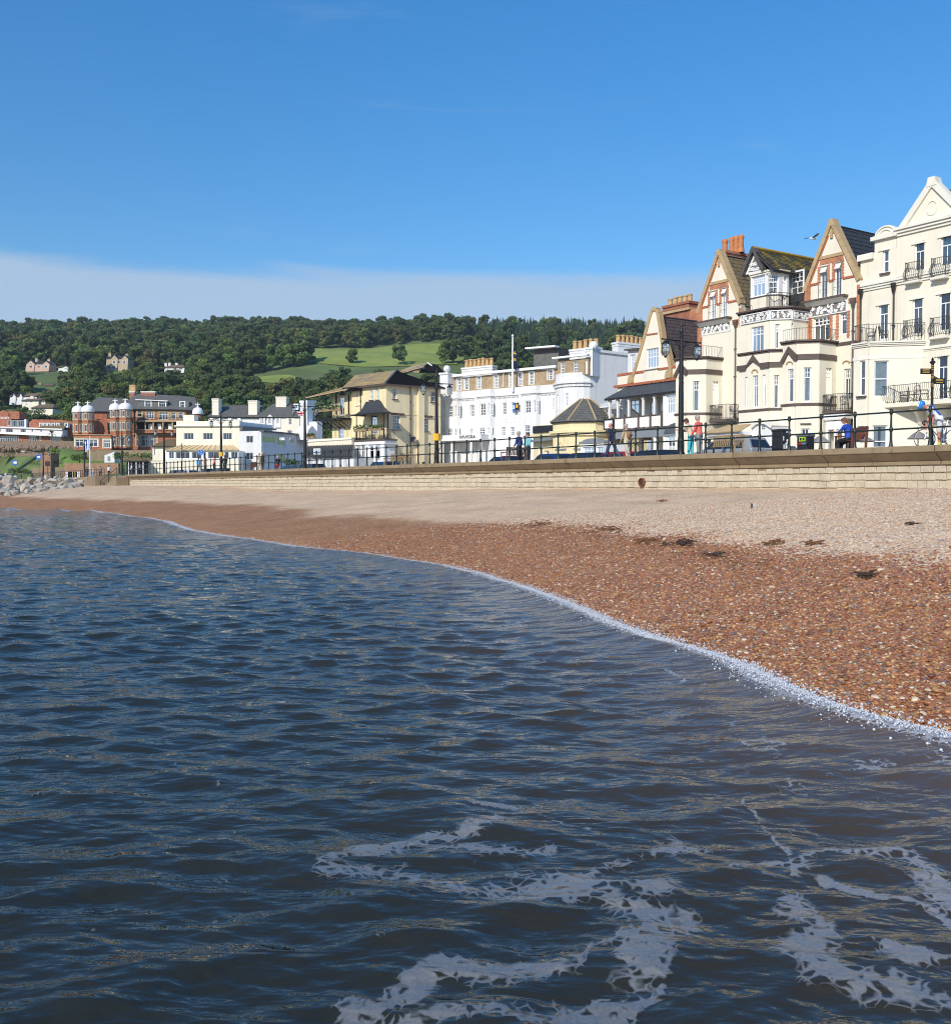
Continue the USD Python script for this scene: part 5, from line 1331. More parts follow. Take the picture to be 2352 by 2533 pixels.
# brick chimney with five buff pots
CF = Front.par(vh,27.5,crop=5)
cu0,cu1 = CF.q(995,150)[0],CF.q(1275,150)[0]; cz0,cz1 = CF.q(1130,300)[1] - 2.5,CF.q(1130,52)[1]
st = chimney(vh, CF.w((cu0 + cu1) / 2, 0)[:2], (cu1 - cu0, 1.0), cz0, cz1, "brickred2", 5, "paleclay", ph=0.62, pr=0.2)
part("stone_band", st, MB().box(CF.w((cu0 + cu1) / 2, CF.q(1130, 135)[1], 0), (cu1 - cu0 + 0.4, 1.35, 0.2), [CF.u, CF.n, UP]), M["buff"])
part("lower_stack", st, MB().box(CF.w((cu0 + cu1) / 2 + 0.5, (cz0 + CF.q(1130, 150)[1]) / 2, -0.1), (cu1 - cu0 + 1.0, 1.15, CF.q(1130, 150)[1] - cz0), [CF.u, CF.n, UP]), M["brickred"])
# verandah
V = off_front(F,1.7)
ze,zt = V.q(715,1022)[1],F.q(780,912)[1]
vu0,vu1 = V.q(340,1050)[0],V.q(1095,985)[0]
qd = [V.w(vu0,ze,0.15),F.w(vu0 + 0.5,zt,0.0),F.w(vu1,zt,0.0),V.w(vu1,ze,0.15)]
part("verandah_roof", vh, MB().slab(qd, 0.08), M["lead"])
mb = MB()
for i in range(1,22):
 f = i / 22; mb.beam(qd[0] * (1 - f) + qd[3] * f + UP * 0.03,qd[1] * (1 - f) + qd[2] * f + UP * 0.03,0.05,0.05)
part("lead_rolls", vh, mb, M["lead"], kind="stuff")
part("gutter", vh, MB().box(V.w((vu0 + vu1) / 2, ze - 0.09, 0.1), (vu1 - vu0, 0.16, 0.15), [V.u, V.n, UP]), M["ironbrown"])
zr,zf = V.q(715,1255)[1],V.q(715,1375)[1]
for x in (372,458,575,730,850,958):
 u = V.q(x,1150)[0]
 mb = MB().box(V.w(u,(zf + ze) / 2,-0.1),(0.15,0.15,ze - zf),[V.u,V.n,UP]).box(V.w(u,ze - 0.25,-0.1),(0.26,0.2,0.18),[V.u,V.n,UP])
 part("verandah_post", vh, mb, M["frame"])
pu = [V.q(x,1300)[0] for x in (328,430,542,692,820,940)]
for i, u in enumerate(pu): part("balcony_post", vh, MB().box(V.w(u, (zf + zr) / 2 + 0.05, 0.0), (0.17, 0.17, zr - zf + 0.16), [V.u, V.n, UP]).sphere(V.w(u, zr + 0.24, 0.0), 0.09), M["brown"])
for a,c in zip(pu[:-1],pu[1:]):
 pan = part("balcony_panel", vh, MB().box(V.w((a + c) / 2, (zf + zr) / 2, 0.0), (c - a - 0.18, 0.05, zr - zf - 0.10), [V.u, V.n, UP]), M["frame"])
 mb = MB(); k = 9
 for i in range(k): mb.box(V.w(a + 0.15 + (c - a - 0.3) * (i + .5) / k,zr - 0.35,0.035),(0.03,0.03,0.36),[V.u,V.n,UP])
 part("fretwork", pan, mb, M["ivory"])
part("handrail", vh, MB().box(V.w((pu[0] + pu[-1]) / 2, zr + 0.02, 0.0), (pu[-1] - pu[0], 0.13, 0.09), [V.u, V.n, UP]), M["brown"])
part("verandah_floor", vh, MB().box(V.w((vu0 + vu1) / 2, zf - 0.09, -0.75), (vu1 - vu0, 1.75, 0.18), [V.u, V.n, UP]), M["brown"])
V.wall("frame", [(950, 1370), (950, 1010), (1100, 992), (1100, 1352)], depth=1.6, name="glazed_bay"); V.win(985, 1010, 1095, 1222, ((0.5, 2, 4), (0.5, 1, 4)), cur="net")
F.win(592, 1078, 692, 1290, ((0.2, 1, 2), (0.8, 1, 2)), cur="net", name="verandah_door"); F.win(472, 1108, 520, 1290, ((1, 1, 1),), cur="dark", name="verandah_door"); F.win(805, 1070, 842, 1240, SASH, cur="bluedark"); F.win(905, 1058, 940, 1230, SASH, cur="bluedark")
# ground floor shop front under the verandah
part("shop_fascia", vh, MB().box(V.w((vu0 + vu1) / 2 + 0.2, zf - 0.48, -0.1), (vu1 - vu0 - 0.6, 0.3, 0.55), [V.u, V.n, UP]), M["grey"])
for x in (850, 955): part("column", vh, MB().lathe([(0.001, F.ground), (0.2, F.ground), (0.16, F.ground + 0.2), (0.14, zf - 0.9), (0.2, zf - 0.78), (0.001, zf - 0.78)], V.w(V.q(x, 1550)[0], 0, -0.15), 10), M["frame"], smooth=50)
F.win(718, 1470, 822, 1660, ((1, 1, 1),), cur="creamcurtain", mt="grey", name="shop_door"); F.win(470, 1490, 540, 1640, ((0.3, 1, 2), (0.7, 1, 2)), cur="bluedark", mt="grey"); F.win(590, 1480, 690, 1640, ((0.3, 1, 2), (0.7, 1, 2)), cur="dark", mt="grey")
V.win(992, 1440, 1110, 1650, ((0.3, 1, 3), (0.7, 1, 3)), cur="bluedark")
V.wall("frame", [(985, None), (985, 1430), (1110, 1415), (1110, None)], depth=0.6, name="sun_room")
a = np.linspace(0,PI / 2,8); cu,cz = V.q(1110,1430); wv,hv = cu - V.q(970,1430)[0],0.75
V.plate("lead", [(cu - wv * math.sin(PI / 2 - t) , cz + hv * math.sin(t)) for t in a] + [(cu, cz)], -0.6, 0.1, "curved_hood", raw=True)
F.done(); V.done()
# -- small glazed conservatory between the verandah and the kiosk
cs = house("conservatory", "white framed glass conservatory at the left end of the verandah house", "conservatory", sm(48, 21))
C = Front.par(cs,21.5,crop=5)
C.wall("frame", [(205, 1330), (205, 1160), (365, 1155), (365, 1325)], depth=2.4)
C.wall("white", [(205, None), (205, 1332), (365, 1326), (365, None)], depth=2.4)
C.win(222, 1175, 362, 1325, ((0.28, 1, 2), (0.72, 1, 2)), cur="bluedark", edge=0.09)
C.done()
z0,z1 = C.q(285,1158)[1],C.q(285,1095)[1]
u0,u1 = C.q(203,1200)[0],C.q(370,1200)[0]
mb = MB(); gl = MB()
e0,e1,t0,t1 = C.w(u0,z0,0.1),C.w(u1,z0,0.1),C.w(u0 + 0.2,z1 + 0.3,-2.2),C.w(u1,z1 + 0.3,-2.2)
for i in range(5): f = i / 4; mb.beam(e0 * (1 - f) + e1 * f,t0 * (1 - f) + t1 * f,0.07,0.07)
mb.beam(e0,e1,0.1,0.1); mb.beam(t0,t1,0.1,0.1)
part("roof_frame", cs, mb, M["frame"]); part("roof_pane", cs, MB().slab([e0, t0, t1, e1], 0.02), M["glass"])
# -- yellow kiosk with an octagonal slate roof and a flat roofed wing
kx,kY = full(4,1558,990)[0],80.0
kc = at(kx,1050,kY)[:2]
ky = house("kiosk", "pale yellow octagonal building with pointed slate roof, black fascia board and orange door", "kiosk", kc)
KZ0 = ROAD_Z + 0.1
kz = lambda y: float(at(*full(4,1500,y),kY)[2])
R8 = 2.75; ang = [math.radians(22.5 + 45 * i) for i in range(8)]
rot = math.atan2(WD[1],WD[0])
def oct_pts(r,z): return [np.array([kc[0] + r * math.cos(a + rot),kc[1] + r * math.sin(a + rot),z]) for a in ang]
ze,zap = kz(990),kz(755)
lo,hi = oct_pts(R8,KZ0),oct_pts(R8,ze)
part("wall", ky, MB().add(np.vstack([lo, hi]), [[i, (i + 1) % 8, 8 + (i + 1) % 8, 8 + i] for i in range(8)]).poly(hi), M["paleyellow"])
zc = kz(1100)
for z0,r0,r1 in ((zc,R8 + 0.02,R8 + 0.32),(zc - 0.22,R8 + 0.02,R8 + 0.18)):
 a,c = oct_pts(r1,z0),oct_pts(r1,z0 + 0.2); i0,i1 = oct_pts(r0 - .1,z0),oct_pts(r0 - .1,z0 + 0.2)
 part("cornice", ky, MB().add(np.vstack([a, c, i0, i1]), [[i, (i + 1) % 8, 8 + (i + 1) % 8, 8 + i] for i in range(8)] + [[8 + i, 8 + (i + 1) % 8, 24 + (i + 1) % 8, 24 + i] for i in range(8)] + [[16 + i, 16 + (i + 1) % 8, (i + 1) % 8, i] for i in range(8)]), M["paleyellow"])
ev,apx = oct_pts(R8 + 0.25,ze),np.array([kc[0] + 0.5,kc[1],zap])
ap2 = oct_pts(0.42,zap)
rf = None
for i in range(8):
 rf_ = slates(ky, [ev[i], ap2[i], ap2[(i + 1) % 8], ev[(i + 1) % 8]], "slate2", 0.08, rows=12)
 part("hip_tile", rf_, MB().bar(ev[i] + UP * 0.05, ap2[i] + UP * 0.05, 0.07, 5), M["buff"])
part("roof_cap", ky, MB().poly(ap2).poly(ap2[::-1]), M["lead"])
# faces of the octagon that show: pediment panel, orange door, small windows
for i in range(8):
 a,c = lo[i],lo[(i + 1) % 8]
 f = Front(ky,a[:2],(c - a)[:2],ground=KZ0,crop=4)
 mid = (a + c) / 2
 if (np.r_[mid[:2] - kc,0] @ f.n) < 0.5: continue
 if (EYE[:2] - mid[:2]) @ f.n[:2] < 8: continue
 L_ = np.linalg.norm(c - a); uu = 0 if f.u @ (c - a) > 0 else -L_
 um = uu + L_ / 2
 px = CX + FPX * mid[0] / mid[1]
 f.plate("paleyellow", [(um - 0.75, KZ0 + 2.35), (um, KZ0 + 3.05), (um + 0.75, KZ0 + 2.35), (um + 0.6, KZ0 + 2.35), (um, KZ0 + 2.88), (um - 0.6, KZ0 + 2.35)], 0.0, 0.06, "pediment_moulding", raw=True)
 if abs(px - full(4,1402,0)[0]) < 32:
  d = f.plate("orange", [(um - 0.85, KZ0), (um + 0.85, KZ0), (um + 0.85, KZ0 + 1.95), (um - 0.85, KZ0 + 1.95)], 0.0, 0.05, "door", raw=True)
  f.plate("grey", [(um - 0.7, KZ0 + 2.2), (um + 0.7, KZ0 + 2.2), (um + 0.7, KZ0 + 2.34), (um - 0.7, KZ0 + 2.34)], 0.0, 0.05, "name_plate", raw=True)
 else:
  f.plate("frame", [(um - 0.55, KZ0 + 0.9), (um + 0.55, KZ0 + 0.9), (um + 0.55, KZ0 + 2.1), (um - 0.55, KZ0 + 2.1)], 0.0, 0.04, "window_frame", raw=True)
  f.plate("dark", [(um - 0.46, KZ0 + 1.0), (um + 0.46, KZ0 + 1.0), (um + 0.46, KZ0 + 2.0), (um - 0.46, KZ0 + 2.0)], 0.03, 0.05, "pane", raw=True)
# wing
w0 = at(*full(4,1040,1100),84.0)[:2]; w1 = at(*full(4,1330,1100),79.5)[:2]
Wg = Front(ky,w0,w1 - w0,ground=KZ0,crop=4)
Wg.wall("paleyellow", [(1040, None), (1040, 1015), (1330, 1000), (1330, None)], depth=3.2, name="wing_wall")
Wg.plate("black", [(1046, 1092), (1046, 1022), (1304, 1006), (1304, 1075)], 0.0, 0.12, "fascia_board")
Wg.band("paleyellow", [(1036, 1108, 1128), (1330, 1085, 1105)], 0.3, "cornice"); Wg.band("grey", [(1050, 1160, 1180), (1280, 1140, 1160)], 0.6, "awning_box")
Wg.win(1085, 1190, 1130, 1335, ((1, 1, 1),), cur="creamcurtain"); Wg.win(1150, 1265, 1195, 1340, ((1, 1, 1),), cur="dark"); Wg.win(1225, 1180, 1268, 1330, ((1, 1, 1),), cur="dark", mt="oldwood")
Wg.done()
# -- grey shop canopy with a curved top, right of the kiosk
gs = house("shop_front", "small grey shop front with curved top between the kiosk and the verandah house", "shop", sm(46, 17))
S = Front.par(gs,17.0,crop=4)
a = np.linspace(0,PI,9)
u0,z0 = S.q(1492,1200); u1,_ = S.q(1745,1190); zt = S.q(1600,1142)[1]; zt0 = S.q(1500,1175)[1]
S.wall("grey", Polygon([(u0, z0), (u1, z0), (u1, zt0)] + [((u0 + u1) / 2 + (u1 - u0) * 0.36 * math.cos(t), zt0 + (zt - zt0) * math.sin(t)) for t in a] + [(u0, zt0)]), depth=0.5, name="fascia")
S.wall("frame", [(1510, None), (1510, 1205), (1740, 1195), (1740, None)], t=0.2, depth=2.5, name="front_wall")
S.win(1530, 1225, 1640, 1330, ((0.3, 1, 3), (0.7, 1, 3)), cur="bluedark"); S.win(1665, 1225, 1735, 1330, ((1, 1, 2),), cur="dark")
S.done()
# ---------------------------------------------------------------- the white hotel with bow windows
rv = house("hotel", "long white hotel with small-paned windows, stone attic, flagpole and black letters on its canopy", "hotel", at(1300, 1150, 108)[:2])
F = Front(rv,at(1300,1150,108.0)[:2],(-0.788,0.615),crop=4)
def bow(F, x0, x1, ytop, proud, n=5, mt="white", depth=1.0, zbot=None, name="bow_wall"):
 """A shallow curved bay from column x0 to x1: returns its facets."""
 u0,u1 = F.q(x0,900)[0],F.q(x1,900)[0]
 zt = F.q((x0 + x1) / 2,ytop)[1]; z0 = F.ground if zbot is None else zbot
 W = (u1 - u0) / 2; Rr = (W * W + proud * proud) / (2 * proud); a0 = math.asin(min(1,W / Rr))
 pts = [((u0 + u1) / 2 + Rr * math.sin(t),proud - Rr + Rr * math.cos(t)) for t in np.linspace(-a0,a0,n + 1)]
 fs = []
 for (ua,na),(ub,nb) in zip(pts[:-1],pts[1:]):
  A_,B_ = F.w(ua,0,na),F.w(ub,0,nb)
  f = Front(F.b,A_[:2],(B_ - A_)[:2],ground=F.ground,crop=F.c)
  f.L = float(np.linalg.norm(B_ - A_))
  f.wall(mt,Polygon([(-0.001,z0),(f.L,z0),(f.L,zt),(-0.001,zt)]),t=0.3,depth=depth,name=name)
  fs.append(f)
 return fs,zt
# main wall
F.wall("white", [(125, None), (125, 690), (1260, 603), (1260, None)], depth=9)
zpar = F.q(700,645)[1]
F.win(412,808,452,925,S6); F.win(735,788,773,905,S6); F.win(823,783,861,900,S6); F.win(1236,745,1252,862,((0.5,2,1),(0.5,2,1)))
F.win(405,1045,440,1112,S6); F.win(728,1028,763,1118,S6); F.win(812,1028,851,1116,S6)
F.win(358, 1240, 382, 1288, ((1, 2, 2),), cur="dark"); F.win(418, 1238, 446, 1286, ((1, 2, 2),), cur="dark"); F.win(490, 1240, 512, 1275, ((1, 2, 2),), cur="dark")
cornice(F, F.q(122, 700)[0], F.q(1262, 700)[0], F.q(700, 722)[1] - 0.15, F.q(700, 722)[1] + 0.12, 0.22, 2, "white", "cornice")
mb = MB(); u0,u1 = F.q(135,700)[0],F.q(1250,700)[0]
for i in range(90): mb.box(F.w(u0 + (u1 - u0) * i / 89,F.q(700,736)[1],0.06),(0.10,0.16,0.12),[F.u,F.n,UP])
part("dentils", rv, mb, M["white"], kind="stuff")
for y in (700, 950, 985): cornice(F, F.q(126, 700)[0], F.q(1258, 700)[0], F.q(700, y)[1] - 0.05, F.q(700, y)[1] + 0.05, 0.05, 1, "white", "string_course")
BOWS = [((178,328),((195,240,820,932),(262,306,815,926)),((190,230,1045,1182),(257,298,1045,1172)),((200,226,1305,1392),)),
  ((500,657),((515,564,797,916),(590,636,790,911)),((505,556,1035,1112),(588,626,1035,1098)),()),
  ((942,1113),((960,1013,767,892),(1042,1089,765,887)),((955,1006,1012,1130),),())]
for (x0,x1),r1,r2,r3 in BOWS:
 zt_ = F.q((x0 + x1) / 2,(690 * (1260 - (x0 + x1) / 2) + 603 * ((x0 + x1) / 2 - 125)) / 1135 + 2)[1]
 u0,u1 = F.q(x0,900)[0],F.q(x1,900)[0]; c = (u1 - u0) * 0.14
 pts = [F.w(u0 - .1,0,0),F.w(u0 + c - .1,0,0.5),F.w(u1 - c + .05,0,0.5),F.w(u1 + .05,0,0)]
 for j in range(3):
  f = Front(rv,pts[j][:2],(pts[j + 1] - pts[j])[:2],ground=F.ground,crop=4); f.L = float(np.linalg.norm(pts[j + 1] - pts[j]))
  f.wall("white", Polygon([(0, f.ground), (f.L, f.ground), (f.L, zt_), (0, zt_)]), t=0.3, depth=0.45, name="bow_wall")
  cornice(f, -0.03, f.L + 0.03, F.q(700, 722)[1] - 0.15, F.q(700, 722)[1] + 0.12, 0.2, 2, "white", "cornice")
  if j == 1:
   for rr in (r1,r2,r3):
    for (a, d, y0, y1) in rr: f.win(a - 2, y0, d + 2, y1, S6, edge=0.09, cur="bluedark" if (a + y0) % 3 else "net")
  f.done()
# the full-height rounded end bay
Bf,bz = bow(F,1258,1606,500,1.15,n=7,depth=3.4)
zA = F.q(1430,505)[1]
for f in Bf:
 cornice(f, -0.03, f.L + 0.03, F.q(1430, 612)[1] - 0.1, F.q(1430, 612)[1] + 0.25, 0.3, 2, "white", "cornice")
 mb = MB()
 for i in range(6): mb.box(f.w(f.L * (i + .5) / 6,F.q(1430,628)[1],0.08),(0.12,0.14,0.16),[f.u,f.n,UP])
 part("dentils", rv, mb, M["white"], kind="stuff")
 cornice(f, -0.02, f.L + 0.02, F.q(1430, 860)[1] - 0.05, F.q(1430, 860)[1] + 0.05, 0.06, 1, "white", "string_course")
for k,(y0,y1) in ((1,(708,832)),(3,(703,830))):
 _, z0_, _, z1_ = F.rect(1330, y0, 1470, y1); Bf[k].win(0, 0, 0, 0, S6, raw=(0.2, z0_, Bf[k].L - 0.2, z1_), cur="dark" if k == 1 else "net")
Bf[0].win(0, 0, 0, 0, ((0.5, 2, 1), (0.5, 2, 1)), raw=(0.35, z0_, Bf[0].L - 0.25, z1_), cur="net")
for f in Bf: f.done()
# attic of the end bay: stone with three windows
At = Front(rv,F.w(0,0,0.6)[:2],F.u[:2],crop=4)
At.wall("ashlar", [(1285, 512), (1285, 372), (1590, 340), (1590, 505)], depth=4, name="attic_wall")
for x0, x1, y0, y1 in ((1310, 1352, 382, 508), (1440, 1486, 372, 502), (1556, 1578, 362, 498)): At.win(x0, y0, x1, y1, S6, cur="net")
At.band("frame", [(1248, 340, 357), (1600, 303, 320)], 0.5, "roof_edge"); At.done()
# attic of the main range
Am = Front(rv,F.w(0,0,-0.9)[:2],F.u[:2],crop=4)
Am.wall("ashlar", [(205, 700), (205, 545), (1300, 448), (1300, 640)], depth=5, name="attic_wall")
for x0, x1, y0, y1 in ((284, 326, 547, 665), (355, 396, 540, 660), (482, 521, 530, 648), (652, 691, 516, 640), (803, 839, 500, 628), (894, 931, 491, 618), (1002, 1046, 484, 606), (1186, 1240, 466, 560)): Am.win(x0, y0, x1, y1, S6, cur="net", surround="frame", sur=0.1)
Am.band("frame", [(195, 516, 540), (1285, 416, 440)], 0.45, "roof_edge"); Am.done()
Am.pipe(752, 480, 630, 0.05, "frame", hopper=False); Am.pipe(1243, 430, 560, 0.05, "frame", hopper=False)
# left pier with ball, right pier with ball, chimneys
for x0,x1,yt,yb,xb,yb2,rr in ((125,205,500,700,161,447,0.42),(1578,1642,248,520,1620,217,0.5)):
 F.plate("white", [(x0, yb), (x0, yt), (x1, yt - 3), (x1, yb)], -1.2, 0.25, "pier"); uc, zc_ = F.q(xb, yb2)
 F.plate("white", [(x0 - 6, yt + 10), (x0 - 6, yt - 8), (x1 + 6, yt - 11), (x1 + 6, yt + 7)], -1.3, 0.35, "pier_cap")
 part("ball_finial", rv, MB().sphere(F.w(uc, zc_, -0.4), rr, 2).lathe([(0.3, zc_ - 1.0), (0.2, zc_ - 0.6), (0.15, zc_ - 0.3)], F.w(uc, 0, -0.4), 10), M["white"], smooth=60)
for x0,x1,yt,yb,n_,back,lab in ((352,655,430,560,7,-4.0,0),(1422,1700,250,330,5,-3.0,1)):
 Cf = Front(rv,F.w(0,0,back)[:2],F.u[:2],crop=4)
 u0,u1 = Cf.q(x0,yt)[0],Cf.q(x1,yt)[0]; z1 = Cf.q((x0 + x1) / 2,yt)[1]
 chimney(rv, Cf.w((u0 + u1) / 2, 0)[:2], (u1 - u0, 0.9), z1 - 2.2, z1, "white", n_, "paleclay", ph=0.95, pr=0.26, u=F.u[:2])
# gable end wall that runs back from the bay, and the plant room
E = Front(rv,F.w(F.q(1604,800)[0],0,0.0)[:2],WN,crop=4)
e0,e1 = E.q(1640,258),E.q(1850,278)
E.wall("white", Polygon([(e0[0] - 0.6, E.ground), (e1[0] + 9, E.ground), (e1[0] + 9, e0[1] - 0.2), (e0[0] - 0.6, e0[1])]), depth=2.0, name="gable_wall")
E.plate("white", [(e0[0] - 0.8, e0[1] - 0.22), (e1[0] + 9, e0[1] - 0.42), (e1[0] + 9, e0[1] - 0.15), (e0[0] - 0.8, e0[1] + 0.05)], -0.5, 0.15, "coping", raw=True); E.done()
Ch = Front(rv,E.w(0,0,-2.5)[:2],WN,crop=5)
u0,u1 = Ch.q(438,480)[0],Ch.q(735,475)[0]; z1 = Ch.q(590,475)[1]
chimney(rv, Ch.w((u0 + u1) / 2, 0)[:2], (u1 - u0, 1.0), z1 - 3.2, z1, "white", 6, "paleclay", ph=0.9, pr=0.27, u=WN)
PR = Front(rv,F.w(0,0,-7.0)[:2],F.u[:2],crop=4)
PR.wall("slate2", [(1045, 460), (1045, 255), (1290, 240), (1290, 460)], depth=5, name="slate_hung_room"); PR.done()
PS = Front(rv,PR.w(PR.q(1288,300)[0],0)[:2],WN,crop=4)
PS.wall("slate", Polygon([(0, 8), (7, 8), (7, PR.q(1290, 240)[1]), (0, PR.q(1290, 240)[1])]), depth=0.4, name="slate_hung_room"); PS.done()
PR.band("frame", [(1000, 246, 262), (1296, 222, 240)], 0.9, "roof_edge")
# entrance canopy with the hotel's name
cz0,cz1 = F.q(450,1152)[1],F.q(450,1112)[1]
cu0,cu1 = F.q(235,1130)[0],F.q(625,1130)[0]
part("entrance_canopy", rv, MB().box(F.w((cu0 + cu1) / 2, (cz0 + cz1) / 2, 1.0), (cu1 - cu0, 2.0, cz1 - cz0), [F.u, F.n, UP]).box(F.w((cu0 + cu1) / 2, cz0 - 0.1, 1.05), (cu1 - cu0 + 0.3, 2.3, 0.2), [F.u, F.n, UP]), M["white"])
CP = Front(rv,F.w(0,0,2.0)[:2],F.u[:2],crop=4)
tu,tz = CP.q(312,1143)[0],CP.q(390,1145)[1]
te = CP.q(466,1130)[0]
tmh = meshkit.text_mesh("RIVIERA", 0.36, 0.03, bold=True)
tv = np.array(tmh.vertices); tv[:,0] = (tv[:,0] - tv[:,0].min()) / np.ptp(tv[:,0]) * (te - tu)
part("lettering", rv, (CP.P0 + np.outer(tv[:, 0] + tu, CP.u) + np.outer(tv[:, 1] + tz, UP) + np.outer(tv[:, 2] + 0.004, CP.n), np.array(tmh.faces)), M["black"])
for x in (240, 330, 520, 615): part("canopy_column", rv, MB().lathe([(0.001, F.ground), (0.18, F.ground), (0.14, cz0 - 0.2), (0.001, cz0 - 0.2)], F.w(F.q(x, 1200)[0], 0, 1.8), 8), M["white"], smooth=50)
F.done()
# two hanging signs on the white front
for x0, x1, y0, y1, mt, lab in ((865, 888, 800, 876, "signblue", "blue and white hanging sign on the white hotel front"), (891, 921, 794, 860, "black", "black and orange hanging sign beside the blue one on the white hotel")):
 u0,z0,u1,z1 = F.rect(x0,y0,x1,y1)
 sp = thing("hanging_sign", lab, "sign", F.w((u0 + u1) / 2, z0, 0.5))
 part("board", sp, MB().box(F.w((u0 + u1) / 2, (z0 + z1) / 2, 0.5), (u1 - u0, 0.08, z1 - z0), [F.u, F.n, UP]), M[mt])
 part("panel", sp, MB().box(F.w((u0 + u1) / 2, z0 + (z1 - z0) * 0.55, 0.55), ((u1 - u0) * 0.62, 0.03, (z1 - z0) * 0.5), [F.u, F.n, UP]), M["signwhite" if mt == "signblue" else "signyellow"])
 part("bracket", sp, MB().bar(F.w((u0 + u1) / 2, z1 + 0.05, 0.0), F.w((u0 + u1) / 2, z1 + 0.05, 0.55), 0.03, 5), M["black"])
# flagpole and its dark blue and yellow flag
fu,fz = F.q(845,625); tzp = F.q(853,130)[1]
fp = thing("flagpole", "tall white flagpole on the roof parapet of the white hotel", "flagpole", F.w(fu, fz, 0.2))
part("pole", fp, MB().tube([F.w(fu, fz - 0.6, 0.2), F.w(fu, tzp, 0.2)], [0.16, 0.07], 8), M["signwhite"], smooth=60)
part("truck", fp, MB().sphere(F.w(fu, tzp + 0.1, 0.2), 0.14), M["signwhite"])
def cloth(b_, top_pt, w, h, wdir, mats, seed, stripes="v", rag=0.25):
 """A hanging flag with folds: columns of quads, cut into coloured bands."""
 nx,ny = 12,14
 wd = np.r_[wdir,0]; wd = wd / np.linalg.norm(wd); cr = np.cross(wd,UP)
 V_ = []
 for j in range(ny + 1):
  for i in range(nx + 1):
   f,g = i / nx,j / ny
   V_.append(np.asarray(top_pt) + wd * w * f * (1 - 0.15 * g) - UP * (h * g + rag * f * w) + cr * 0.12 * math.sin(f * 9 + g * 2.4 + seed) * (0.3 + f))
 V_ = np.array(V_)
 for k,(mt,sel) in enumerate(mats):
  f = [[j * (nx + 1) + i,j * (nx + 1) + i + 1,(j + 1) * (nx + 1) + i + 1,(j + 1) * (nx + 1) + i] for j in range(ny) for i in range(nx) if sel((i + .5) / nx,(j + .5) / ny)]
  if not f: continue
  f = np.array(f); used_,inv = np.unique(f,return_inverse=True)
  v = V_[used_]; ff = inv.reshape(f.shape)
  v2 = np.vstack([v,v + cr * 0.012]); n = len(v)
  part("field" if k == 0 else "emblem", b_, MB().add(v2, np.vstack([ff, ff[:, ::-1] + n])), mt)
fl = thing("flag", "dark blue and yellow flag hanging limp from the white hotel's flagpole", "flag", F.w(fu, F.q(855, 270)[1], 0.2))
navy = solid("flag_navy", (0.012, 0.018, 0.06), 0.8); gold_ = solid("flag_yellow", (0.55, 0.36, 0.03), 0.8)
dsel = lambda f,g: (abs(f - 0.5) + abs(((g * 3) % 1) - 0.5) < 0.42) and int(g * 3) != 2
cloth(fl,F.w(fu + 0.08,F.q(855,262)[1],0.2),0.5,2.1,F.u[:2],[(navy,lambda f,g: not dsel(f,g)),(gold_,dsel)],1)
# television aerial on the chimney
ae = thing("aerial", "thin television aerial above the white hotel's right chimney pots", "aerial", F.w(F.q(1605, 240)[0], F.q(1605, 240)[1], -3))
AF = Front(rv,F.w(0,0,-3)[:2],F.u[:2],crop=4)
a0,a1 = AF.q(1605,240),AF.q(1607,130)
mb = MB().bar(AF.w(a0[0], a0[1] - 1.2), AF.w(a0[0], a1[1]), 0.035, 5); part("mast", ae, mb, M["greypipe"])
p0,p1 = AF.q(1600,155),AF.q(1700,137)
mb = MB().bar(AF.w(*p0),AF.w(*p1),0.03,5)
for i in range(7):
 f = i / 6; c = AF.w(p0[0] + (p1[0] - p0[0]) * f,p0[1] + (p1[1] - p0[1]) * f); mb.bar(c - AF.n * 0.25,c + AF.n * 0.25,0.015,4)
part("boom", ae, mb, M["greypipe"])
# ---------------------------------------------------------------- yellow corner house
def A3(x,y,Y,c=3): return at(*full(c,x,y),Y)
yh = house("villa", "yellow rendered corner house with black side roof, lichen covered front roof and canopied balcony", "house", A3(950, 1500, 108)[:2])
S = Front(yh,A3(950,1500,108)[:2],(0.794,0.608),crop=3)
Fm = Front(yh,A3(950,1500,108)[:2],(-0.72,0.694),crop=3)
ez = S.q(930,628)[1]
uR = S.q(1605,900)[0]; uL = Fm.q(668,900)[0]
S.wall("yellow", Polygon([(0, S.ground), (uR, S.ground), (uR, ez), (0, ez)]), depth=6.9)
Fm.wall("paleyellow", Polygon([(uL, S.ground), (0, S.ground), (0, ez), (uL, ez)]), depth=6.0)
S.win(1030, 678, 1076, 812, ((1, 4, 2),), cur="dark", sill="brown"); S.win(1030, 1005, 1116, 1178, S6, cur="bluedark", sill="brown"); S.win(1382, 1038, 1456, 1200, S6, cur="dark", sill="brown"); S.win(1486, 712, 1552, 848, SASH, cur="creamcurtain", sill="brown"); S.win(1575, 1400, 1605, 1480, SASH, cur="dark")
for x0,x1,y in ((1005,1160,988),(1380,1500,1018)):
 u0,z = S.q(x0,y); u1 = S.q(x1,y)[0]
 S.plate("brown", [(u0, z - 0.12), (u1, z - 0.12), (u1, z + 0.1), (u0, z + 0.1)], 0.0, 0.16, "hood_mould", raw=True)
S.plate("yellow", [(1322, None), (1322, 665), (1392, 672), (1392, None)], 0.0, 0.3, "pilaster")
S.pipe(1232, 652, None, 0.06, "ironbrown", hopper=False)
S.pipe(962, 985, None, 0.06, "ironbrown", hopper=False)
S.band("yellow", [(955, 986, 994), (1600, 1012, 1020)], 0.05)
Fm.win(757, 688, 792, 822, SASH, cur="net", sill="brown"); Fm.win(830, 680, 863, 818, SASH, cur="net", sill="brown")
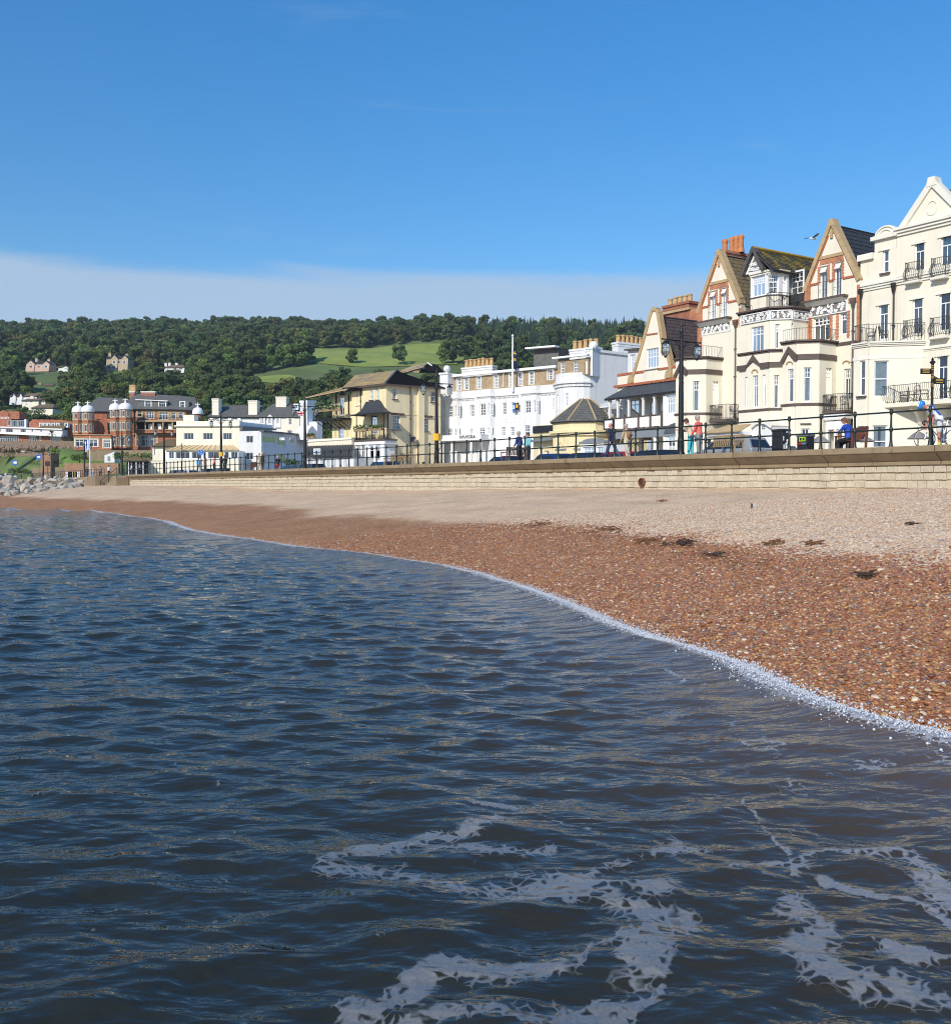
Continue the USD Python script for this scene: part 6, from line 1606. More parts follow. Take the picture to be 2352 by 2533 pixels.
# balcony recess with its window door, under a swept black canopy
Fm.win(768, 1000, 838, 1230, ((0.2, 1, 1), (0.8, 1, 2)), cur="bluedark", name="balcony_door")
S.done(); Fm.done()
sat = thing("satellite_dish", "grey satellite dish on the yellow side wall beside the downpipe", "dish", S.w(S.q(1253, 1300)[0], S.q(1253, 1300)[1], 0.35))
dv = S.n * 0.8 - S.u * 0.5 + UP * 0.3; dv /= np.linalg.norm(dv); e1 = np.cross(dv,UP); e1 /= np.linalg.norm(e1); e2 = np.cross(e1,dv)
c0 = S.w(S.q(1253,1300)[0],S.q(1253,1300)[1],0.4)
v = [c0 - dv * 0.1] + [c0 + e1 * 0.34 * math.cos(t) + e2 * 0.38 * math.sin(t) for t in np.linspace(0,2 * PI,17)[:-1]]
v2 = v + [x - dv * 0.03 for x in v]
part("reflector", sat, MB().add(np.array(v2), [[0, 1 + i, 1 + (i + 1) % 16] for i in range(16)] + [[17, 18 + (i + 1) % 16, 18 + i] for i in range(16)]), M["greypipe"])
part("arm", sat, MB().bar(c0 - dv * 0.1, c0 - S.n * 0.4, 0.03, 5).bar(c0 - e2 * 0.45, c0 + dv * 0.5 - e2 * 0.1, 0.02, 5), M["greypipe"])
C0 = np.r_[S.P0[:2],0]; fl_ = np.array([-0.72,0.694,0]); su = S.u
Z2 = lambda p,z: np.array([p[0],p[1],z])
R0 = Z2(C0 + 7.0 * (su + fl_),15.85); R1 = R0 + su * 3.2; E0 = Z2(C0 - 0.45 * (su + fl_),ez + 0.02)
ER = E0 + su * (uR + 0.7); RR = Z2(C0 + su * (uR + 0.3) + 7.2 * fl_,15.6); EL = E0 + fl_ * (abs(uL) + 0.6); RL = R0 + fl_ * 8
slates(yh, [E0, R0, RR, ER], "blackroof", 0.12); slates(yh, [EL + fl_ * 3, RL, R0, E0], "lichenroof", 0.12)
part("hip_tiles", yh, MB().bar(E0 + UP * 0.06, R0 + UP * 0.06, 0.12, 5), M["slate2"])
part("fascia", yh, MB().beam(E0 - UP * 0.12, ER - UP * 0.12, 0.12, 0.18).beam(E0 - UP * 0.12, EL - UP * 0.12, 0.12, 0.18), M["brown"])
a_,b_,T_,d_ = A3(1125,466,119.5),A3(1345,482,118.5),A3(1440,380,124),A3(1290,396,129)
part("upper_roof", yh, MB().slab([a_, b_, T_, d_], 0.15), M["lichenroof"])
part("upper_roof", yh, MB().slab([b_, A3(1640, 480, 122), A3(1560, 395, 126), T_], 0.15), M["blackroof"])
part("ridge_flashing", yh, MB().bar(T_ + UP * 0.05, A3(1500, 420, 124) + UP * 0.05, 0.13, 5), M["signwhite"])
# stepped part to the left, then the wing with the planted balcony
Fs = off_front(Fm,-0.9); Fs.c = 3
sl,sr = Fs.q(536,900)[0],Fs.q(690,900)[0]; ez2 = Fs.q(600,712)[1]
Fs.wall("paleyellow", Polygon([(sl, S.ground), (sr, S.ground), (sr, ez2), (sl, ez2)]), depth=6); Fs.win(592, 750, 652, 882, SASH, cur="net", sill="ivory"); Fs.done()
Fs.pipe(652, 700, 960, 0.06, "ironbrown", hopper=False)
p = [Fs.w(sl - 1.0,ez2 + 0.05,0.5),Fs.w(sl + 1.5,ez2 + 1.9,-5.5),Fs.w(sr,ez2 + 1.9,-5.5),Fs.w(sr + 0.6,ez2 + 0.05,0.5)]
slates(yh, p, "lichenroof", 0.12)
Fw = off_front(Fm,-3.0); Fw.c = 3
wl,wr_ = Fw.q(298,900)[0],Fw.q(560,900)[0]; ez3 = Fw.q(420,765)[1]
Fw.wall("paleyellow", Polygon([(wl, S.ground), (wr_, S.ground), (wr_, ez3), (wl, ez3)]), depth=6)
Fw.win(385, 790, 445, 1010, ((0.3, 2, 2), (0.7, 1, 2)), cur="dark", name="balcony_door"); Fw.win(372, 1170, 440, 1300, SASH, cur="net", hood="redtrim"); Fw.done()
for x in (355, 505): part("verandah_post", yh, MB().box(Fw.w(Fw.q(x, 900)[0], Fw.q(x, 880)[1], 0.1), (0.12, 0.1, ez3 - Fw.q(x, 1000)[1]), [Fw.u, Fw.n, UP]), M["black"])
p = [Fw.w(wl - 3.3,ez3 - 0.05,1.6),Fw.w(wl + 5.5,ez3 + 3.6,-8),Fw.w(wr_ + 4,ez3 + 3.6,-8),Fw.w(wr_ + 1,ez3 + 0.45,1.6)]
slates(yh, p, "lichenroof", 0.14)
part("fascia", yh, MB().beam(p[0] - UP * 0.06, p[3] - UP * 0.06, 0.06, 0.10), M["buff"])
bz = Fw.q(400,1062)[1]; bl,br = Fw.q(205,1060)[0],Fw.q(545,1060)[0]
part("balcony_floor", yh, MB().box(Fw.w((bl + br) / 2, bz, 0.9), (br - bl, 1.8, 0.16), [Fw.u, Fw.n, UP]), M["black"])
railing_between(yh, [Fw.w(bl, bz, 0.0), Fw.w(bl, bz, 1.75), Fw.w(br, bz, 1.75)], 1.15, 0.14, 0.016, "black")
mb = MB()
for i in range(6): u = bl + (br - bl) * (i + .5) / 6; mb.bar(Fw.w(u,bz - 0.1,1.7),Fw.w(u,bz - 1.1,0.0),0.05,5)
part("balcony_bracket", yh, mb, M["black"])
for x in (360, 505): Fw.pipe(x, 1075, None, 0.05, "black", n=1.5, hopper=False, name="balcony_post")
# balcony with swept canopy above a white bay window
Bx = off_front(Fm,1.7); Bx.c = 3
u0,u1 = Bx.q(566,1290)[0],Bx.q(925,1290)[0]; zf_ = Bx.q(740,1296)[1]; zc0 = Bx.q(760,992)[1]; zc1 = Fm.q(800,840)[1]
t0,t1 = Fm.q(738,840)[0],Fm.q(862,840)[0]
prof = [(0.0,0.0),(0.30,0.10),(0.52,0.28),(0.70,0.55),(0.83,0.85),(0.90,1.0)]
rows = []
for f,g in prof:
 z = zc0 + (zc1 - zc0) * g
 a,b2 = (u0 - 0.2) * (1 - f) + t0 * f,(u1 + 0.25) * (1 - f) + t1 * f
 o = 0.35 * (1 - f)
 rows.append([Bx.w(a,z,-1.7),Bx.w(a + 0.0,z,o - 1.7 * f * 0.9),Bx.w(b2,z,o - 1.7 * f * 0.9),Bx.w(b2,z,-1.7)])
v = np.array([q for r_ in rows for q in r_])
part("canopy", yh, MB().add(v, gridf(len(rows), 4)).add(v - UP * 0.06, gridf(len(rows), 4)[:, ::-1]), M["slate"], smooth=35)
part("canopy_edge", yh, MB().beam(rows[0][1], rows[0][2], 0.08, 0.14).beam(rows[0][0], rows[0][1], 0.08, 0.14).beam(rows[0][2], rows[0][3], 0.08, 0.14), M["black"])
part("balcony_floor", yh, MB().box(Bx.w((u0 + u1) / 2, zf_ - 0.1, -0.85), (u1 - u0 + 0.3, 1.9, 0.16), [Bx.u, Bx.n, UP]), M["brown"])
part("bay_cornice", yh, MB().box(Bx.w((u0 + u1) / 2, zf_ - 0.38, -0.9), (u1 - u0 + 0.1, 1.75, 0.38), [Bx.u, Bx.n, UP]), M["frame"])
for x in (586, 680, 915): part("canopy_post", yh, MB().bar(Bx.w(Bx.q(x, 1100)[0], zf_, -0.08 if x != 680 else -1.2), Bx.w(Bx.q(x, 1100)[0], zc0, -0.08 if x != 680 else -1.2), 0.055, 6), M["black"])
railing_between(yh, [Bx.w(u0 + 0.05, zf_, -1.6), Bx.w(u0 + 0.05, zf_, -0.05), Bx.w(u1 - 0.05, zf_, -0.05), Bx.w(u1 - 0.05, zf_, -1.6)], 1.0, 0.13, 0.015, "black")
Bw = off_front(Bx,-0.15); Bw.c = 3
Bw.wall("frame", [(572, 1590), (572, 1345), (922, 1330), (922, 1572)], depth=1.5, name="bay_window_wall"); Bw.wall("paleyellow", [(572, None), (572, 1592), (922, 1574), (922, None)], depth=1.5, name="bay_plinth")
for x0, x1, y0, y1 in ((592, 635, 1362, 1560), (645, 692, 1360, 1558), (742, 798, 1360, 1560), (818, 874, 1358, 1558)): Bw.win(x0, y0, x1, y1, ((0.32, 1, 2), (0.68, 1, 2)) if x0 < 700 else ((0.32, 1, 1), (0.68, 1, 1)), cur="bluedark" if x0 < 700 else "creamcurtain", edge=0.06)
Bw.done()
def planter(label,P,n,spread,h,flow,seed,box_=True,ux=Fm.u):
 pb = thing("planter", label, "planter", P)
 r = np.random.default_rng(seed)
 if box_: part("trough", pb, MB().box(np.asarray(P) + UP * 0.12, (spread, 0.3, 0.26), [ux, np.cross(UP, ux), UP]), M["oldwood"])
 for nm, mt, k in (("leaves", M["hedge"], n), ("blooms", flow, n // 3)):
  mb = MB()
  for i in range(k):
   c = np.asarray(P) + ux * r.uniform(-.5, .5) * spread + np.cross(UP, ux) * r.uniform(-.25, .25) + UP * (0.2 + h * r.random() * (1.0 if nm == "leaves" else 1.15))
   d1,d2 = r.normal(size=3),r.normal(size=3); d1 /= np.linalg.norm(d1); d2 = np.cross(d1,d2); d2 /= np.linalg.norm(d2)
   s_ = 0.13 if nm == "leaves" else 0.08
   mb.add([c - d1 * s_,c - d2 * s_ * .6,c + d1 * s_,c + d2 * s_ * .6],[[0,1,2,3]])
  part(nm, pb, mb, mt, kind="stuff")
wf = solid("white_blooms", (0.75, 0.75, 0.68), 0.8); rf_ = solid("red_blooms", (0.5, 0.07, 0.04), 0.8)
for i, x in enumerate((270, 400, 480)): planter("white flowers in a trough along the upper %s of the far wing's black balcony" % ("left end", "middle", "right end")[i], Fw.w(Fw.q(x, 1000)[0], bz + 0.95, 1.7), 130, 2.0, 0.5, wf, 60 + i)
planter("white flowers at the left end of the balcony under the swept canopy", Bx.w(Bx.q(635, 1200)[0], zf_ + 0.95, -0.1), 120, 2.2, 0.5, wf, 64); planter("green leaves in the middle of the balcony under the swept canopy", Bx.w(Bx.q(815, 1190)[0], zf_ + 0.95, -0.1), 110, 2.2, 0.4, wf, 65)
planter("red geraniums on the cream parapet beside the yellow house wing", Fw.w(Fw.q(275, 1280)[0], Fw.q(275, 1292)[1], 3.0), 90, 1.8, 0.35, rf_, 66)
# -- low white building with a ribbed dark roof beside the yellow house
lw = house("pavilion", "low white pavilion with ribbed dark lean-to roof beside the yellow corner house", "pavilion", A3(300, 1560, 104)[:2])
Lw = Front(lw,A3(560,1560,104.5)[:2],(-0.80,0.60),crop=3)
Lb = off_front(Lw,-3.0); Lb.c = 3
Lb.wall("cream", [(-20, None), (10, 1300), (535, 1272), (545, None)], depth=3, name="parapet_wall"); Lb.done()
Lb.band("ivory", [(5, 1318, 1330), (535, 1285, 1297)], 0.1)
e0,e1 = Lw.q(-40,1512),Lw.q(560,1498); t0,t1 = Lb.q(10,1402),Lb.q(560,1362)
zz0,zz1 = e1[1],t1[1]
q4 = [Lw.w(e0[0],zz0,0.3),Lb.w(t0[0],zz1,0.02),Lb.w(t1[0],zz1,0.02),Lw.w(e1[0],zz0,0.3)]
rf0 = part("roof", lw, MB().slab(q4, 0.1), M["slate"])
mb = MB()
for i in range(31): f = i / 30; mb.beam(q4[0] * (1 - f) + q4[3] * f + UP * 0.04,q4[1] * (1 - f) + q4[2] * f + UP * 0.04,0.06,0.07)
part("roof_rib", rf0, mb, M["slate2"], kind="stuff")
Lw.wall("white", Polygon([(e0[0], Lw.ground), (e1[0], Lw.ground), (e1[0], zz0 - 0.12), (e0[0], zz0 - 0.12)]), depth=2.8)
for i in range(7): Lw.win(20 + i * 70, 1522, 66 + i * 70, 1640, ((1, 1, 3),), cur="net", edge=0.05)
Lw.done()
bd = thing("notice_board", "pale notice board on a post in front of the ribbed dark roof", "sign", A3(117, 1600, 90))
part("board", bd, MB().box(A3(117, 1442, 90), (0.66, 0.06, 0.54)), M["signwhite"]); part("panel", bd, MB().box(A3(117, 1442, 90) - [0, 0.05, 0], (0.52, 0.03, 0.42)), solid("pale_blue_print", (0.45, 0.55, 0.66)))
part("post", bd, MB().bar(A3(117, 1442, 90) - UP * 0.5 + [0, 0.08, 0], Z2(A3(117, 1600, 90), 2.9), 0.06, 6), M["greypipe"])
# ---------------------------------------------------------------- white flat-roofed house with a glazed front
wh = house("guest_house", "wide white flat-roofed house with beige roofed glazed front and grey side wall", "house", A3(500, 1600, 150, 2)[:2])
F = Front(wh,A3(835,1600,148,2)[:2],(-1,0.04),crop=2)
F.wall("cream2", [(155, None), (155, 1130), (833, 1130), (833, None)], depth=7)
cornice(F, F.q(140, 1200)[0], F.q(836, 1200)[0], F.q(500, 1198)[1], F.q(500, 1176)[1], 0.35, 2, "ivory", "cornice")
for x0, x1 in ((237, 343), (441, 548), (655, 753)): F.win(x0, 1258, x1, 1330, ((1, 1, 3),), cur="net", edge=0.08)
F.win(640, 1595, 690, 1640, ((1, 1, 2),), cur="dark"); F.win(780, 1600, 850, 1640, ((1, 1, 4),), cur="dark")
F.plate("cream2", [(218, 1130), (218, 1062), (335, 1062), (335, 1130)], -2.5, -0.5, "roof_block")
for x0 in (515, 612, 710, 810): F.plate("ivory", [(x0, 1131), (x0, 1098), (x0 + 30, 1098), (x0 + 42, 1131)], -0.6, 0.02, "parapet_crest")
F.done()
G = off_front(F,3.0); G.c = 2
G.wall("frame", [(45, 1545), (45, 1442), (822, 1445), (822, 1545)], depth=2.9, name="glazed_front"); G.wall("cream2", [(45, None), (45, 1546), (822, 1546), (822, None)], depth=2.9, name="plinth")
for x0, x1, c in ((78, 132, 2), (150, 300, 3), (322, 425, 2), (445, 475, 1), (495, 620, 2), (672, 720, 1), (742, 815, 2)): G.win(x0, 1462, x1, 1533, ((1, 1, c),), cur="net" if x0 in (495, 78) else "bluedark", edge=0.07)
G.done()
z0,z1 = G.q(440,1440)[1],F.q(480,1390)[1]
beige = solid("beige_sheet_roof", (0.62, 0.47, 0.26), 0.7)
qd = [G.w(G.q(40,1440)[0],z0,0.3),F.w(F.q(212,1390)[0],z1,0.02),F.w(F.q(758,1390)[0],z1,0.02),G.w(G.q(830,1440)[0],z0,0.3)]
rp = part("porch_roof", wh, MB().slab(qd, 0.1), beige); part("porch_roof_end", wh, MB().slab([qd[3], qd[2], F.w(F.q(832, 1440)[0], z0, 0.02)], 0.08), beige)
mb = MB()
for i in range(13): f = i / 12; mb.beam(qd[0] * (1 - f) + qd[3] * f + UP * 0.04,qd[1] * (1 - f) + qd[2] * f + UP * 0.04,0.1,0.08)
part("roof_rib", rp, mb, beige)
# right-hand front piece and the shaded side
P1 = F.w(F.q(1066,1400)[0],0)[:2]
F2 = off_front(F,0.0); F2.c = 2
F2.wall("white", [(834, None), (834, 1240), (1066, 1236), (1066, None)], depth=4); F2.win(905, 1290, 980, 1366, ((1, 1, 2),), cur="bluedark"); F2.win(900, 1470, 980, 1542, ((1, 1, 2),), cur="bluedark"); F2.done()
Sd = Front(wh,P1,(0.319,0.948),crop=2)
Sd.wall("white", Polygon([(0, Sd.ground), (Sd.q(1560, 1400)[0], Sd.ground), (Sd.q(1560, 1400)[0], Sd.q(1068, 1240)[1]), (0, Sd.q(1068, 1240)[1])]), depth=3)
for x0, x1, y0, y1, c in ((1078, 1226, 1290, 1365, 3), (1236, 1330, 1300, 1392, 2), (1370, 1420, 1310, 1370, 1), (1455, 1520, 1318, 1380, 2), (1080, 1130, 1470, 1550, 2), (1230, 1330, 1480, 1560, 3)): Sd.win(x0, y0, x1, y1, ((1, 1, c),), cur="bluedark")
Sd.band("white", [(1066, 1380, 1392), (1330, 1392, 1402)], 0.08)
Sd.done()
Sd.plate("slate2", [(1060, 1244), (1060, 1230), (1700, 1290), (1700, 1304)], -0.2, 0.5, "eaves")
Su = Front(wh,F.w(F.q(834,1200)[0],0)[:2],(0.319,0.948),crop=2)
Su.wall("white", Polygon([(0, 6), (Su.q(1183, 1200)[0], 6), (Su.q(1183, 1200)[0], Su.q(836, 1136)[1]), (0, Su.q(836, 1136)[1])]), depth=3); Su.done()
Su.plate("slate2", [(834, 1222), (834, 1186), (1200, 1212), (1200, 1230)], 0.0, 0.5, "side_roof")
lx = house("garden_wing", "cream single storey wing left of the white flat-roofed house", "building", A3(60, 1600, 150, 2)[:2])
W1 = Front(lx,A3(0,1600,153,2)[:2],(-1,0.04),crop=1)
W1.wall("cream2", [(1632, 1556), (1632, 1400), (1830, 1400), (1900, 1556)], depth=4); W1.win(1648, 1425, 1664, 1500, ((1, 1, 1),), cur="net"); W1.win(1780, 1425, 1800, 1510, ((1, 1, 1),), cur="net")
W1.wall("cream2", [(1530, None), (1530, 1562), (1900, 1558), (1900, None)], depth=5, name="terrace_wall"); W1.done()
qd = [W1.w(W1.q(1625,1400)[0],W1.q(1700,1402)[1],0.4),W1.w(W1.q(1690,1320)[0],W1.q(1720,1312)[1],-4),W1.w(W1.q(1880,1320)[0],W1.q(1720,1312)[1],-4),W1.w(W1.q(1880,1400)[0],W1.q(1700,1402)[1],0.4)]
slates(lx, qd, "tileolive", 0.1)
# -- grey-roofed white house with tall chimneys behind it
bh = house("house", "white house with long grey hipped roof and tall chimneys behind the flat-roofed house", "house", A3(1000, 1100, 172, 2)[:2])
B = Front(bh,A3(1000,1200,172,2)[:2],(-1,0.10),crop=2)
B.wall("white", [(500, None), (500, 1085), (1480, 1100), (1480, None)], depth=10)
def roofq(F,e0,r0,r1,e1,mt,db,c=2,de=0.4):
 slates(F.b,[F.w(F.q(*e0)[0],F.q(*e0)[1],de),F.w(F.q(*r0)[0],F.q(*r0)[1] * 1.0 + (F.q(*r0)[1] - 2) * db / 172,-db),F.w(F.q(*r1)[0],F.q(*r1)[1] + (F.q(*r1)[1] - 2) * db / 172,-db),F.w(F.q(*e1)[0],F.q(*e1)[1],de)],mt,0.2,rows=14)
roofq(B, (492, 1085), (560, 962), (1010, 962), (1010, 1090), "slate2", 4.0); roofq(B, (985, 1090), (1110, 945), (1440, 945), (1545, 1090), "slate2", 4.5)
for x0,x1,y0,y1,n_ in ((556,625,893,1040,-1.0),(942,1035,917,1050,-1.2),(1236,1345,880,965,-4.0)):
 Cf = off_front(B,n_); Cf.c = 2; u0,u1 = Cf.q(x0,950)[0],Cf.q(x1,950)[0]
 chimney(bh, Cf.w((u0 + u1) / 2, 0)[:2], (u1 - u0, 1.6), Cf.q(600, y1)[1] - 1, Cf.q(600, y0)[1], "cream2", 0, u=B.u[:2])
for x0,x1 in ((1046,1106),(1126,1186),(1212,1272),(1340,1412)):
 dm = off_front(B,0.3); dm.c = 2
 dm.wall("white", [(x0, 1200), (x0, 1085), ((x0 + x1) / 2, 1060 if x0 == 1126 else 1084), (x1, 1085), (x1, 1200)], depth=3, name="dormer"); dm.win(x0 + 14, 1100, x1 - 14, 1160, S6, cur="bluedark", edge=0.1); dm.done()
B2_ = off_front(B,1.8); B2_.c = 2
B2_.wall("cream2", [(1278, 1270), (1278, 1105), (1475, 1105), (1475, 1270)], depth=2); B2_.win(1360, 1105, 1392, 1170, ((1, 2, 2),), cur="bluedark"); B2_.win(1345, 1230, 1395, 1262, ((1, 1, 3),), cur="bluedark"); B2_.done()
rw = off_front(B,-1.5); rw.c = 2
rw.wall("frame", [(1412, 1010), (1412, 945), (1460, 945), (1460, 1010)], depth=2, name="dormer"); rw.win(1420, 955, 1452, 998, ((1, 1, 2),), cur="bluedark"); rw.done(); B.done()
# tall shaped chimney breast and gabled wing on its right
T = Front(bh,A3(1600,1200,160,2)[:2],(0.45,0.89),crop=2)
T.wall("white", [(1556, 1400), (1556, 915), (1640, 915), (1640, 1090), (1668, 1130), (1668, 1400)], depth=1.4, name="chimney_breast"); T.plate("white", [(1552, 932), (1552, 908), (1650, 912), (1650, 936)], -1.5, 0.12, "chimney_cap"); T.done()
T2 = Front(bh,A3(1640,1200,158,2)[:2],(0.6,0.8),crop=2)
T2.wall("white", [(1560, 1330), (1560, 1260), (1570, 1225), (1610, 1178), (1650, 1225), (1665, 1290), (1665, 1135), (1720, 1130), (1720, 1330)], depth=3, name="gabled_wing"); T2.win(1585, 1250, 1625, 1285, ((1, 1, 2),), cur="bluedark"); T2.done()
uf = thing("flag", "red, white and blue crossed flag beside the third lamp post from the yellow house", "flag", A3(1527, 1040, 118, 2))
fr = solid("flag_red", (0.45, 0.02, 0.03), 0.8); fb = solid("flag_blue", (0.02, 0.03, 0.20), 0.8); fw = M["signwhite"]
cr_ = lambda f,g: abs(f - .5) < .07 or abs(g - .5) < .12
wt_ = lambda f,g: (abs(f - .5) < .16 or abs(g - .5) < .22 or abs(f - g) < .12 or abs(f - 1 + g) < .12) and not cr_(f,g)
cloth(uf,A3(1530,1016,118,2),0.95,0.62,(-1,0.1),[(fb,lambda f,g: not cr_(f,g) and not wt_(f,g)),(fr,cr_),(fw,wt_)],2,rag=0.12)
part("pole", uf, MB().bar(A3(1532, 1000, 118, 2), Z2(A3(1532, 1200, 118, 2), 2.9), 0.06, 6), M["signwhite"])
# ---------------------------------------------------------------- red brick hotel with domed bays
bk = house("brick_hotel", "large red brick hotel with four white domed bays and grey slate roofs on the left", "hotel", A3(1100, 1400, 250, 1)[:2])
F = Front(bk,A3(1420,1300,247,1)[:2],(-1,0.02),crop=1)
GZ = F.q(1000,1440)[1]; F.ground = GZ
F.wall("brickfar", [(1395, 1440), (1395, 1000), (1990, 1000), (1990, 1440)], depth=12)
Fl = off_front(F,-4.0); Fl.c = 1; Fl.ground = GZ
Fl.wall("brickfar", [(1010, 1440), (1010, 1030), (1200, 1030), (1200, 1440)], depth=12)
for x0, x1, y0, y1 in ((1142, 1188, 1035, 1115), (1145, 1190, 1150, 1235)): Fl.win(x0, y0, x1, y1, ((1, 1, 2),), cur="creamcurtain", mt="paleyellow")
Fl.done()
R4 = ((0.3,1,3),(0.7,1,3))
for x0, x1, y0, y1 in ((1470, 1520, 1022, 1088), (1566, 1646, 1030, 1108), (1700, 1800, 1035, 1118), (1830, 1880, 1040, 1110), (1910, 1960, 1040, 1110), (1505, 1645, 1285, 1402), (1458, 1480, 1290, 1400), (1658, 1680, 1290, 1365)): F.win(x0, y0, x1, y1, R4 if x1 - x0 > 60 else ((0.3, 1, 1), (0.7, 1, 1)), cur="net", edge=0.12, bar=0.12, surround="buff", sur=0.3)
for y in (1010, 1262, 1272): F.band("buff", [(1395, y, y + 7), (1990, y, y + 7)], 0.15)
# balcony arcade
zf1,zf0 = F.q(1600,1135)[1],F.q(1600,1262)[1]
for y0, y1 in ((1125, 1142), (1222, 1232)): F.band("buff", [(1450, y0, y1), (1990, y0, y1)], 1.6, "balcony_beam")
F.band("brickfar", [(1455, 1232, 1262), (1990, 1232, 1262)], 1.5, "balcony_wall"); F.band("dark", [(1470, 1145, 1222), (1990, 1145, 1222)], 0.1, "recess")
for x in (1470, 1570, 1655, 1760, 1860, 1960): F.plate("buff", [(x, 1225), (x, 1140), (x + 12, 1140), (x + 12, 1225)], 1.2, 1.5, "balcony_post")
for x in (1590, 1690, 1800): F.plate("frame", [(x, 1222), (x, 1160), (x + 40, 1160), (x + 40, 1222)], 0.1, 0.2, "balcony_door")
mb = MB(); a0,a1 = F.q(1450,1118),F.q(1990,1118)
for i in range(40): mb.bar(F.w(a0[0] + (a1[0] - a0[0]) * i / 39,a0[1] - 0.9,1.5),F.w(a0[0] + (a1[0] - a0[0]) * i / 39,a0[1] + 0.5,1.5),0.05,4)
mb.beam(F.w(a0[0], a0[1] + 0.5, 1.5), F.w(a1[0], a0[1] + 0.5, 1.5), 0.12, 0.1); part("balcony_rail", bk, mb, M["wroughtiron"])
F.pipe(1437, 1020, 1300, 0.12, "ironbrown")
def domed_bay(xc,half,ytop,ybot,Yd,rows_,dome_top,fin):
 c = at(*full(1,xc,1200),Yd)[:2]
 r = half / 4.326 * Yd / FPX / 0.92
 zt,zb,zd,zfn = (float(at(*full(1,xc,y),Yd - r)[2]) for y in (ytop,ybot,dome_top,fin))
 an = [math.radians(22.5 + 45 * i) for i in range(8)]
 ring = lambda z,k=1.0: [np.array([c[0] + r * k * math.cos(a),c[1] + r * k * math.sin(a),z]) for a in an]
 lo,hi = ring(zb),ring(zt)
 bw = part("bay_wall", bk, MB().add(np.vstack([lo, hi]), [[i, (i + 1) % 8, 8 + (i + 1) % 8, 8 + i] for i in range(8)]).poly(hi), M["brickfar"])
 for (y0,y1) in rows_:
  z0,z1 = (float(at(*full(1,xc,y),Yd - r)[2]) for y in (y1,y0))
  for i in (4,5,6,7):
   a,d = ring(0)[i],ring(0)[(i + 1) % 8]
   f = Front(bk,a[:2],(d - a)[:2],crop=1)
   if (np.r_[(a + d)[:2] / 2 - c,0] @ f.n) < 0: continue
   Lc = np.linalg.norm(d - a); s0 = 0 if f.u @ (d - a) > 0 else -Lc
   w = part("window", bk, MB().prism(sbox(s0 + Lc * .2, z0, s0 + Lc * .8, z1).difference(unary_union([sbox(s0 + Lc * p, z0 + 0.15, s0 + Lc * (p + .16), z1 - 0.15) for p in (.25, .42, .59)])), f.P0, f.u, UP, f.n, 0.0, 0.10), M["ivory"])
   part("pane", w, MB().prism(sbox(s0 + Lc * .22, z0 + .05, s0 + Lc * .78, z1 - .05), f.P0, f.u, UP, f.n, 0.01, 0.03), M["glassdark"])
  for zz in (z0 - 0.25,z1 + 0.15):
   a, b2 = ring(zz, 1.05), ring(zz + 0.22, 1.05); part("stone_band", bk, MB().add(np.vstack([a, b2]), [[i, (i + 1) % 8, 8 + (i + 1) % 8, 8 + i] for i in range(8)]).poly(b2).poly(a[::-1]), M["buff"])
 R_ = r * 1.12; hd = zd - zt
 pr = [(R_ * 1.05,-0.25),(R_ * 1.08,0.0)] + [(R_ * (1.03 + 0.05 * math.sin(t * 2)) * math.cos(t) ** 0.8,hd * math.sin(t)) for t in np.linspace(0,PI / 2 - 0.05,9)] + [(0.12,hd)]
 part("dome", bk, MB().lathe([(a, z + zt) for a, z in pr], (c[0], c[1], 0), 20), M["frame"], smooth=40)
 part("finial", bk, MB().lathe([(0.2, zd - 0.1), (0.28, zd + 0.3), (0.1, zd + 0.5), (0.09, zfn), (0.001, zfn)], (c[0], c[1], 0), 8).box((c[0], c[1], zd + (zfn - zd) * .62), (1.3, 0.12, 0.14)), M["frame"])
M["glassdark"] = mat("dark_reflecting_glass", (0.06, 0.07, 0.085), 0.12, 0.3, 0.8, spec=0.6)
RW = ((1042,1112),(1165,1245))
domed_bay(838,50,1025,1280,246,RW,960,912); domed_bay(942,54,1020,1280,244,RW,955,908)
domed_bay(1236,50,1000,1420,244,((1018,1086),(1142,1230),(1300,1395)),935,888); domed_bay(1345,56,994,1420,242,((1014,1084),(1140,1228),(1290,1395)),930,878)
domed_bay(2118,46,1045,1100,246,(),980,925)
for c0, e0, r0, r1, e1, mt in ((Fl, (878, 1026), (952, 868), (1270, 885), (1290, 1030), "slate2"), (F, (1285, 1000), (1355, 832), (1830, 850), (1995, 1010), "slate2"), (F, (1800, 1005), (1830, 850), (2010, 870), (2130, 1015), "slate2")):
 slates(bk,[c0.w(c0.q(*e0)[0],c0.q(*e0)[1],0.6),c0.w(c0.q(*r0)[0],c0.q(*r0)[1] + 0.4,-6),c0.w(c0.q(*r1)[0],c0.q(*r1)[1] + 0.4,-6),c0.w(c0.q(*e1)[0],c0.q(*e1)[1],0.6)],mt,0.3,rows=16)
Fd = off_front(F,-0.6); Fd.c = 1
for x0,x1,y0,y1 in ((1475,1690,905,980),(1690,1790,915,985),(1920,2020,920,990)):
 Fd.wall("slate2", [(x0, y1 + 8), (x0, y0), (x1, y0 + 3), (x1, y1 + 10)], depth=4, name="dormer")
for x0, x1, y0, y1 in ((1556, 1614, 915, 975), (1704, 1770, 922, 980), (1930, 1975, 925, 985)): Fd.win(x0, y0, x1, y1, ((0.4, 1, 3), (0.6, 1, 3)), cur="bluedark", surround="frame", sur=0.2)
Fd.band("frame", [(1452, 898, 906), (1800, 912, 920)], 0.4, "dormer_edge"); Fd.done()
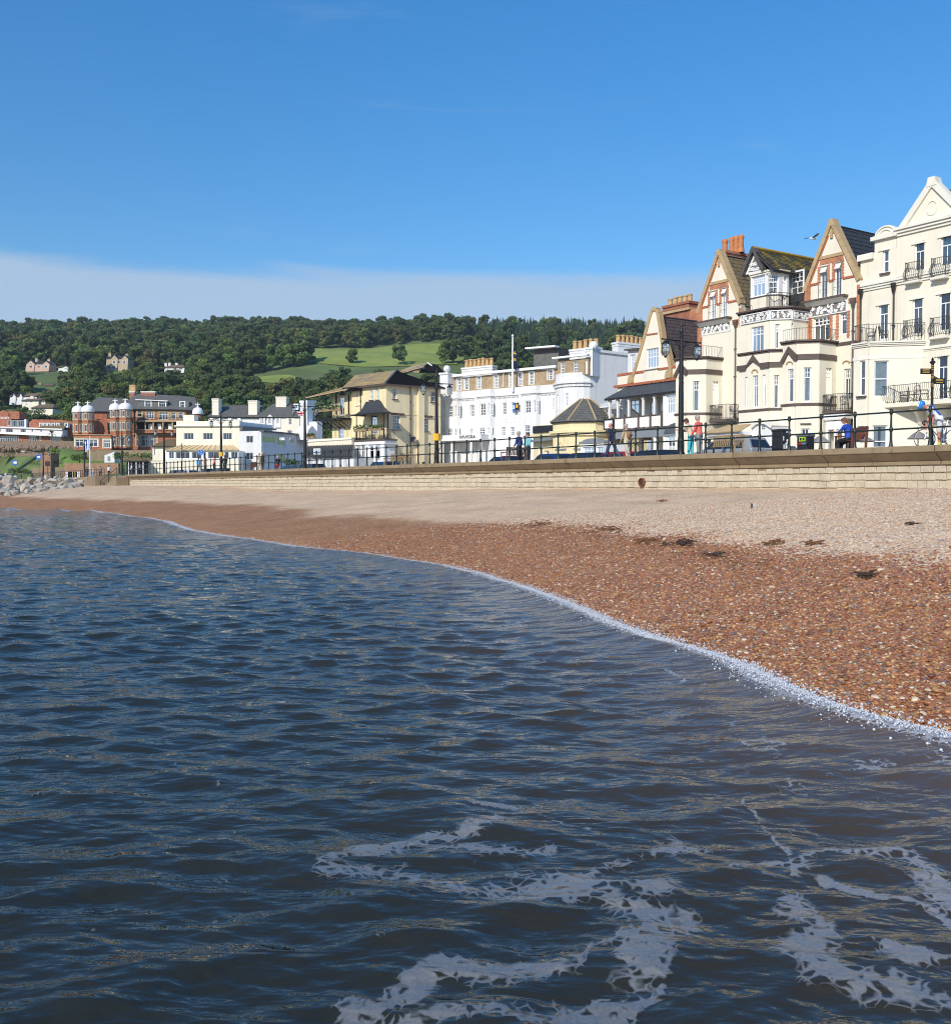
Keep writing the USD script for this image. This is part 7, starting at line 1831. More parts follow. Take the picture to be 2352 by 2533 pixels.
for x0,x1,yt,yb,pots in ((1395,1450,815,850,4),(1520,1670,815,860,0)):
 Cf = off_front(F,-6.0); Cf.c = 1; u0,u1 = Cf.q(x0,840)[0],Cf.q(x1,840)[0]
 chimney(bk, Cf.w((u0 + u1) / 2, 0)[:2], (u1 - u0, 1.6), Cf.q(1500, yb)[1] - 1, Cf.q(1500, yt)[1], "brickred2", pots, "paleclay", ph=1.6, pr=0.45, cap="ivory", u=(1, 0))
F3 = off_front(F,5.0); F3.c = 1; F3.ground = GZ
F3.wall("brickfar", [(788, 1440), (788, 1275), (1190, 1278), (1190, 1440)], depth=9, name="ground_floor"); F3.band("buff", [(785, 1308, 1314), (1190, 1312, 1318)], 0.15); F3.band("buff", [(785, 1272, 1280), (1190, 1276, 1284)], 0.25)
for x0, x1, y0, y1, c in ((806, 940, 1325, 1402, 3), (948, 1045, 1328, 1405, 2), (1108, 1182, 1330, 1420, 3)): F3.win(x0, y0, x1, y1, ((0.3, 1, c), (0.7, 1, c)), cur="bluedark", edge=0.15, bar=0.12, surround="ivory", sur=0.25)
F3.done(); F.done()
# -- long red and white hotel at the left edge
lh = house("hotel", "low red brick and white hotel with long flat balcony at the left edge", "hotel", A3(300, 1380, 292, 1)[:2])
F = Front(lh,A3(300,1380,292,1)[:2],(-1,0.03),crop=1); F.ground = F.q(300,1390)[1]
F.wall("brickfar", [(-260, 1385), (-260, 1250), (680, 1290), (680, 1385)], depth=9)
for x0, x1 in ((-120, -20), (0, 200), (310, 390), (415, 440), (540, 655)): F.win(x0, 1290, x1, 1372, ((0.25, 1, max(2, (x1 - x0) // 20)), (0.75, 1, max(2, (x1 - x0) // 20))), cur="bluedark", edge=0.14, bar=0.1)
F.band("frame", [(-260, 1232, 1258), (682, 1278, 1300)], 1.6, "balcony_edge")
Fu = off_front(F,-2.5); Fu.c = 1
Fu.wall("white", [(-260, 1260), (-260, 1190), (668, 1222), (668, 1290)], depth=8, name="upper_wall")
for x0, x1 in ((-40, 10), (62, 138), (220, 278), (336, 356), (430, 450)): Fu.win(x0, 1212, x1, 1252, ((1, 1, 3),), cur="bluedark", edge=0.12)
Fu.band("frame", [(-260, 1180, 1192), (672, 1214, 1226)], 0.5, "roof_edge"); Fu.done(); F.done()
# brick gable with white lettering, roof lights
Fg = off_front(F,-6.0); Fg.c = 1
Fg.wall("brickfar", [(-160, 1250), (-160, 1090), (40, 1012), (120, 1060), (120, 1250)], depth=9, name="gable_wall"); Fg.win(72, 1120, 112, 1182, ((1, 1, 2),), cur="net", edge=0.12)
Fg.wall("brickfar", [(85, 1110), (85, 1025), (205, 1028), (205, 1110)], depth=5, name="chimney_block"); Fg.wall("brickfar", [(310, 1260), (310, 1150), (350, 1112), (660, 1118), (800, 1150), (800, 1380)], depth=7, name="rear_wall")
Fg.wall("grey", [(120, 1200), (120, 1120), (272, 1120), (272, 1200)], depth=3, name="stair_block"); Fg.win(130, 1128, 180, 1192, ((1, 1, 3),), cur="bluedark"); Fg.win(195, 1128, 262, 1192, ((1, 1, 3),), cur="net"); Fg.done()
Fg.plate("frame", [(272, 1200), (272, 1112), (288, 1112), (288, 1200)], -0.5, 0.6, "vent_pipe")
tm_ = meshkit.text_mesh("WESTCLIFF", 1.0, 0.06, bold=True)
tv = np.array(tm_.vertices); u1_,z0_ = Fg.q(100,1108); u0_ = Fg.q(-52,1112)[0]; zt_ = Fg.q(30,1086)[1]
tv[:,0] = (tv[:,0] - tv[:,0].min()) / np.ptp(tv[:,0]) * (u1_ - u0_); tv[:,1] = (tv[:,1] - tv[:,1].min()) / np.ptp(tv[:,1]) * (zt_ - z0_)
part("lettering", lh, (Fg.P0 + np.outer(tv[:, 0] + u0_, Fg.u) + np.outer(tv[:, 1] + z0_, UP) + np.outer(tv[:, 2] + 0.01, Fg.n), np.array(tm_.faces)), M["signwhite"])
ridr = [Fu.w(Fu.q(395,1215)[0],Fu.q(500,1216)[1],0.2),Fu.w(Fu.q(430,1125)[0],Fu.q(540,1128)[1],-4),Fu.w(Fu.q(655,1125)[0],Fu.q(540,1128)[1],-4),Fu.w(Fu.q(690,1215)[0],Fu.q(500,1216)[1],0.2)]
slates(lh, ridr, "redtile" if "redtile" in M else "tileolive", 0.2, rows=10)
for x0 in (418,462,503,552,600,690):
 d = off_front(Fu, -1.6); d.c = 1; d.wall("frame", [(x0, 1200), (x0, 1150), (x0 + 36, 1150), (x0 + 36, 1200)], t=0.2, depth=1.6, name="roof_window_box"); d.win(x0 + 6, 1155, x0 + 30, 1188, ((1, 1, 1),), cur="bluedark", edge=0.1); d.done()
# ---------------------------------------------------------------- houses on the wooded hillside
def cottage(label, c, x0, x1, ytop, yeave, ybot, Y, wallm, roofm, gables=(), wins=(), stacks=(), kind="house", skew=0.1, depth=8, hip=False):
 P = at(*full(c,(x0 + x1) / 2,ybot),Y)
 b = house(kind, label, "house", P[:2])
 F = Front(b,P[:2],(-1,skew),crop=c); F.ground = F.q((x0 + x1) / 2,ybot)[1] - 1.5
 F.wall(wallm,[(x0,None),(x0,yeave),(x1,yeave),(x1,None)],depth=depth)
 for (g0,g1,gy) in gables:
  g = off_front(F,0.5); g.c = c; g.ground = F.ground
  g.wall(wallm, [(g0, None), (g0, yeave), ((g0 + g1) / 2, gy), (g1, yeave), (g1, None)], depth=depth * .6, name="gable_wall")
  a,m_,e = g.q(g0,yeave),g.q((g0 + g1) / 2,gy),g.q(g1,yeave)
  g.gable_roof((float(a[0]) - .3,a[1] - .1),(float(m_[0]),m_[1] + .15),(float(e[0]) + .3,e[1] - .1),depth * .6,roofm,front=0.35)
  for (w0,w1,v0,v1) in wins:
   if g0 <= (w0 + w1) / 2 <= g1: g.win(w0, v0, w1, v1, ((1, 1, 2),), cur="net", edge=0.15, surround="frame", sur=0.15)
  g.done()
 for (w0,w1,v0,v1) in wins:
  if not any(g0 <= (w0 + w1) / 2 <= g1 for g0, g1, _ in gables): F.win(w0, v0, w1, v1, ((1, 1, 2),), cur="bluedark", edge=0.15)
 e0,e1,zt = F.q(x0,yeave),F.q(x1,yeave),F.q((x0 + x1) / 2,ytop)[1]
 ins = (e1[0] - e0[0]) * (0.22 if hip else 0.0)
 slates(b,[F.w(e0[0] - .4,e0[1],0.4),F.w(e0[0] + ins,zt,-depth / 2),F.w(e1[0] - ins,zt,-depth / 2),F.w(e1[0] + .4,e0[1],0.4)],roofm,0.25,rows=10)
 slates(b,[F.w(e1[0] + .4,e0[1],-depth - .4),F.w(e1[0] - ins,zt,-depth / 2),F.w(e0[0] + ins,zt,-depth / 2),F.w(e0[0] - .4,e0[1],-depth - .4)],roofm,0.25,rows=6)
 if hip: slates(b,[F.w(e1[0] + .4,e0[1],0.4),F.w(e1[0] - ins,zt,-depth / 2),F.w(e1[0] - ins + .01,zt,-depth / 2),F.w(e1[0] + .4,e0[1],-depth - .4)],roofm,0.25,rows=6)
 else:
  for u in (e0[0] + .15, e1[0] - .15): part("gable_end", b, MB().prism(Polygon([(0, e0[1] - .3), (-depth, e0[1] - .3), (-depth / 2, zt - .15)]), F.P0 + F.u * (u - .15), F.n, UP, F.u, 0, .3), M[wallm])
 for (sx,sy) in stacks:
  u, z = off_front(F, -depth / 2).at(c).q(sx, sy); chimney(b, F.w(u, 0, -depth / 2)[:2], (1.5, 1.0), zt - 1, z, wallm, 2, "paleclay", ph=0.7, u=(1, 0))
 F.done(); return b
M["pinkstone"] = mat("pinkish_house_wall", (0.58, 0.42, 0.33), 0.85, 0.08, 0.8); M["buffstone"] = mat("buff_house_wall", (0.46, 0.37, 0.25), 0.85, 0.1, 0.8); M["brownroof"] = mat("brown_roof_tiles", (0.21, 0.15, 0.10), 0.85, 0.2, 1.0, island=0.15)
HILLHOUSES = [(1,280,532,575,610),(1,1140,1455,575,600),(1,530,735,588,612),(2,35,245,588,590),(1,105,395,920,440),(1,235,460,975,410),(1,340,566,1038,370),(1,430,560,760,520)]
cottage("pink-walled house with two gables high on the wooded hillside at far left", 1, 282, 532, 484, 518, 575, 610, "pinkstone", "slate", ((282, 372, 478), (452, 532, 486)), ((312, 345, 535, 562), (318, 338, 505, 520), (475, 505, 535, 562), (405, 425, 535, 562)), ((392, 462), (524, 470)))
cottage("tall buff stone house with two gables among the trees high on the hill", 1, 1140, 1372, 424, 462, 575, 600, "buffstone", "slate", ((1182, 1262, 420), (1295, 1372, 426)), ((1206, 1236, 485, 515), (1200, 1232, 535, 565), (1265, 1285, 485, 515), (1318, 1345, 480, 518), (1150, 1185, 540, 568)), ((1178, 405), (1357, 416)))
cottage("low white bungalow beside the pink-walled house on the hill", 1, 630, 735, 540, 556, 578, 612, "white", "brownroof", ((665, 735, 540),), ((690, 710, 560, 572),), ())
cottage("white bungalow with hipped roof and long dormer half hidden in the hillside trees", 2, 35, 245, 518, 560, 588, 590, "white", "brownroof", (), ((125, 160, 564, 580), (185, 220, 564, 580)), ((45, 512), (85, 508), (160, 512)), hip=True)
cottage("white gabled house with brown roof just above the left hotel", 1, 108, 395, 824, 866, 920, 440, "white", "brownroof", ((130, 170, 828), (205, 240, 824)), ((145, 158, 850, 866), (172, 186, 895, 915)), ())
cottage("cream house with brown pitched roof below the white gabled house", 1, 240, 415, 878, 912, 975, 410, "cream2", "brownroof", (), ((275, 290, 915, 935), (320, 340, 915, 935), (275, 295, 945, 962)), ((347, 866),), depth=9)
cottage("long white bungalow with wide brown roof above the left hotel's brick wall", 1, 340, 566, 938, 990, 1036, 370, "cream2", "brownroof", (), ((380, 420, 1000, 1020),), ((470, 932),), hip=True)
cottage("small brown roofed bungalow deep in the trees above the domed hotel", 1, 440, 560, 724, 752, 775, 520, "buffstone", "brownroof", (), (), ((432, 728),), hip=True)
# ---------------------------------------------------------------- trees
def leaf_quads(mb,c,rad,n,size,r,flat=0.8):
 d = r.normal(size=(n,3)); d /= np.linalg.norm(d,axis=1,keepdims=True)
 p = c + d * rad * (r.random((n,1)) ** 0.25) * [1,1,flat]
 nn = d + r.normal(size=(n,3)) * 0.55; nn /= np.linalg.norm(nn,axis=1,keepdims=True)
 t = np.cross(nn,r.normal(size=(n,3))); t /= np.linalg.norm(t,axis=1,keepdims=True); b = np.cross(nn,t)
 s = size * (0.6 + 0.8 * r.random((n,1)))
 v = np.stack([p - t * s,p - b * s * .7,p + t * s,p + b * s * .7],1).reshape(-1,3)
 mb.add(v,np.arange(4 * n).reshape(n,4))
def broadleaf(seed,H=11.0,R=4.8,n=1900,size=0.50,low=0.16):
 r = np.random.default_rng(seed)
 crown,trunk = MB(),MB()
 k = 22
 for i in range(k):
  a,f = r.uniform(0,2 * PI),r.random()
  z = H * (low + 0.08 + (0.86 - low) * f)
  rad = R * math.sqrt(max(0.05,1 - ((f - 0.40) / 0.68) ** 2)) * r.uniform(0.35,0.85)
  c = np.array([rad * math.cos(a),rad * math.sin(a),z]); br = R * r.uniform(0.26,0.44)
  leaf_quads(crown,c,br,n // k,size,r)
  if i % 3 == 0: trunk.tube([(0,0,H * .25),c * [.5,.5,.8],c],[.16,.09,.03],5)
 trunk.tube([(0,0,-1.5),(0.1,0,H * .2),(-.1,.1,H * .45),(0,0,H * .75)],[.38,.28,.2,.05],7)
 return crown.mesh(),trunk.mesh()
def conifer(seed,H=21.0,R=3.9):
 r = np.random.default_rng(seed); crown,trunk = MB(),MB()
 for i in range(20):
  f = i / 19; z = H * (0.14 + 0.85 * f); rad = R * (1 - f) ** 0.85 + 0.12
  k = int(9 + 10 * (1 - f))
  for j in range(k):
   a = 2 * PI * j / k + r.uniform(-.3,.3); L_ = rad * r.uniform(.6,1.12)
   o = np.array([math.cos(a),math.sin(a),0]); t = np.array([-o[1],o[0],0])
   p0,p1 = np.array([0,0,z + .3]),o * L_ + [0,0,z - L_ * .34]
   w = 0.5 + L_ * .24
   m = (p0 + p1) / 2
   crown.add([p0,m - t * w,p1,m + t * w],[[0,1,2,3]]); crown.add([m + [0,0,.3],m - t * w * .7 - [0,0,.4],p1 - [0,0,.5],m + t * w * .7 - [0,0,.4]],[[0,1,2,3]])
 trunk.tube([(0,0,-1.5),(0,0,H * .5),(0,0,H)],[.3,.2,.03],6)
 return crown.mesh(),trunk.mesh()
BL = [broadleaf(70 + i,H=[11,12.5,9.5,13.5,10.5][i],R=[4.9,4.4,4.7,5.2,4.0][i]) for i in range(5)]
CO = [conifer(80 + i,H=[20,24,17][i],R=[3.9,4.2,3.7][i]) for i in range(3)]
trng = np.random.default_rng(17)
boxes = []
for c,x0,x1,yb,Y in HILLHOUSES:
 (a,_),(b2,yy) = full(c,x0,yb),full(c,x1,yb); boxes.append((a - 3,b2 + 3,yy,Y))
boxes += [(183,490,1105,262),(-200,185,1105,300),(490,820,1110,190)]
def field_span(px,Y):
 for rows in (FIELD,FIELD2):
  Ys = [q[0] for q in rows]
  if Ys[0] - 4 < Y < Ys[-1] + 3 and np.interp(Y,Ys,[q[1] for q in rows]) - 4 < px < np.interp(Y,Ys,[q[2] for q in rows]) + 4: return True
 return False
trees = []
Y = 318.0
while Y < 1120:
 dpx = (8.2 if Y < 560 else 10.2) * FPX / Y
 for px in np.arange(-260,1760,dpx):
  p_,Yq = px + trng.uniform(-.45,.45) * dpx,Y + trng.uniform(-5,5)
  z = float(land_z(np.array(p_),np.array(Yq)))
  con = (Yq > 930 and p_ > 830 and trng.random() < 0.55) or (p_ > 1165 + (Yq < 700) * 40 and Yq > 560 and trng.random() < 0.85)
  k = int(trng.integers(3 if con else 5)); sc_ = trng.uniform(0.72,1.22) * (0.62 if con else 1.0) * (0.8 if Yq < 420 else 1.0)
  if not con and Yq > 560: sc_ *= 1.28
  Ht = ([20,24,17][k] if con else [11,12.5,9.5,13.5,10.5][k]) * sc_
  if field_span(p_,Yq):
   if not (Yq < 604 and trng.random() < 0.12): continue
   con = False
  top,half = HORIZON - (z + Ht - 2) / Yq * FPX,4.5 * sc_ * FPX / Yq
  if any(a - half < p_ < b2 + half and Yq < YY + 6 and top < yb - 2 for a,b2,yb,YY in boxes): continue
  if any(a - half < p_ < b2 + half and YY - 5 < Yq < YY + 12 for a,b2,yb,YY in boxes): continue
  # keep the pasture in sight above the trees at its foot
  if Yq < 592 and 572 < p_ < 1180 and top < 921 + 10 * math.sin(p_ * 0.05) + trng.uniform(-9,9): continue
  if 470 < Yq < 515 and 640 < p_ < 790 and top < 948: continue
  trees.append((p_,Yq,z,con,k,sc_,trng.uniform(0,2 * PI)))
 Y += 7.5 if Y < 600 else 10.5
def zone(px,Y,con):
 if con: return "on the skyline above the pasture" if px < 1150 else "in the dark plantation behind the white hotel"
 if Y > 790: return "in the wood along the hilltop" + (" at far left" if px < 400 else " above the pasture" if px > 620 else "")
 if px < 185: return "on the slope above the left red brick hotel"
 if px < 480: return "on the slope behind the domed brick hotel"
 if px < 800: return "on the slope behind the white flat-roofed house" if Y < 560 else "beside the lower left edge of the pasture"
 if px < 1180: return "at the foot of the pasture behind the yellow house"
 return "on the slope behind the white hotel"
M["leaf3"] = leaf_mat("olive_foliage", (0.075, 0.085, 0.026), (0.23, 0.225, 0.06), 0.3)
M["leaf4"] = leaf_mat("deep_green_foliage", (0.042, 0.075, 0.030), (0.15, 0.21, 0.06), 0.3)
leafs = [M["leaf"], M["leaf4"], M["leaf2"], M["leaf4"], M["leaf3"]]
first = {}
vis_t = sorted([t for t in trees if -40 < t[0] < 1740],key=lambda t: t[1])
single = [t for t in vis_t if not t[3]][:298] + [t for t in vis_t if t[3]][:200]
sid = set(id(t) for t in single)
for (px,Yq,z,con,k,s_,a) in single:
 P = ((px - CX) / FPX * Yq,Yq,z)
 zn = zone(px,Yq,con)
 lab = ("tall dark conifer " if con else "light green broadleaf tree " if k == 2 else "dark green broadleaf tree ") + zn
 nm = "conifer" if con else "broadleaf_tree"
 grp = ("conifers " if con else "light trees " if k == 2 else "dark trees ") + zn
 if (con,k) not in first:
  t = thing(nm, lab, "tree", P, a, grp, None, s_); first[(con, k)] = t
  cr,tr = (CO if con else BL)[k]
  part("crown", t, cr, M["conifer"] if con else leafs[k], local=True); part("trunk", t, tr, M["bark"], smooth=60, local=True)
 else: copy_of(first[(con, k)], nm, lab, "tree", P, a, grp, s_)
rest = [t for t in trees if id(t) not in sid]
def put_wood(name,lst,protos,lab):
 pos = [((t[0] - CX) / FPX * t[1],t[1],t[2]) for t in lst]
 ip = instancer("/World/" + name, pos, protos, [t[4] for t in lst], [t[5] for t in lst], [(math.cos(t[6] / 2), 0, 0, math.sin(t[6] / 2)) for t in lst])
 tag(ip.GetPrim(), lab, "wood", kind="stuff")
put_wood("far_wood", [t for t in rest if not t[3]], [(BL[k][0], leafs[k], False) for k in range(5)], "mass of dark green broadleaf woodland covering the upper hillside")
put_wood("far_conifers", [t for t in rest if t[3]], [(CO[k][0], M["conifer"], False) for k in range(3)], "mass of dark conifers along the right of the skyline")
# -- shrubs, hedges and palms
def shrub(label, P, w, h, seed, mt="hedge", d=None, name="shrub"):
 r = np.random.default_rng(seed); t = thing(name, label, "shrub" if name == "shrub" else "hedge", P)
 mb,P = MB(),np.asarray(P,float); d = d or w * .6; k = max(4,int(w / h * 3))
 for i in range(k):
  c = P + [w * ((i + .5) / k - .5),r.uniform(-.3,.3) * d,h * r.uniform(.4,.62)]
  leaf_quads(mb,c,min(h * .48,w * .5),70,max(0.07,h * 0.09),r)
 part("foliage", t, mb, M[mt]); part("stem", t, MB().bar(P - UP * .3, P + UP * h * .5, 0.05 + h * .02, 5), M["bark"]); return t
def palm(label,P,h,R,seed,trunk=True):
 r = np.random.default_rng(seed); t = thing("palm", label, "palm", P); P = np.asarray(P, float); mb = MB()
 n = 46 if not trunk else 34
 for i in range(n):
  a,e = r.uniform(0,2 * PI),r.uniform(-.25,1.45); o = np.array([math.cos(a),math.sin(a),0]); sd = np.array([-o[1],o[0],0])
  b = P + UP * (h if trunk else 0.25); pts = [b + (o * math.cos(e) + UP * math.sin(e)) * R * f - UP * R * .45 * f * f for f in (0,.35,.7,1)]
  w = R * .06
  mb.add([pts[0],pts[1] - sd * w,pts[2] - sd * w * .8,pts[3],pts[2] + sd * w * .8,pts[1] + sd * w],[[0,1,5,5],[1,2,4,5],[2,3,4,4]])
 part("fronds", t, mb, M["palm"])
 part("trunk", t, MB().tube([P - UP * .2, P + UP * (h if trunk else .3)], [.14, .11], 7), M["bark"]); return t
LZ = lambda px,Y: float(land_z(np.array(float(px)),np.array(float(Y))))
def PX(c,x,y,Y): return at(*full(c,x,y),Y)
palm("cabbage palm in front of the left red and white hotel", PX(1, 555, 1385, 275), 3.2, 1.9, 1); palm("smaller palm between the left hotel and the domed brick hotel", PX(1, 750, 1385, 268), 1.7, 1.4, 2)
for i, (c, x, y, Yq, lab) in enumerate(((3, 1085, 1600, 92, "spiky palm against the yellow side wall, leftmost of three by the railing"), (3, 1395, 1600, 90, "spiky palm in a white tub beside the yellow house pilaster"), (3, 1592, 1600, 96, "spiky palm behind the lamp post with yellow notice"), (4, 470, 1390, 92, "spiky palm under the white hotel's name canopy"), (4, 705, 1370, 90, "leafy palm in front of the white hotel, left of the man in navy sweater"))):
 P = PX(c,x,y,Yq); P[2] = 3.05; palm(lab,P,0.7,0.85,5 + i)
shrub("long clipped hedge along the terrace of the left hotel", PX(1, 330, 1402, 268), 21, 0.9, 3, d=1, name="hedge")
shrub("dark rounded shrub on the lawn right of the red pillar", PX(1, 850, 1570, 226), 3.8, 2.1, 4, "leaf")
shrub("bright green hedge right of the white hut", PX(1, 1290, 1560, 205), 2.4, 2.0, 5); shrub("broad green hedge under the brick hotel's bay windows", PX(1, 1520, 1560, 205), 4.8, 1.9, 6)
shrub("yellow green bush on the garden wall at the edge of the lawn", PX(1, 585, 1490, 240), 1.6, 1.9, 7, "leaf2"); shrub("round bush in front of the promenade railing at far left", PX(1, 290, 1710, 218), 1.6, 1.4, 8); shrub("spiky bushes left of the low concrete wall", PX(1, 180, 1700, 220), 3.6, 1.7, 9, "palm")
shrub("dark tree-like shrub beside the long bungalow above the left hotel", PX(1, 410, 1060, 340), 4.5, 2.2, 10, "leaf"); shrub("trailing green ledge of plants above the left hotel's roof", PX(1, 330, 1120, 335), 10, 1.5, 11, "leaf2")
shrub("small green bush at the foot of the grey side wall behind the railing", PX(2, 1390, 1640, 100), 1.0, 1.2, 12)
# ---------------------------------------------------------------- people
SKIN = solid("skin", (0.50, 0.27, 0.18), 0.6); SKIN2 = solid("sunburnt_skin", (0.52, 0.22, 0.15), 0.6)
def rotx(v,a): c,s = math.cos(a),math.sin(a); return np.array([v[0],v[1] * c - v[2] * s,v[1] * s + v[2] * c])
def skeleton(lean=0.0,hipL=0.0,hipR=0.0,kneeL=0.05,kneeR=0.05,shL=0.1,shR=-0.1,elL=0.25,elR=0.25,head=0.0,female=False,sit=False,spread=0.0,abd=0.12):
 """Joints with y forward and z up, in metres for a person 1.75 m tall. Angles are swings forward."""
 J = {}; pel = np.array([0,0,0.94 if not sit else 0.0])
 J["pelvis"] = pel
 T = lambda p: pel + rotx(np.array(p,float),-lean)
 sw = 0.165 if female else 0.19
 J["waist"], J["chest"], J["neck"], J["nape"] = T((0, 0, .17)), T((0, .01, .38)), T((0, 0, .53)), T((0, .01, .57))
 hd = T((0, 0.02, .60)); J["head"] = hd + rotx(np.array([0, .02, .12]), -lean - head)
 J["hdir"] = rotx(np.array([0, 1.0, 0]), -lean - head); J["hup"] = rotx(np.array([0, 0, 1.0]), -lean - head)
 for s,h,k,a,e in ((-1,hipL,kneeL,shL,elL),(1,hipR,kneeR,shR,elR)):
  n = "L" if s < 0 else "R"
  hp = pel + np.array([s * .09,0,-.02]); kn = hp + rotx(np.array([s * (.01 + spread),0,-.43]),h); an = kn + rotx(np.array([0,0,-.41]),h - k)
  J["hip" + n], J["knee" + n], J["ankle" + n] = hp, kn, an; J["toe" + n] = an + rotx(np.array([s * .02, .15, -.05]), max(-.3, h - k))
  J["heel" + n] = an + np.array([0, -.04, -.05])
  sp = T((s * sw,0,.47)); el = sp + rotx(np.array([s * abd * .28,0,-.28]),a); wr = el + rotx(np.array([-s * .02,0,-.25]),a + e)
  J["sh" + n], J["el" + n], J["wr" + n] = sp, el, wr; J["ad" + n] = a + e
 return J
def skin_of(bones,refine=0.05,smooth=4):
 ms = []
 for a,b,ra,rb in bones:
  A_,B_ = manifold3d.Manifold.sphere(ra,10).translate(list(map(float,a))),manifold3d.Manifold.sphere(rb,10).translate(list(map(float,b)))
  ms.append(manifold3d.Manifold.batch_hull([A_,B_]))
 m = manifold3d.Manifold.batch_boolean(ms,manifold3d.OpType.Add)
 if refine: m = m.refine_to_length(refine)
 v,f = man(m); t = trimesh.Trimesh(v,f,process=True)
 if smooth: trimesh.smoothing.filter_taubin(t,iterations=smooth)
 return np.array(t.vertices),np.array(t.faces)
def person(label, P, heading, J, top, legs, shoes, hair, H=1.72, sleeves="long", shorts=False, skin=None, far=False, group=None, bald=False, stripes=None, helmet=None):
 """heading: plan direction faced. top, legs, shoes, hair: materials."""
 th = math.atan2(-heading[0],heading[1])
 p = thing("person", label, "person", P, th, group, None, H / 1.75)
 sk = skin or SKIN
 rf,smn = (0.0,0) if far else (0.045,5)
 b = [(J["pelvis"] + [-.06, 0, 0], J["pelvis"] + [.06, 0, 0], .105, .105), (J["pelvis"], J["waist"], .12, .11), (J["waist"], J["chest"], .11, .125), (J["shL"], J["shR"], .06, .06), (J["chest"], J["neck"], .11, .055), (J["neck"], J["head"] - J["hup"] * .05, .05, .055),
   (J["head"] + J["hup"] * .035, J["head"] - J["hup"] * .06 + J["hdir"] * .02, .098, .068), (J["head"] + J["hdir"] * .09, J["head"] + J["hdir"] * .108 - J["hup"] * .025, .012, .017)]
 for n, s in (("L", -1), ("R", 1)):
  hx = np.array([s * .09, 0, 0]); b += [(J["head"] + hx, J["head"] + hx - J["hup"] * .03, .014, .012)]
  b += [(J["hip" + n], J["knee" + n], .085, .058), (J["knee" + n], J["ankle" + n], .056, .038), (J["ankle" + n], J["toe" + n], .036, .03), (J["ankle" + n], J["heel" + n], .036, .035), (J["sh" + n], J["el" + n], .052, .04), (J["el" + n], J["wr" + n], .040, .027)]
  d = rotx(np.array([0, 0, -1.0]), J["ad" + n]); q = np.cross(d, [1.0, 0, 0]); w = J["wr" + n]; b += [(w, w + d * .08, .026, .03)]
  if not far:
   for i,(L_,o) in enumerate(((.068,-.03),(.076,-.01),(.072,.01),(.056,.028))): kp = w + d * .10 + q * o; b += [(kp,kp + d * L_ * .55 - [s * .004,0,0],.0095,.009),(kp + d * L_ * .55 - [s * .004,0,0],kp + d * L_ - [s * .022,0,0],.009,.008)]
   b += [(w + d * .03 - q * .025,w + d * .075 - q * .055,.012,.010)]
 part("body", p, skin_of(b, rf, smn), sk, smooth=60, local=True)
 g = .022
 t = [(J["pelvis"] + [-.06, 0, .04], J["pelvis"] + [.06, 0, .04], .115, .115), (J["pelvis"] + (J["waist"] - J["pelvis"]) * .2, J["waist"], .132, .13), (J["waist"], J["chest"], .13, .145), (J["shL"], J["shR"], .075, .075), (J["chest"], J["neck"] - (J["neck"] - J["chest"]) * .12, .13, .075), (J["shL"] * .6 + J["chest"] * .4, J["shR"] * .6 + J["chest"] * .4, .11, .11)]
 for n in "LR":
  t.append((J["sh" + n], J["sh" + n] * (.35 if sleeves == "short" else 0) + J["el" + n] * (.65 if sleeves == "short" else 1), .07, .058))
  if sleeves == "long": t.append((J["el" + n], J["el" + n] * .1 + J["wr" + n] * .9, .056, .042))
 sh = part("top", p, skin_of(t, rf, smn), top, smooth=60, local=True)
 l = [(J["pelvis"] + [-.06, 0, 0], J["pelvis"] + [.06, 0, 0], .125, .125)]
 for n in "LR":
  e = .85 if shorts else 1.0
  l.append((J["hip" + n], J["hip" + n] * (1 - e) + J["knee" + n] * e, .105, .08))
  if not shorts: l.append((J["knee" + n], J["knee" + n] * .08 + J["ankle" + n] * .92, .078, .062))
 part("shorts" if shorts else "trousers", p, skin_of(l, rf, smn), legs, smooth=60, local=True)
 for n in "LR": part("shoe", p, skin_of([(J["ankle" + n] - [0, 0, .03], J["toe" + n], .048, .042), (J["ankle" + n] - [0, 0, .03], J["heel" + n], .048, .044)], 0, 0), shoes, smooth=60, local=True)
 if helmet is not None:
  part("helmet", p, skin_of([(J["head"] + J["hup"] * .055 - J["hdir"] * .05, J["head"] + J["hup"] * .055 + J["hdir"] * .06, .115, .10)], 0, 0), helmet, smooth=60, local=True)
  for o in (-.05, 0, .05): part("helmet_vent", p, skin_of([(J["head"] + J["hup"] * .145 - J["hdir"] * .08 + [o, 0, 0], J["head"] + J["hup"] * .135 + J["hdir"] * .08 + [o, 0, 0], .018, .018)], 0, 0), M["signwhite"], local=True)
 elif not bald: part("hair", p, skin_of([(J["head"] + J["hup"] * .05 - J["hdir"] * .025, J["head"] + J["hup"] * .055 + J["hdir"] * .02, .105, .092), (J["head"] + J["hup"] * .04 - J["hdir"] * .03, J["head"] - J["hup"] * .05 - J["hdir"] * .045, .10, .07)], 0, 0), hair, smooth=60, local=True)
 if not far:
  eb = MB()
  for s in (-1, 1): eb.sphere(J["head"] + J["hdir"] * .086 + J["hup"] * .012 + [s * .034, 0, 0], .011)
  part("eyes", p, eb, M["binblack"], local=True)
 return p,J
S_ = solid
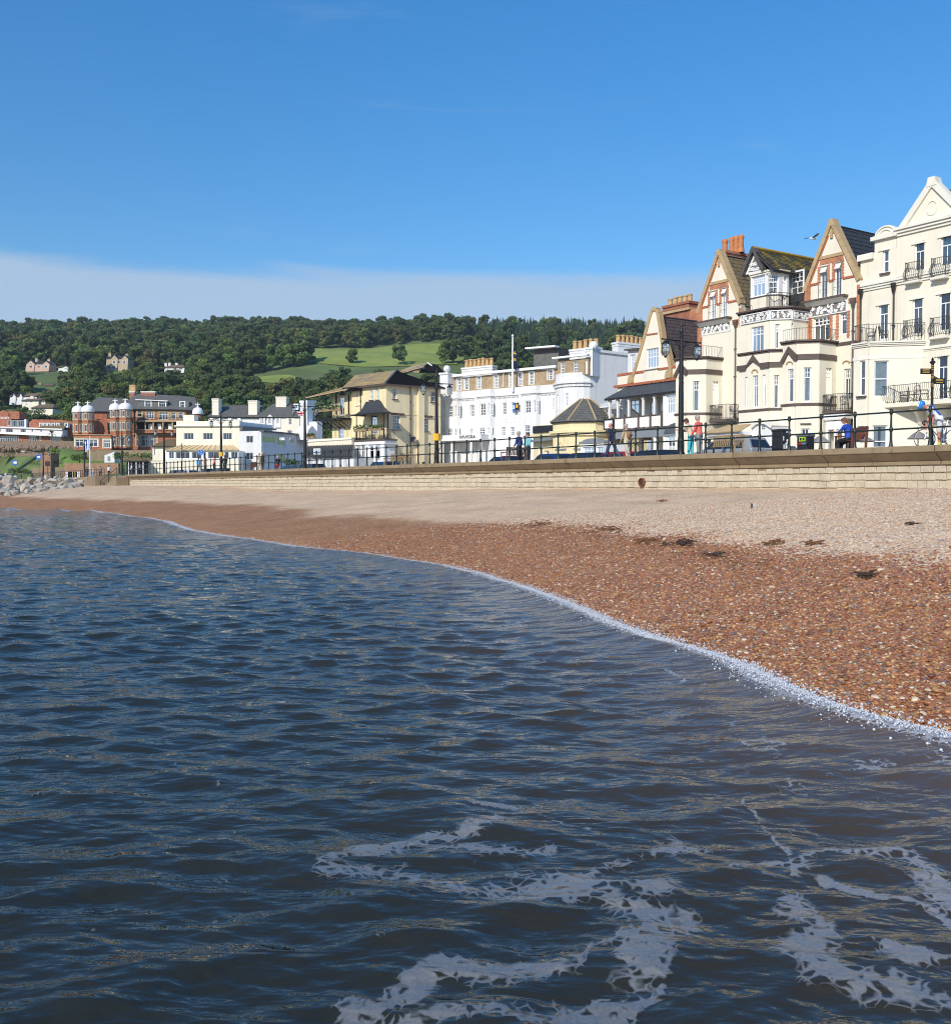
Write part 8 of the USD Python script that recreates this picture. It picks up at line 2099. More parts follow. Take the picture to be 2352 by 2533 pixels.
navy_, jeans, beige_, stone_, cream_, turq, coral, greyt, blk, brn, gry, wht = S_("navy_cloth", (.015, .02, .05)), S_("blue_denim", (.035, .06, .14)), S_("beige_cloth", (.48, .38, .25)), S_("stone_cloth", (.50, .43, .32)), S_("cream_cloth", (.62, .52, .37)), S_("turquoise_cloth", (.08, .50, .58)), S_("coral_cloth", (.72, .13, .10)), S_("grey_cloth", (.24, .24, .24)), S_("black_cloth", (.012, .012, .014)), S_("brown_hair", (.075, .04, .025)), S_("grey_hair", (.36, .33, .29)), S_("white_cloth", (.75, .75, .73))
royal, red_, pink_, skyb = S_("royal_blue_cloth", (.012, .065, .42)), S_("red_cloth", (.45, .03, .02)), S_("pink_cloth", (.70, .22, .25)), S_("sky_blue_cloth", (.12, .36, .62))
def on_prom(c,x,m): s = s_at(full(c,x,0)[0],m); return np.r_[sm(s,m),PROM_Z]
walk = lambda k=1,**q: skeleton(lean=.06,hipL=.42 * k,hipR=-.36 * k,kneeL=.12,kneeR=.35,shL=-.35 * k,shR=.32 * k,elL=.3,elR=.35,**q)
rng_p = np.random.default_rng(4)
person("bald man in navy jacket and jeans walking away along the railing", on_prom(5, 400, 1.6), WD * .9 + WN * -.1, walk(1), navy_, jeans, blk, blk, 1.78, skin=SKIN2, bald=True)
pp_, J_ = person("grey-haired person in beige jacket with a tan rucksack walking beside the railing", on_prom(5, 560, 1.5), WD * .95, walk(-.8, female=True), beige_, stone_, brn, gry, 1.68)
part("rucksack", pp_, skin_of([(J_["chest"] + [0, -.2, .02], J_["waist"] + [0, -.19, .05], .11, .13)], 0, 0), S_("tan_leather", (.26, .14, .07)), smooth=60, local=True)
part("rucksack_pocket", pp_, skin_of([(J_["waist"] + [-.05, -.30, .09], J_["waist"] + [.05, -.30, .09], .06, .06)], 0, 0), S_("dark_leather", (.14, .075, .04)), smooth=60, local=True)
person("woman in cream top and turquoise trousers leaning on the railing by the lamp post", on_prom(5, 1245, 0.75), -WN * .3 + WD * .9, skeleton(lean=.22, shL=.9, shR=.8, elL=.7, elR=.7, head=.35, female=True, hipL=.1), cream_, turq, blk, brn, 1.66)
person("grey-haired person in coral top and grey trousers beside the turquoise trousers", on_prom(5, 1335, 0.85), -WN * .2 + WD * .95, skeleton(lean=.08, shL=.25, shR=.3, elL=.4, elR=.5, head=.1), coral, greyt, blk, gry, 1.74, sleeves="long")
person("man in navy sweater and black trousers standing at the railing facing left", on_prom(4, 900, 1.5), -WN * .35 + WD, skeleton(shL=.15, shR=-.1, elL=.5, elR=.3, lean=.03), S_("blue_sweater", (.02, .04, .17)), blk, blk, gry, 1.72)
person("person in white and turquoise shirt half hidden behind a railing post", on_prom(4, 988, 2.6), -WN, skeleton(shL=.2, shR=.4, elL=.6, elR=.9), S_("turquoise_print", (.18, .48, .52)), S_("olive_cloth", (.10, .09, .06)), blk, brn, 1.70)
# man reading on a bench
bp = on_prom(9,585,2.2)
seat_z = 0.45
person("man in blue T-shirt reading on the wooden bench", np.r_[bp[:2], PROM_Z + seat_z + 0.09], WD, skeleton(sit=True, lean=.18, hipL=1.35, hipR=1.2, kneeL=1.45, kneeR=1.1, shL=.6, shR=.7, elL=1.1, elR=1.0, head=.4), royal, blk, blk, S_("auburn_hair", (.16, .06, .03)), 1.74, sleeves="short")
bk_ = solo("book", MB().box(np.r_[bp[:2], PROM_Z + 0.86] + D3 * 0.42, (.20, .03, .26), [N3, (D3 * .6 + UP * .8), np.cross(N3, D3 * .6 + UP * .8)]), M["signwhite"], "open white book held by the man on the bench", "book")
# cyclist
cyc = on_prom(9,1695,0.62)
cp_, CJ = person("cyclist in blue helmet and blue and white striped jersey bending beside the white bicycle", cyc, (-0.92, 0.2), skeleton(lean=.72, shL=-.25, shR=-.05, elL=.35, elR=.3, head=.45, hipL=.10, hipR=-.05, kneeL=.15), wht, S_("pale_grey_lycra", (.60, .60, .60)), M["signwhite"], brn, 1.76, sleeves="short", shorts=True, skin=SKIN2, helmet=S_("helmet_blue", (.03, .22, .60), 0.3))
for o, w in ((-.115, .035), (0.0, .05), (.115, .035)): part("jersey_stripe", cp_, skin_of([(CJ["waist"] + rotx(np.array([o, -.098, -.04]), -.72), CJ["chest"] + rotx(np.array([o, -.112, .1]), -.72), w, w)], 0, 0), S_("jersey_blue", (.02, .12, .55)), smooth=60, local=True)
for n in "LR": part("sock", cp_, skin_of([(CJ["ankle" + n] + [0, 0, .01], CJ["ankle" + n] + (CJ["knee" + n] - CJ["ankle" + n]) * .2, .045, .047)], 0, 0), S_("neon_sock", (.55, .65, .08)), local=True)
# smaller figures along the promenade
stand = lambda **q: skeleton(shL=.15,shR=.1,elL=.4,elR=.3,**q)
FAR = [(2, 1082, 1.5, "woman in black dress and pale cardigan standing by the railing of the white house", WN, stand(female=True), blk, blk, S_("blonde_hair", (.42, .28, .12))), (2, 1048, 2.3, "person in beige coat beside the woman in black dress", WD, stand(), beige_, stone_, gry),
  (2, 565, 1.2, "person in pink top and dark trousers in front of the glazed porch", -WN, stand(female=True), pink_, blk, brn), (2, 400, 1.5, "person in sky blue shirt under the round blue sign", WD, walk(.8), skyb, greyt, brn), (2, 680, 1.6, "person in dark clothes right of the lamp post with the yellow notice", WD, stand(), blk, blk, brn),
  (2, 465, 2.6, "person in brown and black in front of the white house's porch", WN, stand(), S_("brown_cloth", (.14, .06, .035)), blk, brn), (1, 1415, 1.4, "person in white top and blue jeans at the end of the sea wall", -WN, stand(), S_("pale_blue_cloth", (.55, .60, .66)), jeans, brn), (1, 1500, 1.5, "person in grey and black beside the shelter", WD, walk(.7), greyt, blk, brn),
  (1, 1170, 3.0, "person in white shirt near the top of the beach steps", WD, walk(.7), wht, blk, brn), (1, 1318, 3.0, "person in red top in front of the dark shelter", -WN, stand(), red_, blk, brn), (1, 1000, 3.0, "person in pale top and light blue trousers by the red wall", WN, stand(), stone_, skyb, gry),
  (1, 935, 3.2, "person in dark clothes by the far lamp post", WD, stand(), navy_, jeans, brn), (1, 1078, 3.4, "person in grey by the low red arch", WD, walk(.6), greyt, navy_, brn), (1, 66, 1.0, "person in pink hat and white clothes at far left on the promenade", WD, walk(.8), wht, wht, pink_), (1, 232, 1.2, "child in red top at the left promenade railing", -WN, stand(), red_, navy_, brn)]
for i,(c,x,m,lab,hd,J,tp,lg,hr) in enumerate(FAR):
 person(lab, on_prom(c, x, m), hd, J, tp, lg, blk, hr, 1.35 if "child" in lab else 1.70, far=True)
sp_, _ = person("person in dark top sitting on a seat by the grey side wall", on_prom(2, 1245, 2.0) + [0, 0, .55], WD, skeleton(sit=True, hipL=1.4, hipR=1.4, kneeL=1.5, kneeR=1.5, shL=.5, shR=.5, elL=.6, elR=.6), blk, red_, blk, gry, 1.72, far=True)
# -- gulls
def gull(label,P,heading,flying,s=1.0):
 th = math.atan2(-heading[0], heading[1]); g = thing("gull", label, "gull", P, th, None, None, s)
 bd = skin_of([((0,.12,0),(0,-.12,0.0),.065,.05),((0,-.12,0),(0,-.24,-.01),.045,.012),((0,.12,.01),(0,.2,.06 if not flying else .01),.045,.035),((0,.2,.06 if not flying else .01),(0,.27,.055 if not flying else 0),.034,.008)],.03,3)
 part("body", g, bd, M["signwhite"], smooth=60, local=True)
 gw = solid("gull_wing_grey", (.16, .15, .15)) if flying else solid("gull_back_grey", (.42, .43, .45))
 if flying:
  for sx in (-1,1):
   pts = [(0,.06,.02),(sx * .25,.12,.10),(sx * .45,.04,.13),(sx * .66,-.12,.10),(sx * .42,-.10,.11),(sx * .22,-.06,.08),(0,-.08,.02)]
   v = np.array(pts); part("wing", g, MB().add(np.vstack([v, v + [0, 0, .015]]), [[0, 1, 5, 6], [1, 2, 4, 5], [2, 3, 4, 4], [6 + 7, 5 + 7, 1 + 7, 7], [12, 11, 9, 8], [11, 11, 10, 9]]), gw, local=True)
  part("tail", g, MB().add([(0, -.2, 0), (.07, -.34, 0), (-.07, -.34, 0)], [[0, 1, 2], [2, 1, 0]]), M["signwhite"], local=True)
 else:
  for sx in (-1, 1): part("wing", g, skin_of([((sx * .045, .08, .02), (sx * .035, -.26, .0), .035, .012)], 0, 0), gw, smooth=60, local=True); part("leg", g, MB().bar((sx * .03, 0, -.05), (sx * .03, .01, -.16), .008, 5), solid("gull_leg", (.5, .25, .2)), local=True)
 part("bill", g, MB().tube([(0, .26, .055 if not flying else 0), (0, .32, .045 if not flying else -.01)], [.012, .004], 5), M["signyellow"], local=True)
gull("gull with spread grey wings flying above the roof of the bay fronted house", at(*full(6, 1795, 160), 50), (0.8, 0.25), True, 1.0)
for x, y, w in ((655, 190, "left"), (795, 206, "right")): gull("white gull standing on the chimney pots, the %s one of two" % w, FBm.w(FBm.q(x, y)[0], cz + 1.42, 0), (-1, 0.1) if x < 700 else (1, -.1), False, 1.15)
# ---------------------------------------------------------------- things along the promenade
def prom(c,x,m,z=PROM_Z): s = s_at(full(c,x,0)[0],m); return np.r_[sm(s,m),z]
# -- bicycle leaning at the railing
bc = thing("bicycle", "white road bicycle with black tyres standing beside the bending cyclist", "bicycle", prom(9, 1515, 0.95))
bx = np.array([0.97,-0.16,0.0]); bx /= np.linalg.norm(bx); o = prom(9,1515,0.95)
W_ = lambda x,z,y=0.0: o + bx * x + UP * z + np.cross(UP,bx) * y
for cx_ in (0.0,1.0):
 g = np.linspace(0, 2 * PI, 29); w = part("wheel", bc, MB().tube([W_(cx_ + .325 * math.cos(t), .335 + .325 * math.sin(t)) for t in g], .012, 5, cap=False), M["signwhite"])
 part("tyre", w, MB().tube([W_(cx_ + .34 * math.cos(t), .335 + .34 * math.sin(t)) for t in g], .015, 5, cap=False), M["binblack"])
 sp = MB()
 for t in g[:-1:2]: sp.bar(W_(cx_,.335),W_(cx_ + .32 * math.cos(t),.335 + .32 * math.sin(t)),.003,3)
 part("spokes", w, sp, M["bingrey"])
fr = MB(); head,seat,bb = W_(.16,.86),W_(.72,.88),W_(.58,.29)
for a,b in ((head,seat),(W_(.13,.74),bb),(seat,bb),(seat,W_(1.0,.335)),(bb,W_(1.0,.335)),(head,W_(0.0,.335)),(seat,W_(.75,1.0))): fr.bar(a,b,.022,7)
part("frame", bc, fr, M["signwhite"]); part("saddle", bc, skin_of([(W_(.64, 1.02), W_(.84, 1.03), .03, .06)], 0, 0), M["binblack"], smooth=50)
part("handlebar", bc, MB().tube([W_(.16, .9), W_(.10, .95), W_(.02, .96), W_(-.03, .90), W_(.0, .82), W_(.06, .80)], .018, 6).bar(W_(.10, .95, -.2), W_(.10, .95, .2), .016, 6).tube([W_(.10, .95, .2), W_(.0, .96, .2), W_(-.03, .88, .2), W_(.05, .80, .2)], .018, 6), M["binblack"])
part("chainset", bc, MB().tube([bb + bx * .09 * math.cos(t) + UP * .09 * math.sin(t) for t in np.linspace(0, 2 * PI, 15)], .01, 4).bar(bb, bb + bx * .1 - UP * .14, .012, 5), M["binblack"])
# -- benches
def bench(label,P,face,mt,L_=1.8,back=True):
 """face: the plan direction a sitter looks."""
 f = np.r_[face, 0.0]; f /= np.linalg.norm(f); a = np.cross(f, UP); b = thing("bench", label, "bench", P); P = np.asarray(P, float)
 for i in range(4): part("seat_slat", b, MB().box(P + f * (-.02 + i * .12 - .16) + UP * .45, (L_, .095, .03), [a, f, UP]), M[mt])
 k = 15
 for i in range(k): part("back_slat", b, MB().box(P - f * .27 + UP * .70 + a * L_ * ((i + .5) / k - .5) * .96, (.055, .025, .42), [a, f * .97 + UP * .2, UP * .97 - f * .2]), M[mt])
 part("top_rail", b, MB().box(P - f * .32 + UP * .93, (L_ + .06, .05, .09), [a, f, UP]), M[mt])
 for s in (-1,1):
  for q, h in ((.24, .45), (-.26, .95)): part("leg", b, MB().beam(P + a * s * L_ / 2 + f * q, P + a * s * L_ / 2 + f * (q if q > 0 else -.34) + UP * h, .07, .07), M[mt])
  part("arm", b, MB().beam(P + a * s * L_ / 2 + f * .30 + UP * .66, P + a * s * L_ / 2 - f * .28 + UP * .68, .08, .05).beam(P + a * s * L_ / 2 + f * .24 + UP * .45, P + a * s * L_ / 2 + f * .24 + UP * .66, .06, .06), M[mt])
 return b
bench("dark red wooden bench on which the man in blue reads", prom(9, 600, 2.35), -WN * .8 + WD * .55, "wood", 1.75)
bench("pale slatted bench behind the railing in front of the silver car", prom(7, 590, 2.4), -WN, "oldwood", 1.7); bench("weathered wooden bench below the yellow side wall, left one", prom(3, 1035, 2.5), -WN, "oldwood"); bench("weathered wooden bench below the yellow side wall, right one by the downpipe", prom(3, 1140, 2.5), -WN, "oldwood")
bench("brown bench beside the man in navy sweater", prom(4, 850, 3.0), WD, "wood", 1.5); bench("brown bench in front of the white house's porch", prom(2, 960, 2.4), -WN, "wood")
# -- litter bins
def litter_bin(label,c,x0,x1,y0,m,mt,mt2,facefn):
 (xa,_),(xb,_) = full(c,x0,0),full(c,x1,0); s = s_at((xa + xb) / 2,m); P = np.r_[sm(s,m),PROM_Z]; Y = P[1]
 w = (xb - xa) * Y / FPX; top_z = float(at((xa + xb) / 2,full(c,0,y0)[1],Y)[2]); h = top_z - PROM_Z
 b = thing("litter_bin", label, "litter bin", P); rot = np.array([0.82, 0.57, 0]); rot /= np.linalg.norm(rot); dp = np.cross(UP, rot)
 wd,dd = w * .62,w * .62
 v, f = man(rounded_box((wd, dd, h - .06), .03, (0, 0, (h - .06) / 2))); A_ = np.array([rot, dp, UP]); part("body", b, (P + v @ A_, f), mt)
 v, f = man(rounded_box((wd + .05, dd + .05, .10), .03, (0, 0, h - .03))); part("lid", b, (P + v @ A_, f), mt2)
 facefn(b,P,rot,dp,wd,dd,h); return b
def pics(b,P,r,d,wd,dd,h):
 fr = P - d * (dd / 2 + .006)
 part("slot", b, MB().box(P - r * (wd / 2 + .01) + UP * (h - .22), (.02, dd * .6, .12), [r, d, UP]), M["black"])
 m = MB().sphere(fr + r * .05 + UP * h * .56,.045).tube([fr + r * .05 + UP * h * .52,fr + r * .0 + UP * h * .36,fr + r * .08 + UP * h * .22],.022,5).tube([fr + r * .02 + UP * h * .46,fr - r * .09 + UP * h * .40],.016,5).tube([fr + r * .02 + UP * h * .36,fr - r * .03 + UP * h * .22],.02,5).box(fr - r * .13 + UP * h * .30,(.10,.012,.17),[r,d,UP])
 part("tidy_emblem", b, m, M["signwhite"]); part("latch", b, MB().box(fr - r * wd * .36 + UP * h * .66, (.05, .012, .22), [r, d, UP]), M["signwhite"]); part("label", b, MB().box(fr + r * .05 + UP * (h - .10), (.16, .012, .05), [r, d, UP]), M["signwhite"])
litter_bin("tall grey and black litter bin with white tidy figure emblem", 7, 1222, 1500, 1212, 1.7, M["binblack"], M["binblack"], pics)
lime, redl, greyl = S_("lime_sticker", (.45, .75, .03)), S_("red_label", (.60, .04, .03)), S_("grey_label", (.22, .27, .36))
def pics2(b,P,r,d,wd,dd,h):
 fc = P - r * (wd / 2 + .008); part("lime_sticker", b, MB().box(fc + UP * h * .76 - d * .02, (.014, dd * .62, h * .22), [r, d, UP]), lime)
 for o_ in (-.14, .14): part("opening", b, MB().box(fc - r * .006 + UP * h * .76 - d * (.02 + o_ * dd), (.014, dd * .2, h * .14), [r, d, UP]), M["binblack"])
 part("red_label", b, MB().box(fc + UP * h * .50 + d * dd * .2, (.014, dd * .38, h * .13), [r, d, UP]), redl); part("grey_label", b, MB().box(fc + UP * h * .50 - d * dd * .2, (.014, dd * .38, h * .13), [r, d, UP]), greyl)
litter_bin("low black litter bin with lime green sticker and red label", 7, 1560, 1822, 1282, 1.5, M["binblack"], M["bingrey"], pics2)
# -- fingerpost
fpP = prom(9,1600,0.9); fz = lambda y: float(at(*full(9,1605,y),fpP[1])[2])
fg = thing("fingerpost", "black and gold fingerpost with three arms above the cyclist", "signpost", fpP)
part("pole", fg, MB().lathe([(.001, PROM_Z), (.09, PROM_Z), (.06, PROM_Z + .4), (.045, PROM_Z + .9), (.045, fz(490)), (.001, fz(490))], (fpP[0], fpP[1], 0), 10), M["black"], smooth=50)
part("finial", fg, MB().lathe([(.04, fz(500)), (.10, fz(480)), (.08, fz(465)), (.03, fz(450)), (.05, fz(440)), (.001, fz(412))], (fpP[0], fpP[1], 0), 10), M["black"], smooth=50)
for y in (520, 545, 565, 625, 650, 672, 745, 770): part("gold_band", fg, MB().lathe([(.046, fz(y) - .012), (.060, fz(y)), (.046, fz(y) + .012)], (fpP[0], fpP[1], 0), 10), M["gold"])
def finger(x0, x1, y0, y1, dirv, name="arm"):
 d = np.r_[dirv,0.0]; d /= np.linalg.norm(d); z = (fz(y0) + fz(y1)) / 2; h = abs(fz(y0) - fz(y1)); n = np.cross(d,UP)
 if n @ (EYE - fpP) < 0: n = -n
 L_ = abs(x1 - x0) / 4.968 * fpP[1] / FPX / max(.35,abs(d[0] - d[1] * (full(9,1605,0)[0] - CX) / FPX)); c = fpP + UP * (z - fpP[2]) + d * (L_ / 2 + .05)
 a = part(name, fg, MB().box(c, (L_, .03, h), [d, n, UP]), M["black"])
 for k in (-.28, .05, .3): part("gold_line", a, MB().box(c + n * .017 + UP * h * k, (L_ * (.7 - .2 * abs(k)), .004, h * .09), [d, n, UP]), M["gold"])
finger(1470,1600,555,622,(-1,-.15)); finger(1620,1830,632,658,(.6,.9)); finger(1615,1750,672,742,(1,.1))
# -- cars: a rounded body, glasshouse, lamps and wheels
def car(label,P,face,paint,L_=4.3,Wd=1.75,H=1.48,estate=True,group=None,detail=True):
 f = np.r_[face, 0.0]; f /= np.linalg.norm(f); r = np.cross(f, UP); A_ = np.array([f, r, UP]); P = np.asarray(P, float); t = thing("car", label, "car", P, 0, group)
 T = lambda me: (P + me[0] @ A_,me[1])
 hull = lambda pts,rad: man(manifold3d.Manifold.batch_hull([manifold3d.Manifold.sphere(rad,10).translate([x,y * s,z]) for x,y,z in pts for s in (-1,1)]))
 h2 = Wd / 2; rear = -L_ / 2
 part("body", t, T(hull([(rear + .12, h2 - .16, .42), (rear + .10, h2 - .14, .90), (L_ / 2 - .15, h2 - .22, .42), (L_ / 2 - .25, h2 - .25, .72), (L_ / 2 - 1.2, h2 - .13, .88)], .10)), paint, smooth=50)
 rf0 = rear + (.45 if estate else .95)
 part("cabin", t, T(hull([(rear + .16 if estate else rear + .55, h2 - .17, .92), (rf0, h2 - .30, H - .08), (.25, h2 - .30, H - .08), (L_ / 2 - 1.15, h2 - .18, .90)], .075)), paint, smooth=50)
 gl = M["carglass"]; zt, zb = H - .13, .98
 rw = [(rear + .105 if estate else rear + .52,zb),(rf0 - .10,zt)]
 q = [(rw[0][0],-h2 + .24,rw[0][1]),(rw[0][0],h2 - .24,rw[0][1]),(rw[1][0],h2 - .36,rw[1][1]),(rw[1][0],-h2 + .36,rw[1][1])]
 off = np.array([-.035, 0, .012]); part("rear_window", t, T((np.array([np.array(x) + off for x in q] + [np.array(x) + [.05, 0, 0] for x in q]), np.vstack([np.array([[0, 1, 2], [0, 2, 3]]), np.array([[4, 6, 5], [4, 7, 6], [0, 4, 5], [0, 5, 1], [1, 5, 6], [1, 6, 2], [2, 6, 7], [2, 7, 3], [3, 7, 4], [3, 4, 0]])]))), gl)
 for s in (-1,1):
  for xa,xb,xc,xd in ((rear + .62,-.35,-.35,rear + .80),(-.27,L_ / 2 - 1.35,.42,-.27)):
   v = np.array([(xa,s * (h2 - .085),zb),(xb,s * (h2 - .085),zb),(xc,s * (h2 - .205),zt),(xd,s * (h2 - .205),zt)]); v2 = np.vstack([v,v - [0,s * .04,0]])
   part("side_window", t, T((v2, np.array([[0, 1, 2], [0, 2, 3], [6, 5, 4], [7, 6, 4], [0, 4, 5], [0, 5, 1], [2, 6, 7], [2, 7, 3], [1, 5, 6], [1, 6, 2], [3, 7, 4], [3, 4, 0]]))), gl)
  part("tail_light", t, T(man(manifold3d.Manifold.batch_hull([manifold3d.Manifold.sphere(.045, 8).translate([rear + a, s * (h2 - b), z]) for a, b, z in ((.06, .20, .84), (.06, .34, .84), (.10, .20, .98), (.34, .09, .92))]))), M["taillight"], smooth=50)
  for x in (rear + .80,L_ / 2 - .85):
   g = [(0.001,0),(.31,0),(.31,.2),(.001,.2)]; w = MB()
   ax = np.array([[f[0], f[1], 0], [0, 0, 1], r * s]); lm = MB().lathe(g, (0, 0, 0), 16).mesh(); part("wheel", t, (P + f * x + UP * .31 + r * s * (h2 - .22) + lm[0] @ ax, lm[1]), M["binblack"])
 part("front_window", t, T((np.array([(L_ / 2 - 1.10, -h2 + .26, .96), (L_ / 2 - 1.10, h2 - .26, .96), (.36, h2 - .36, zt), (.36, -h2 + .36, zt)]) + [.05, 0, .03], np.array([[0, 2, 1], [0, 3, 2], [0, 1, 2], [0, 2, 3]]))), gl)
 if detail: part("number_plate", t, T(MB().box((rear + .0, 0, .70), (.02, .50, .11)).mesh()), M["signyellow"]); part("bumper", t, T(man(rounded_box((.25, Wd - .2, .22), .06, (rear + .10, 0, .45)))), paint)
 return t
M["carglass"] = mat("car_glass", (.015, .02, .028), .06, .1, 2, spec=.7); M["taillight"] = mat("tail_light", (.55, .015, .02), .2, .1, 5)
def paint(name,c): return mat(name,c,.3,.04,2,coat=.6,metal=.2)
silver, dblue, dgrey, dred, black_, blue2, whitep = paint("silver_paint", (.30, .31, .31)), paint("dark_blue_paint", (.008, .018, .06)), paint("dark_grey_paint", (.03, .034, .045)), paint("red_paint", (.30, .012, .012)), paint("black_car_paint", (.012, .012, .016)), paint("blue_paint", (.010, .032, .12)), paint("white_paint", (.7, .7, .7))
def parked(label,c,x,m,p,face=WD,dz=0.0,**k): P = prom(c,x,m,ROAD_Z + dz); return car(label,P,face,p,**k)
parked("silver estate car seen from behind, its red tail lights over the wall", 7, 660, 7.3, silver, L_=4.4, H=1.52, dz=.33)
parked("dark blue hatchback right of the silver estate car", 7, 1130, 9.5, dblue, L_=3.8, H=1.42, dz=.06); parked("blue car in front of the yellow kiosk's door", 4, 1200, 7.2, blue2, L_=4.0, H=1.44, dz=.02); parked("black car below the grey curved shop front", 4, 1535, 7.0, black_, L_=4.2, H=1.42)
parked("black car roof showing beside the verandah house columns", 5, 820, 7.0, black_, L_=4.2, H=1.4); parked("red car behind the walking man in navy jacket", 5, 440, 7.0, dred, H=1.4); parked("dark blue car roof left of the brown bench", 4, 740, 7.0, dblue, H=1.4, detail=False); parked("blue car behind the railing by the bay window of the yellow house", 3, 890, 7.0, blue2, H=1.42, detail=False)
for i, (c, x, p, lab) in enumerate(((2, 1390, blue2, "bright blue car left of the ribbed pavilion roof"), (2, 1470, dgrey, "dark grey car in front of the white pavilion"), (2, 1600, black_, "black car at the pavilion's right end, mostly behind the wall"), (2, 300, whitep, "white car in front of the glazed porch's left end"), (2, 150, dgrey, "dark car at the left end of the cream terrace wall"), (2, 230, dblue, "dark blue car between the white car and the dark one"), (2, 480, black_, "black car in front of the middle of the glazed porch"), (2, 620, dgrey, "dark grey car behind the lamp post with yellow notice by the porch"))): parked(lab, c, x, 6.9, p, H=1.5, detail=False)
car("dark car at the far left edge below the lawn", np.r_[at(*full(1, 10, 1640), 236)[:2], 3.2], (-1, .2), dgrey, H=1.6, detail=False)
# -- metal chairs on the balconies
def chair_mesh(p):
 mb = MB()
 for x in (-.2,.2):
  mb.tube([(x,.2,0),(x,.18,.44)],.016,5).tube([(x,-.22,0),(x,-.18,.44),(x,-.25,.9)],.016,5).tube([(x,.2,.64),(x,-.2,.66)],.014,5).bar((x,.19,.44),(x,.2,.64),.014,5)
 part("frame", p, mb, M["wroughtiron"], local=True); part("seat", p, MB().box((0, 0, .44), (.42, .42, .03)), M["wroughtiron"], local=True)
 bk = MB().tube([(-.2,-.25,.86),(-.1,-.27,.97),(.1,-.27,.97),(.2,-.25,.86)],.016,5)
 for x in (-.12,-.04,.04,.12): bk.bar((x,-.19,.5),(x * .8,-.26,.93),.011,4)
 for z in (.6,.74): bk.bar((-.2,-.2 - (z - .44) * .13,z),(.2,-.2 - (z - .44) * .13,z),.011,4)
 part("backrest", p, bk, M["wroughtiron"], local=True)
FL = Front.par(hb,20.75,crop=9); FT = Front.par(hb,20.9,crop=8)
CH = [(FL, 1095, z0b + .05, 3.4, "iron chair with solid panel back at the left end of the long balcony"), (FL, 1265, z0b + .05, 1.2, "second iron chair from the left on the long balcony"), (FL, 1390, z0b + .05, 2.0, "third iron chair from the left on the long balcony"), (FL, 1520, z0b + .05, 4.2, "iron chair just left of the fingerpost on the long balcony"), (FL, 1790, z0b + .05, 1.0, "iron chair right of the fingerpost on the long balcony"),
  (Front.par(hb, 20.4, crop=9), 870, bt + .05, 1.3, "iron chair on the bay top balcony, left one"), (Front.par(hb, 20.6, crop=9), 1020, bt + .05, 4.6, "iron chair on the bay top balcony beside the french window")]
c0_ = None
for f_,x,z,a,lab in CH:
 P = f_.w(f_.q(x,900 if f_ is FL else 160)[0],z)
 if c0_ is None: c0_ = thing("balcony_chair", lab, "chair", P, a, "iron chairs on the cream hotel's balconies"); chair_mesh(c0_)
 else: copy_of(c0_, "balcony_chair", lab, "chair", P, a, "iron chairs on the cream hotel's balconies")
for i, (b_, x, c, mm) in enumerate((("the porch balcony of the gabled house by the hotel, left one", 330, 9, 20.9), ("the porch balcony of the gabled house by the hotel, right one", 540, 9, 20.9), ("the balcony of the gabled house behind the lamp post", 740, 7, 20.9))):
 f_ = Front.par(hb, mm, crop=c); copy_of(c0_, "balcony_chair", "iron chair on " + b_, "chair", f_.w(f_.q(x, 1000)[0], f_.q(x, 1080 if c == 9 else 1085)[1]), 1.0 + 2 * i, "iron chairs on the gabled houses' balconies")
# -- porches, parasols, signs in front of the terrace
def box_thing(name, label, cat, c, x0, x1, y0, y1, m, dep, mt, pname="panel", z0=None, extra=None):
 F_ = Front.par(None,m,crop=c); u0,zb_,u1,zt_ = F_.rect(x0,y0,x1,y1); zb_ = zb_ if z0 is None else z0
 t = thing(name,label,cat,F_.w((u0 + u1) / 2,zb_,-dep / 2)); part(pname,t,MB().box(F_.w((u0 + u1) / 2,(zb_ + zt_) / 2,-dep / 2),(u1 - u0,dep,zt_ - zb_),[F_.u,F_.n,UP]),M[mt]); return t,F_,(u0,zb_,u1,zt_)
t, F_, (u0, zb_, u1, zt_) = box_thing("sun_lounge", "low sun lounge with buff roof in front of the olive roofed gabled house", "building", 7, 345, 812, 1245, 1290, 16.5, 3.4, "frame", "fascia")
part("roof", t, MB().slab([F_.w(u0 - .2, zt_ + .02, .2), F_.w(u0 + .5, zt_ + .55, -1.6), F_.w(u1 - .5, zt_ + .55, -1.6), F_.w(u1 + .2, zt_ + .02, .2)], .06), M["buff"]); part("wall", t, MB().box(F_.w((u0 + u1) / 2, (ROAD_Z + zb_) / 2, -1.75), (u1 - u0 - .2, 3.2, zb_ - ROAD_Z - .01), [F_.u, F_.n, UP]), M["cream2"])
for i in range(5):
 w = part("window", t, MB().box(F_.w(u0 + (u1 - u0) * (i + .5) / 5, (zb_ + ROAD_Z) / 2 + .3, -.12), ((u1 - u0) / 5 - .14, .06, zb_ - ROAD_Z - .9), [F_.u, F_.n, UP]), M["frame"]); part("pane", w, MB().box(F_.w(u0 + (u1 - u0) * (i + .5) / 5, (zb_ + ROAD_Z) / 2 + .3, -.085), ((u1 - u0) / 5 - .28, .02, zb_ - ROAD_Z - 1.05), [F_.u, F_.n, UP]), M["carglass"])
F_ = Front.par(None,17.6,crop=7); P0 = F_.pts([(975,None),(975,1180),(1045,1120),(1110,1105),(1180,1118),(1262,1172),(1262,None)])
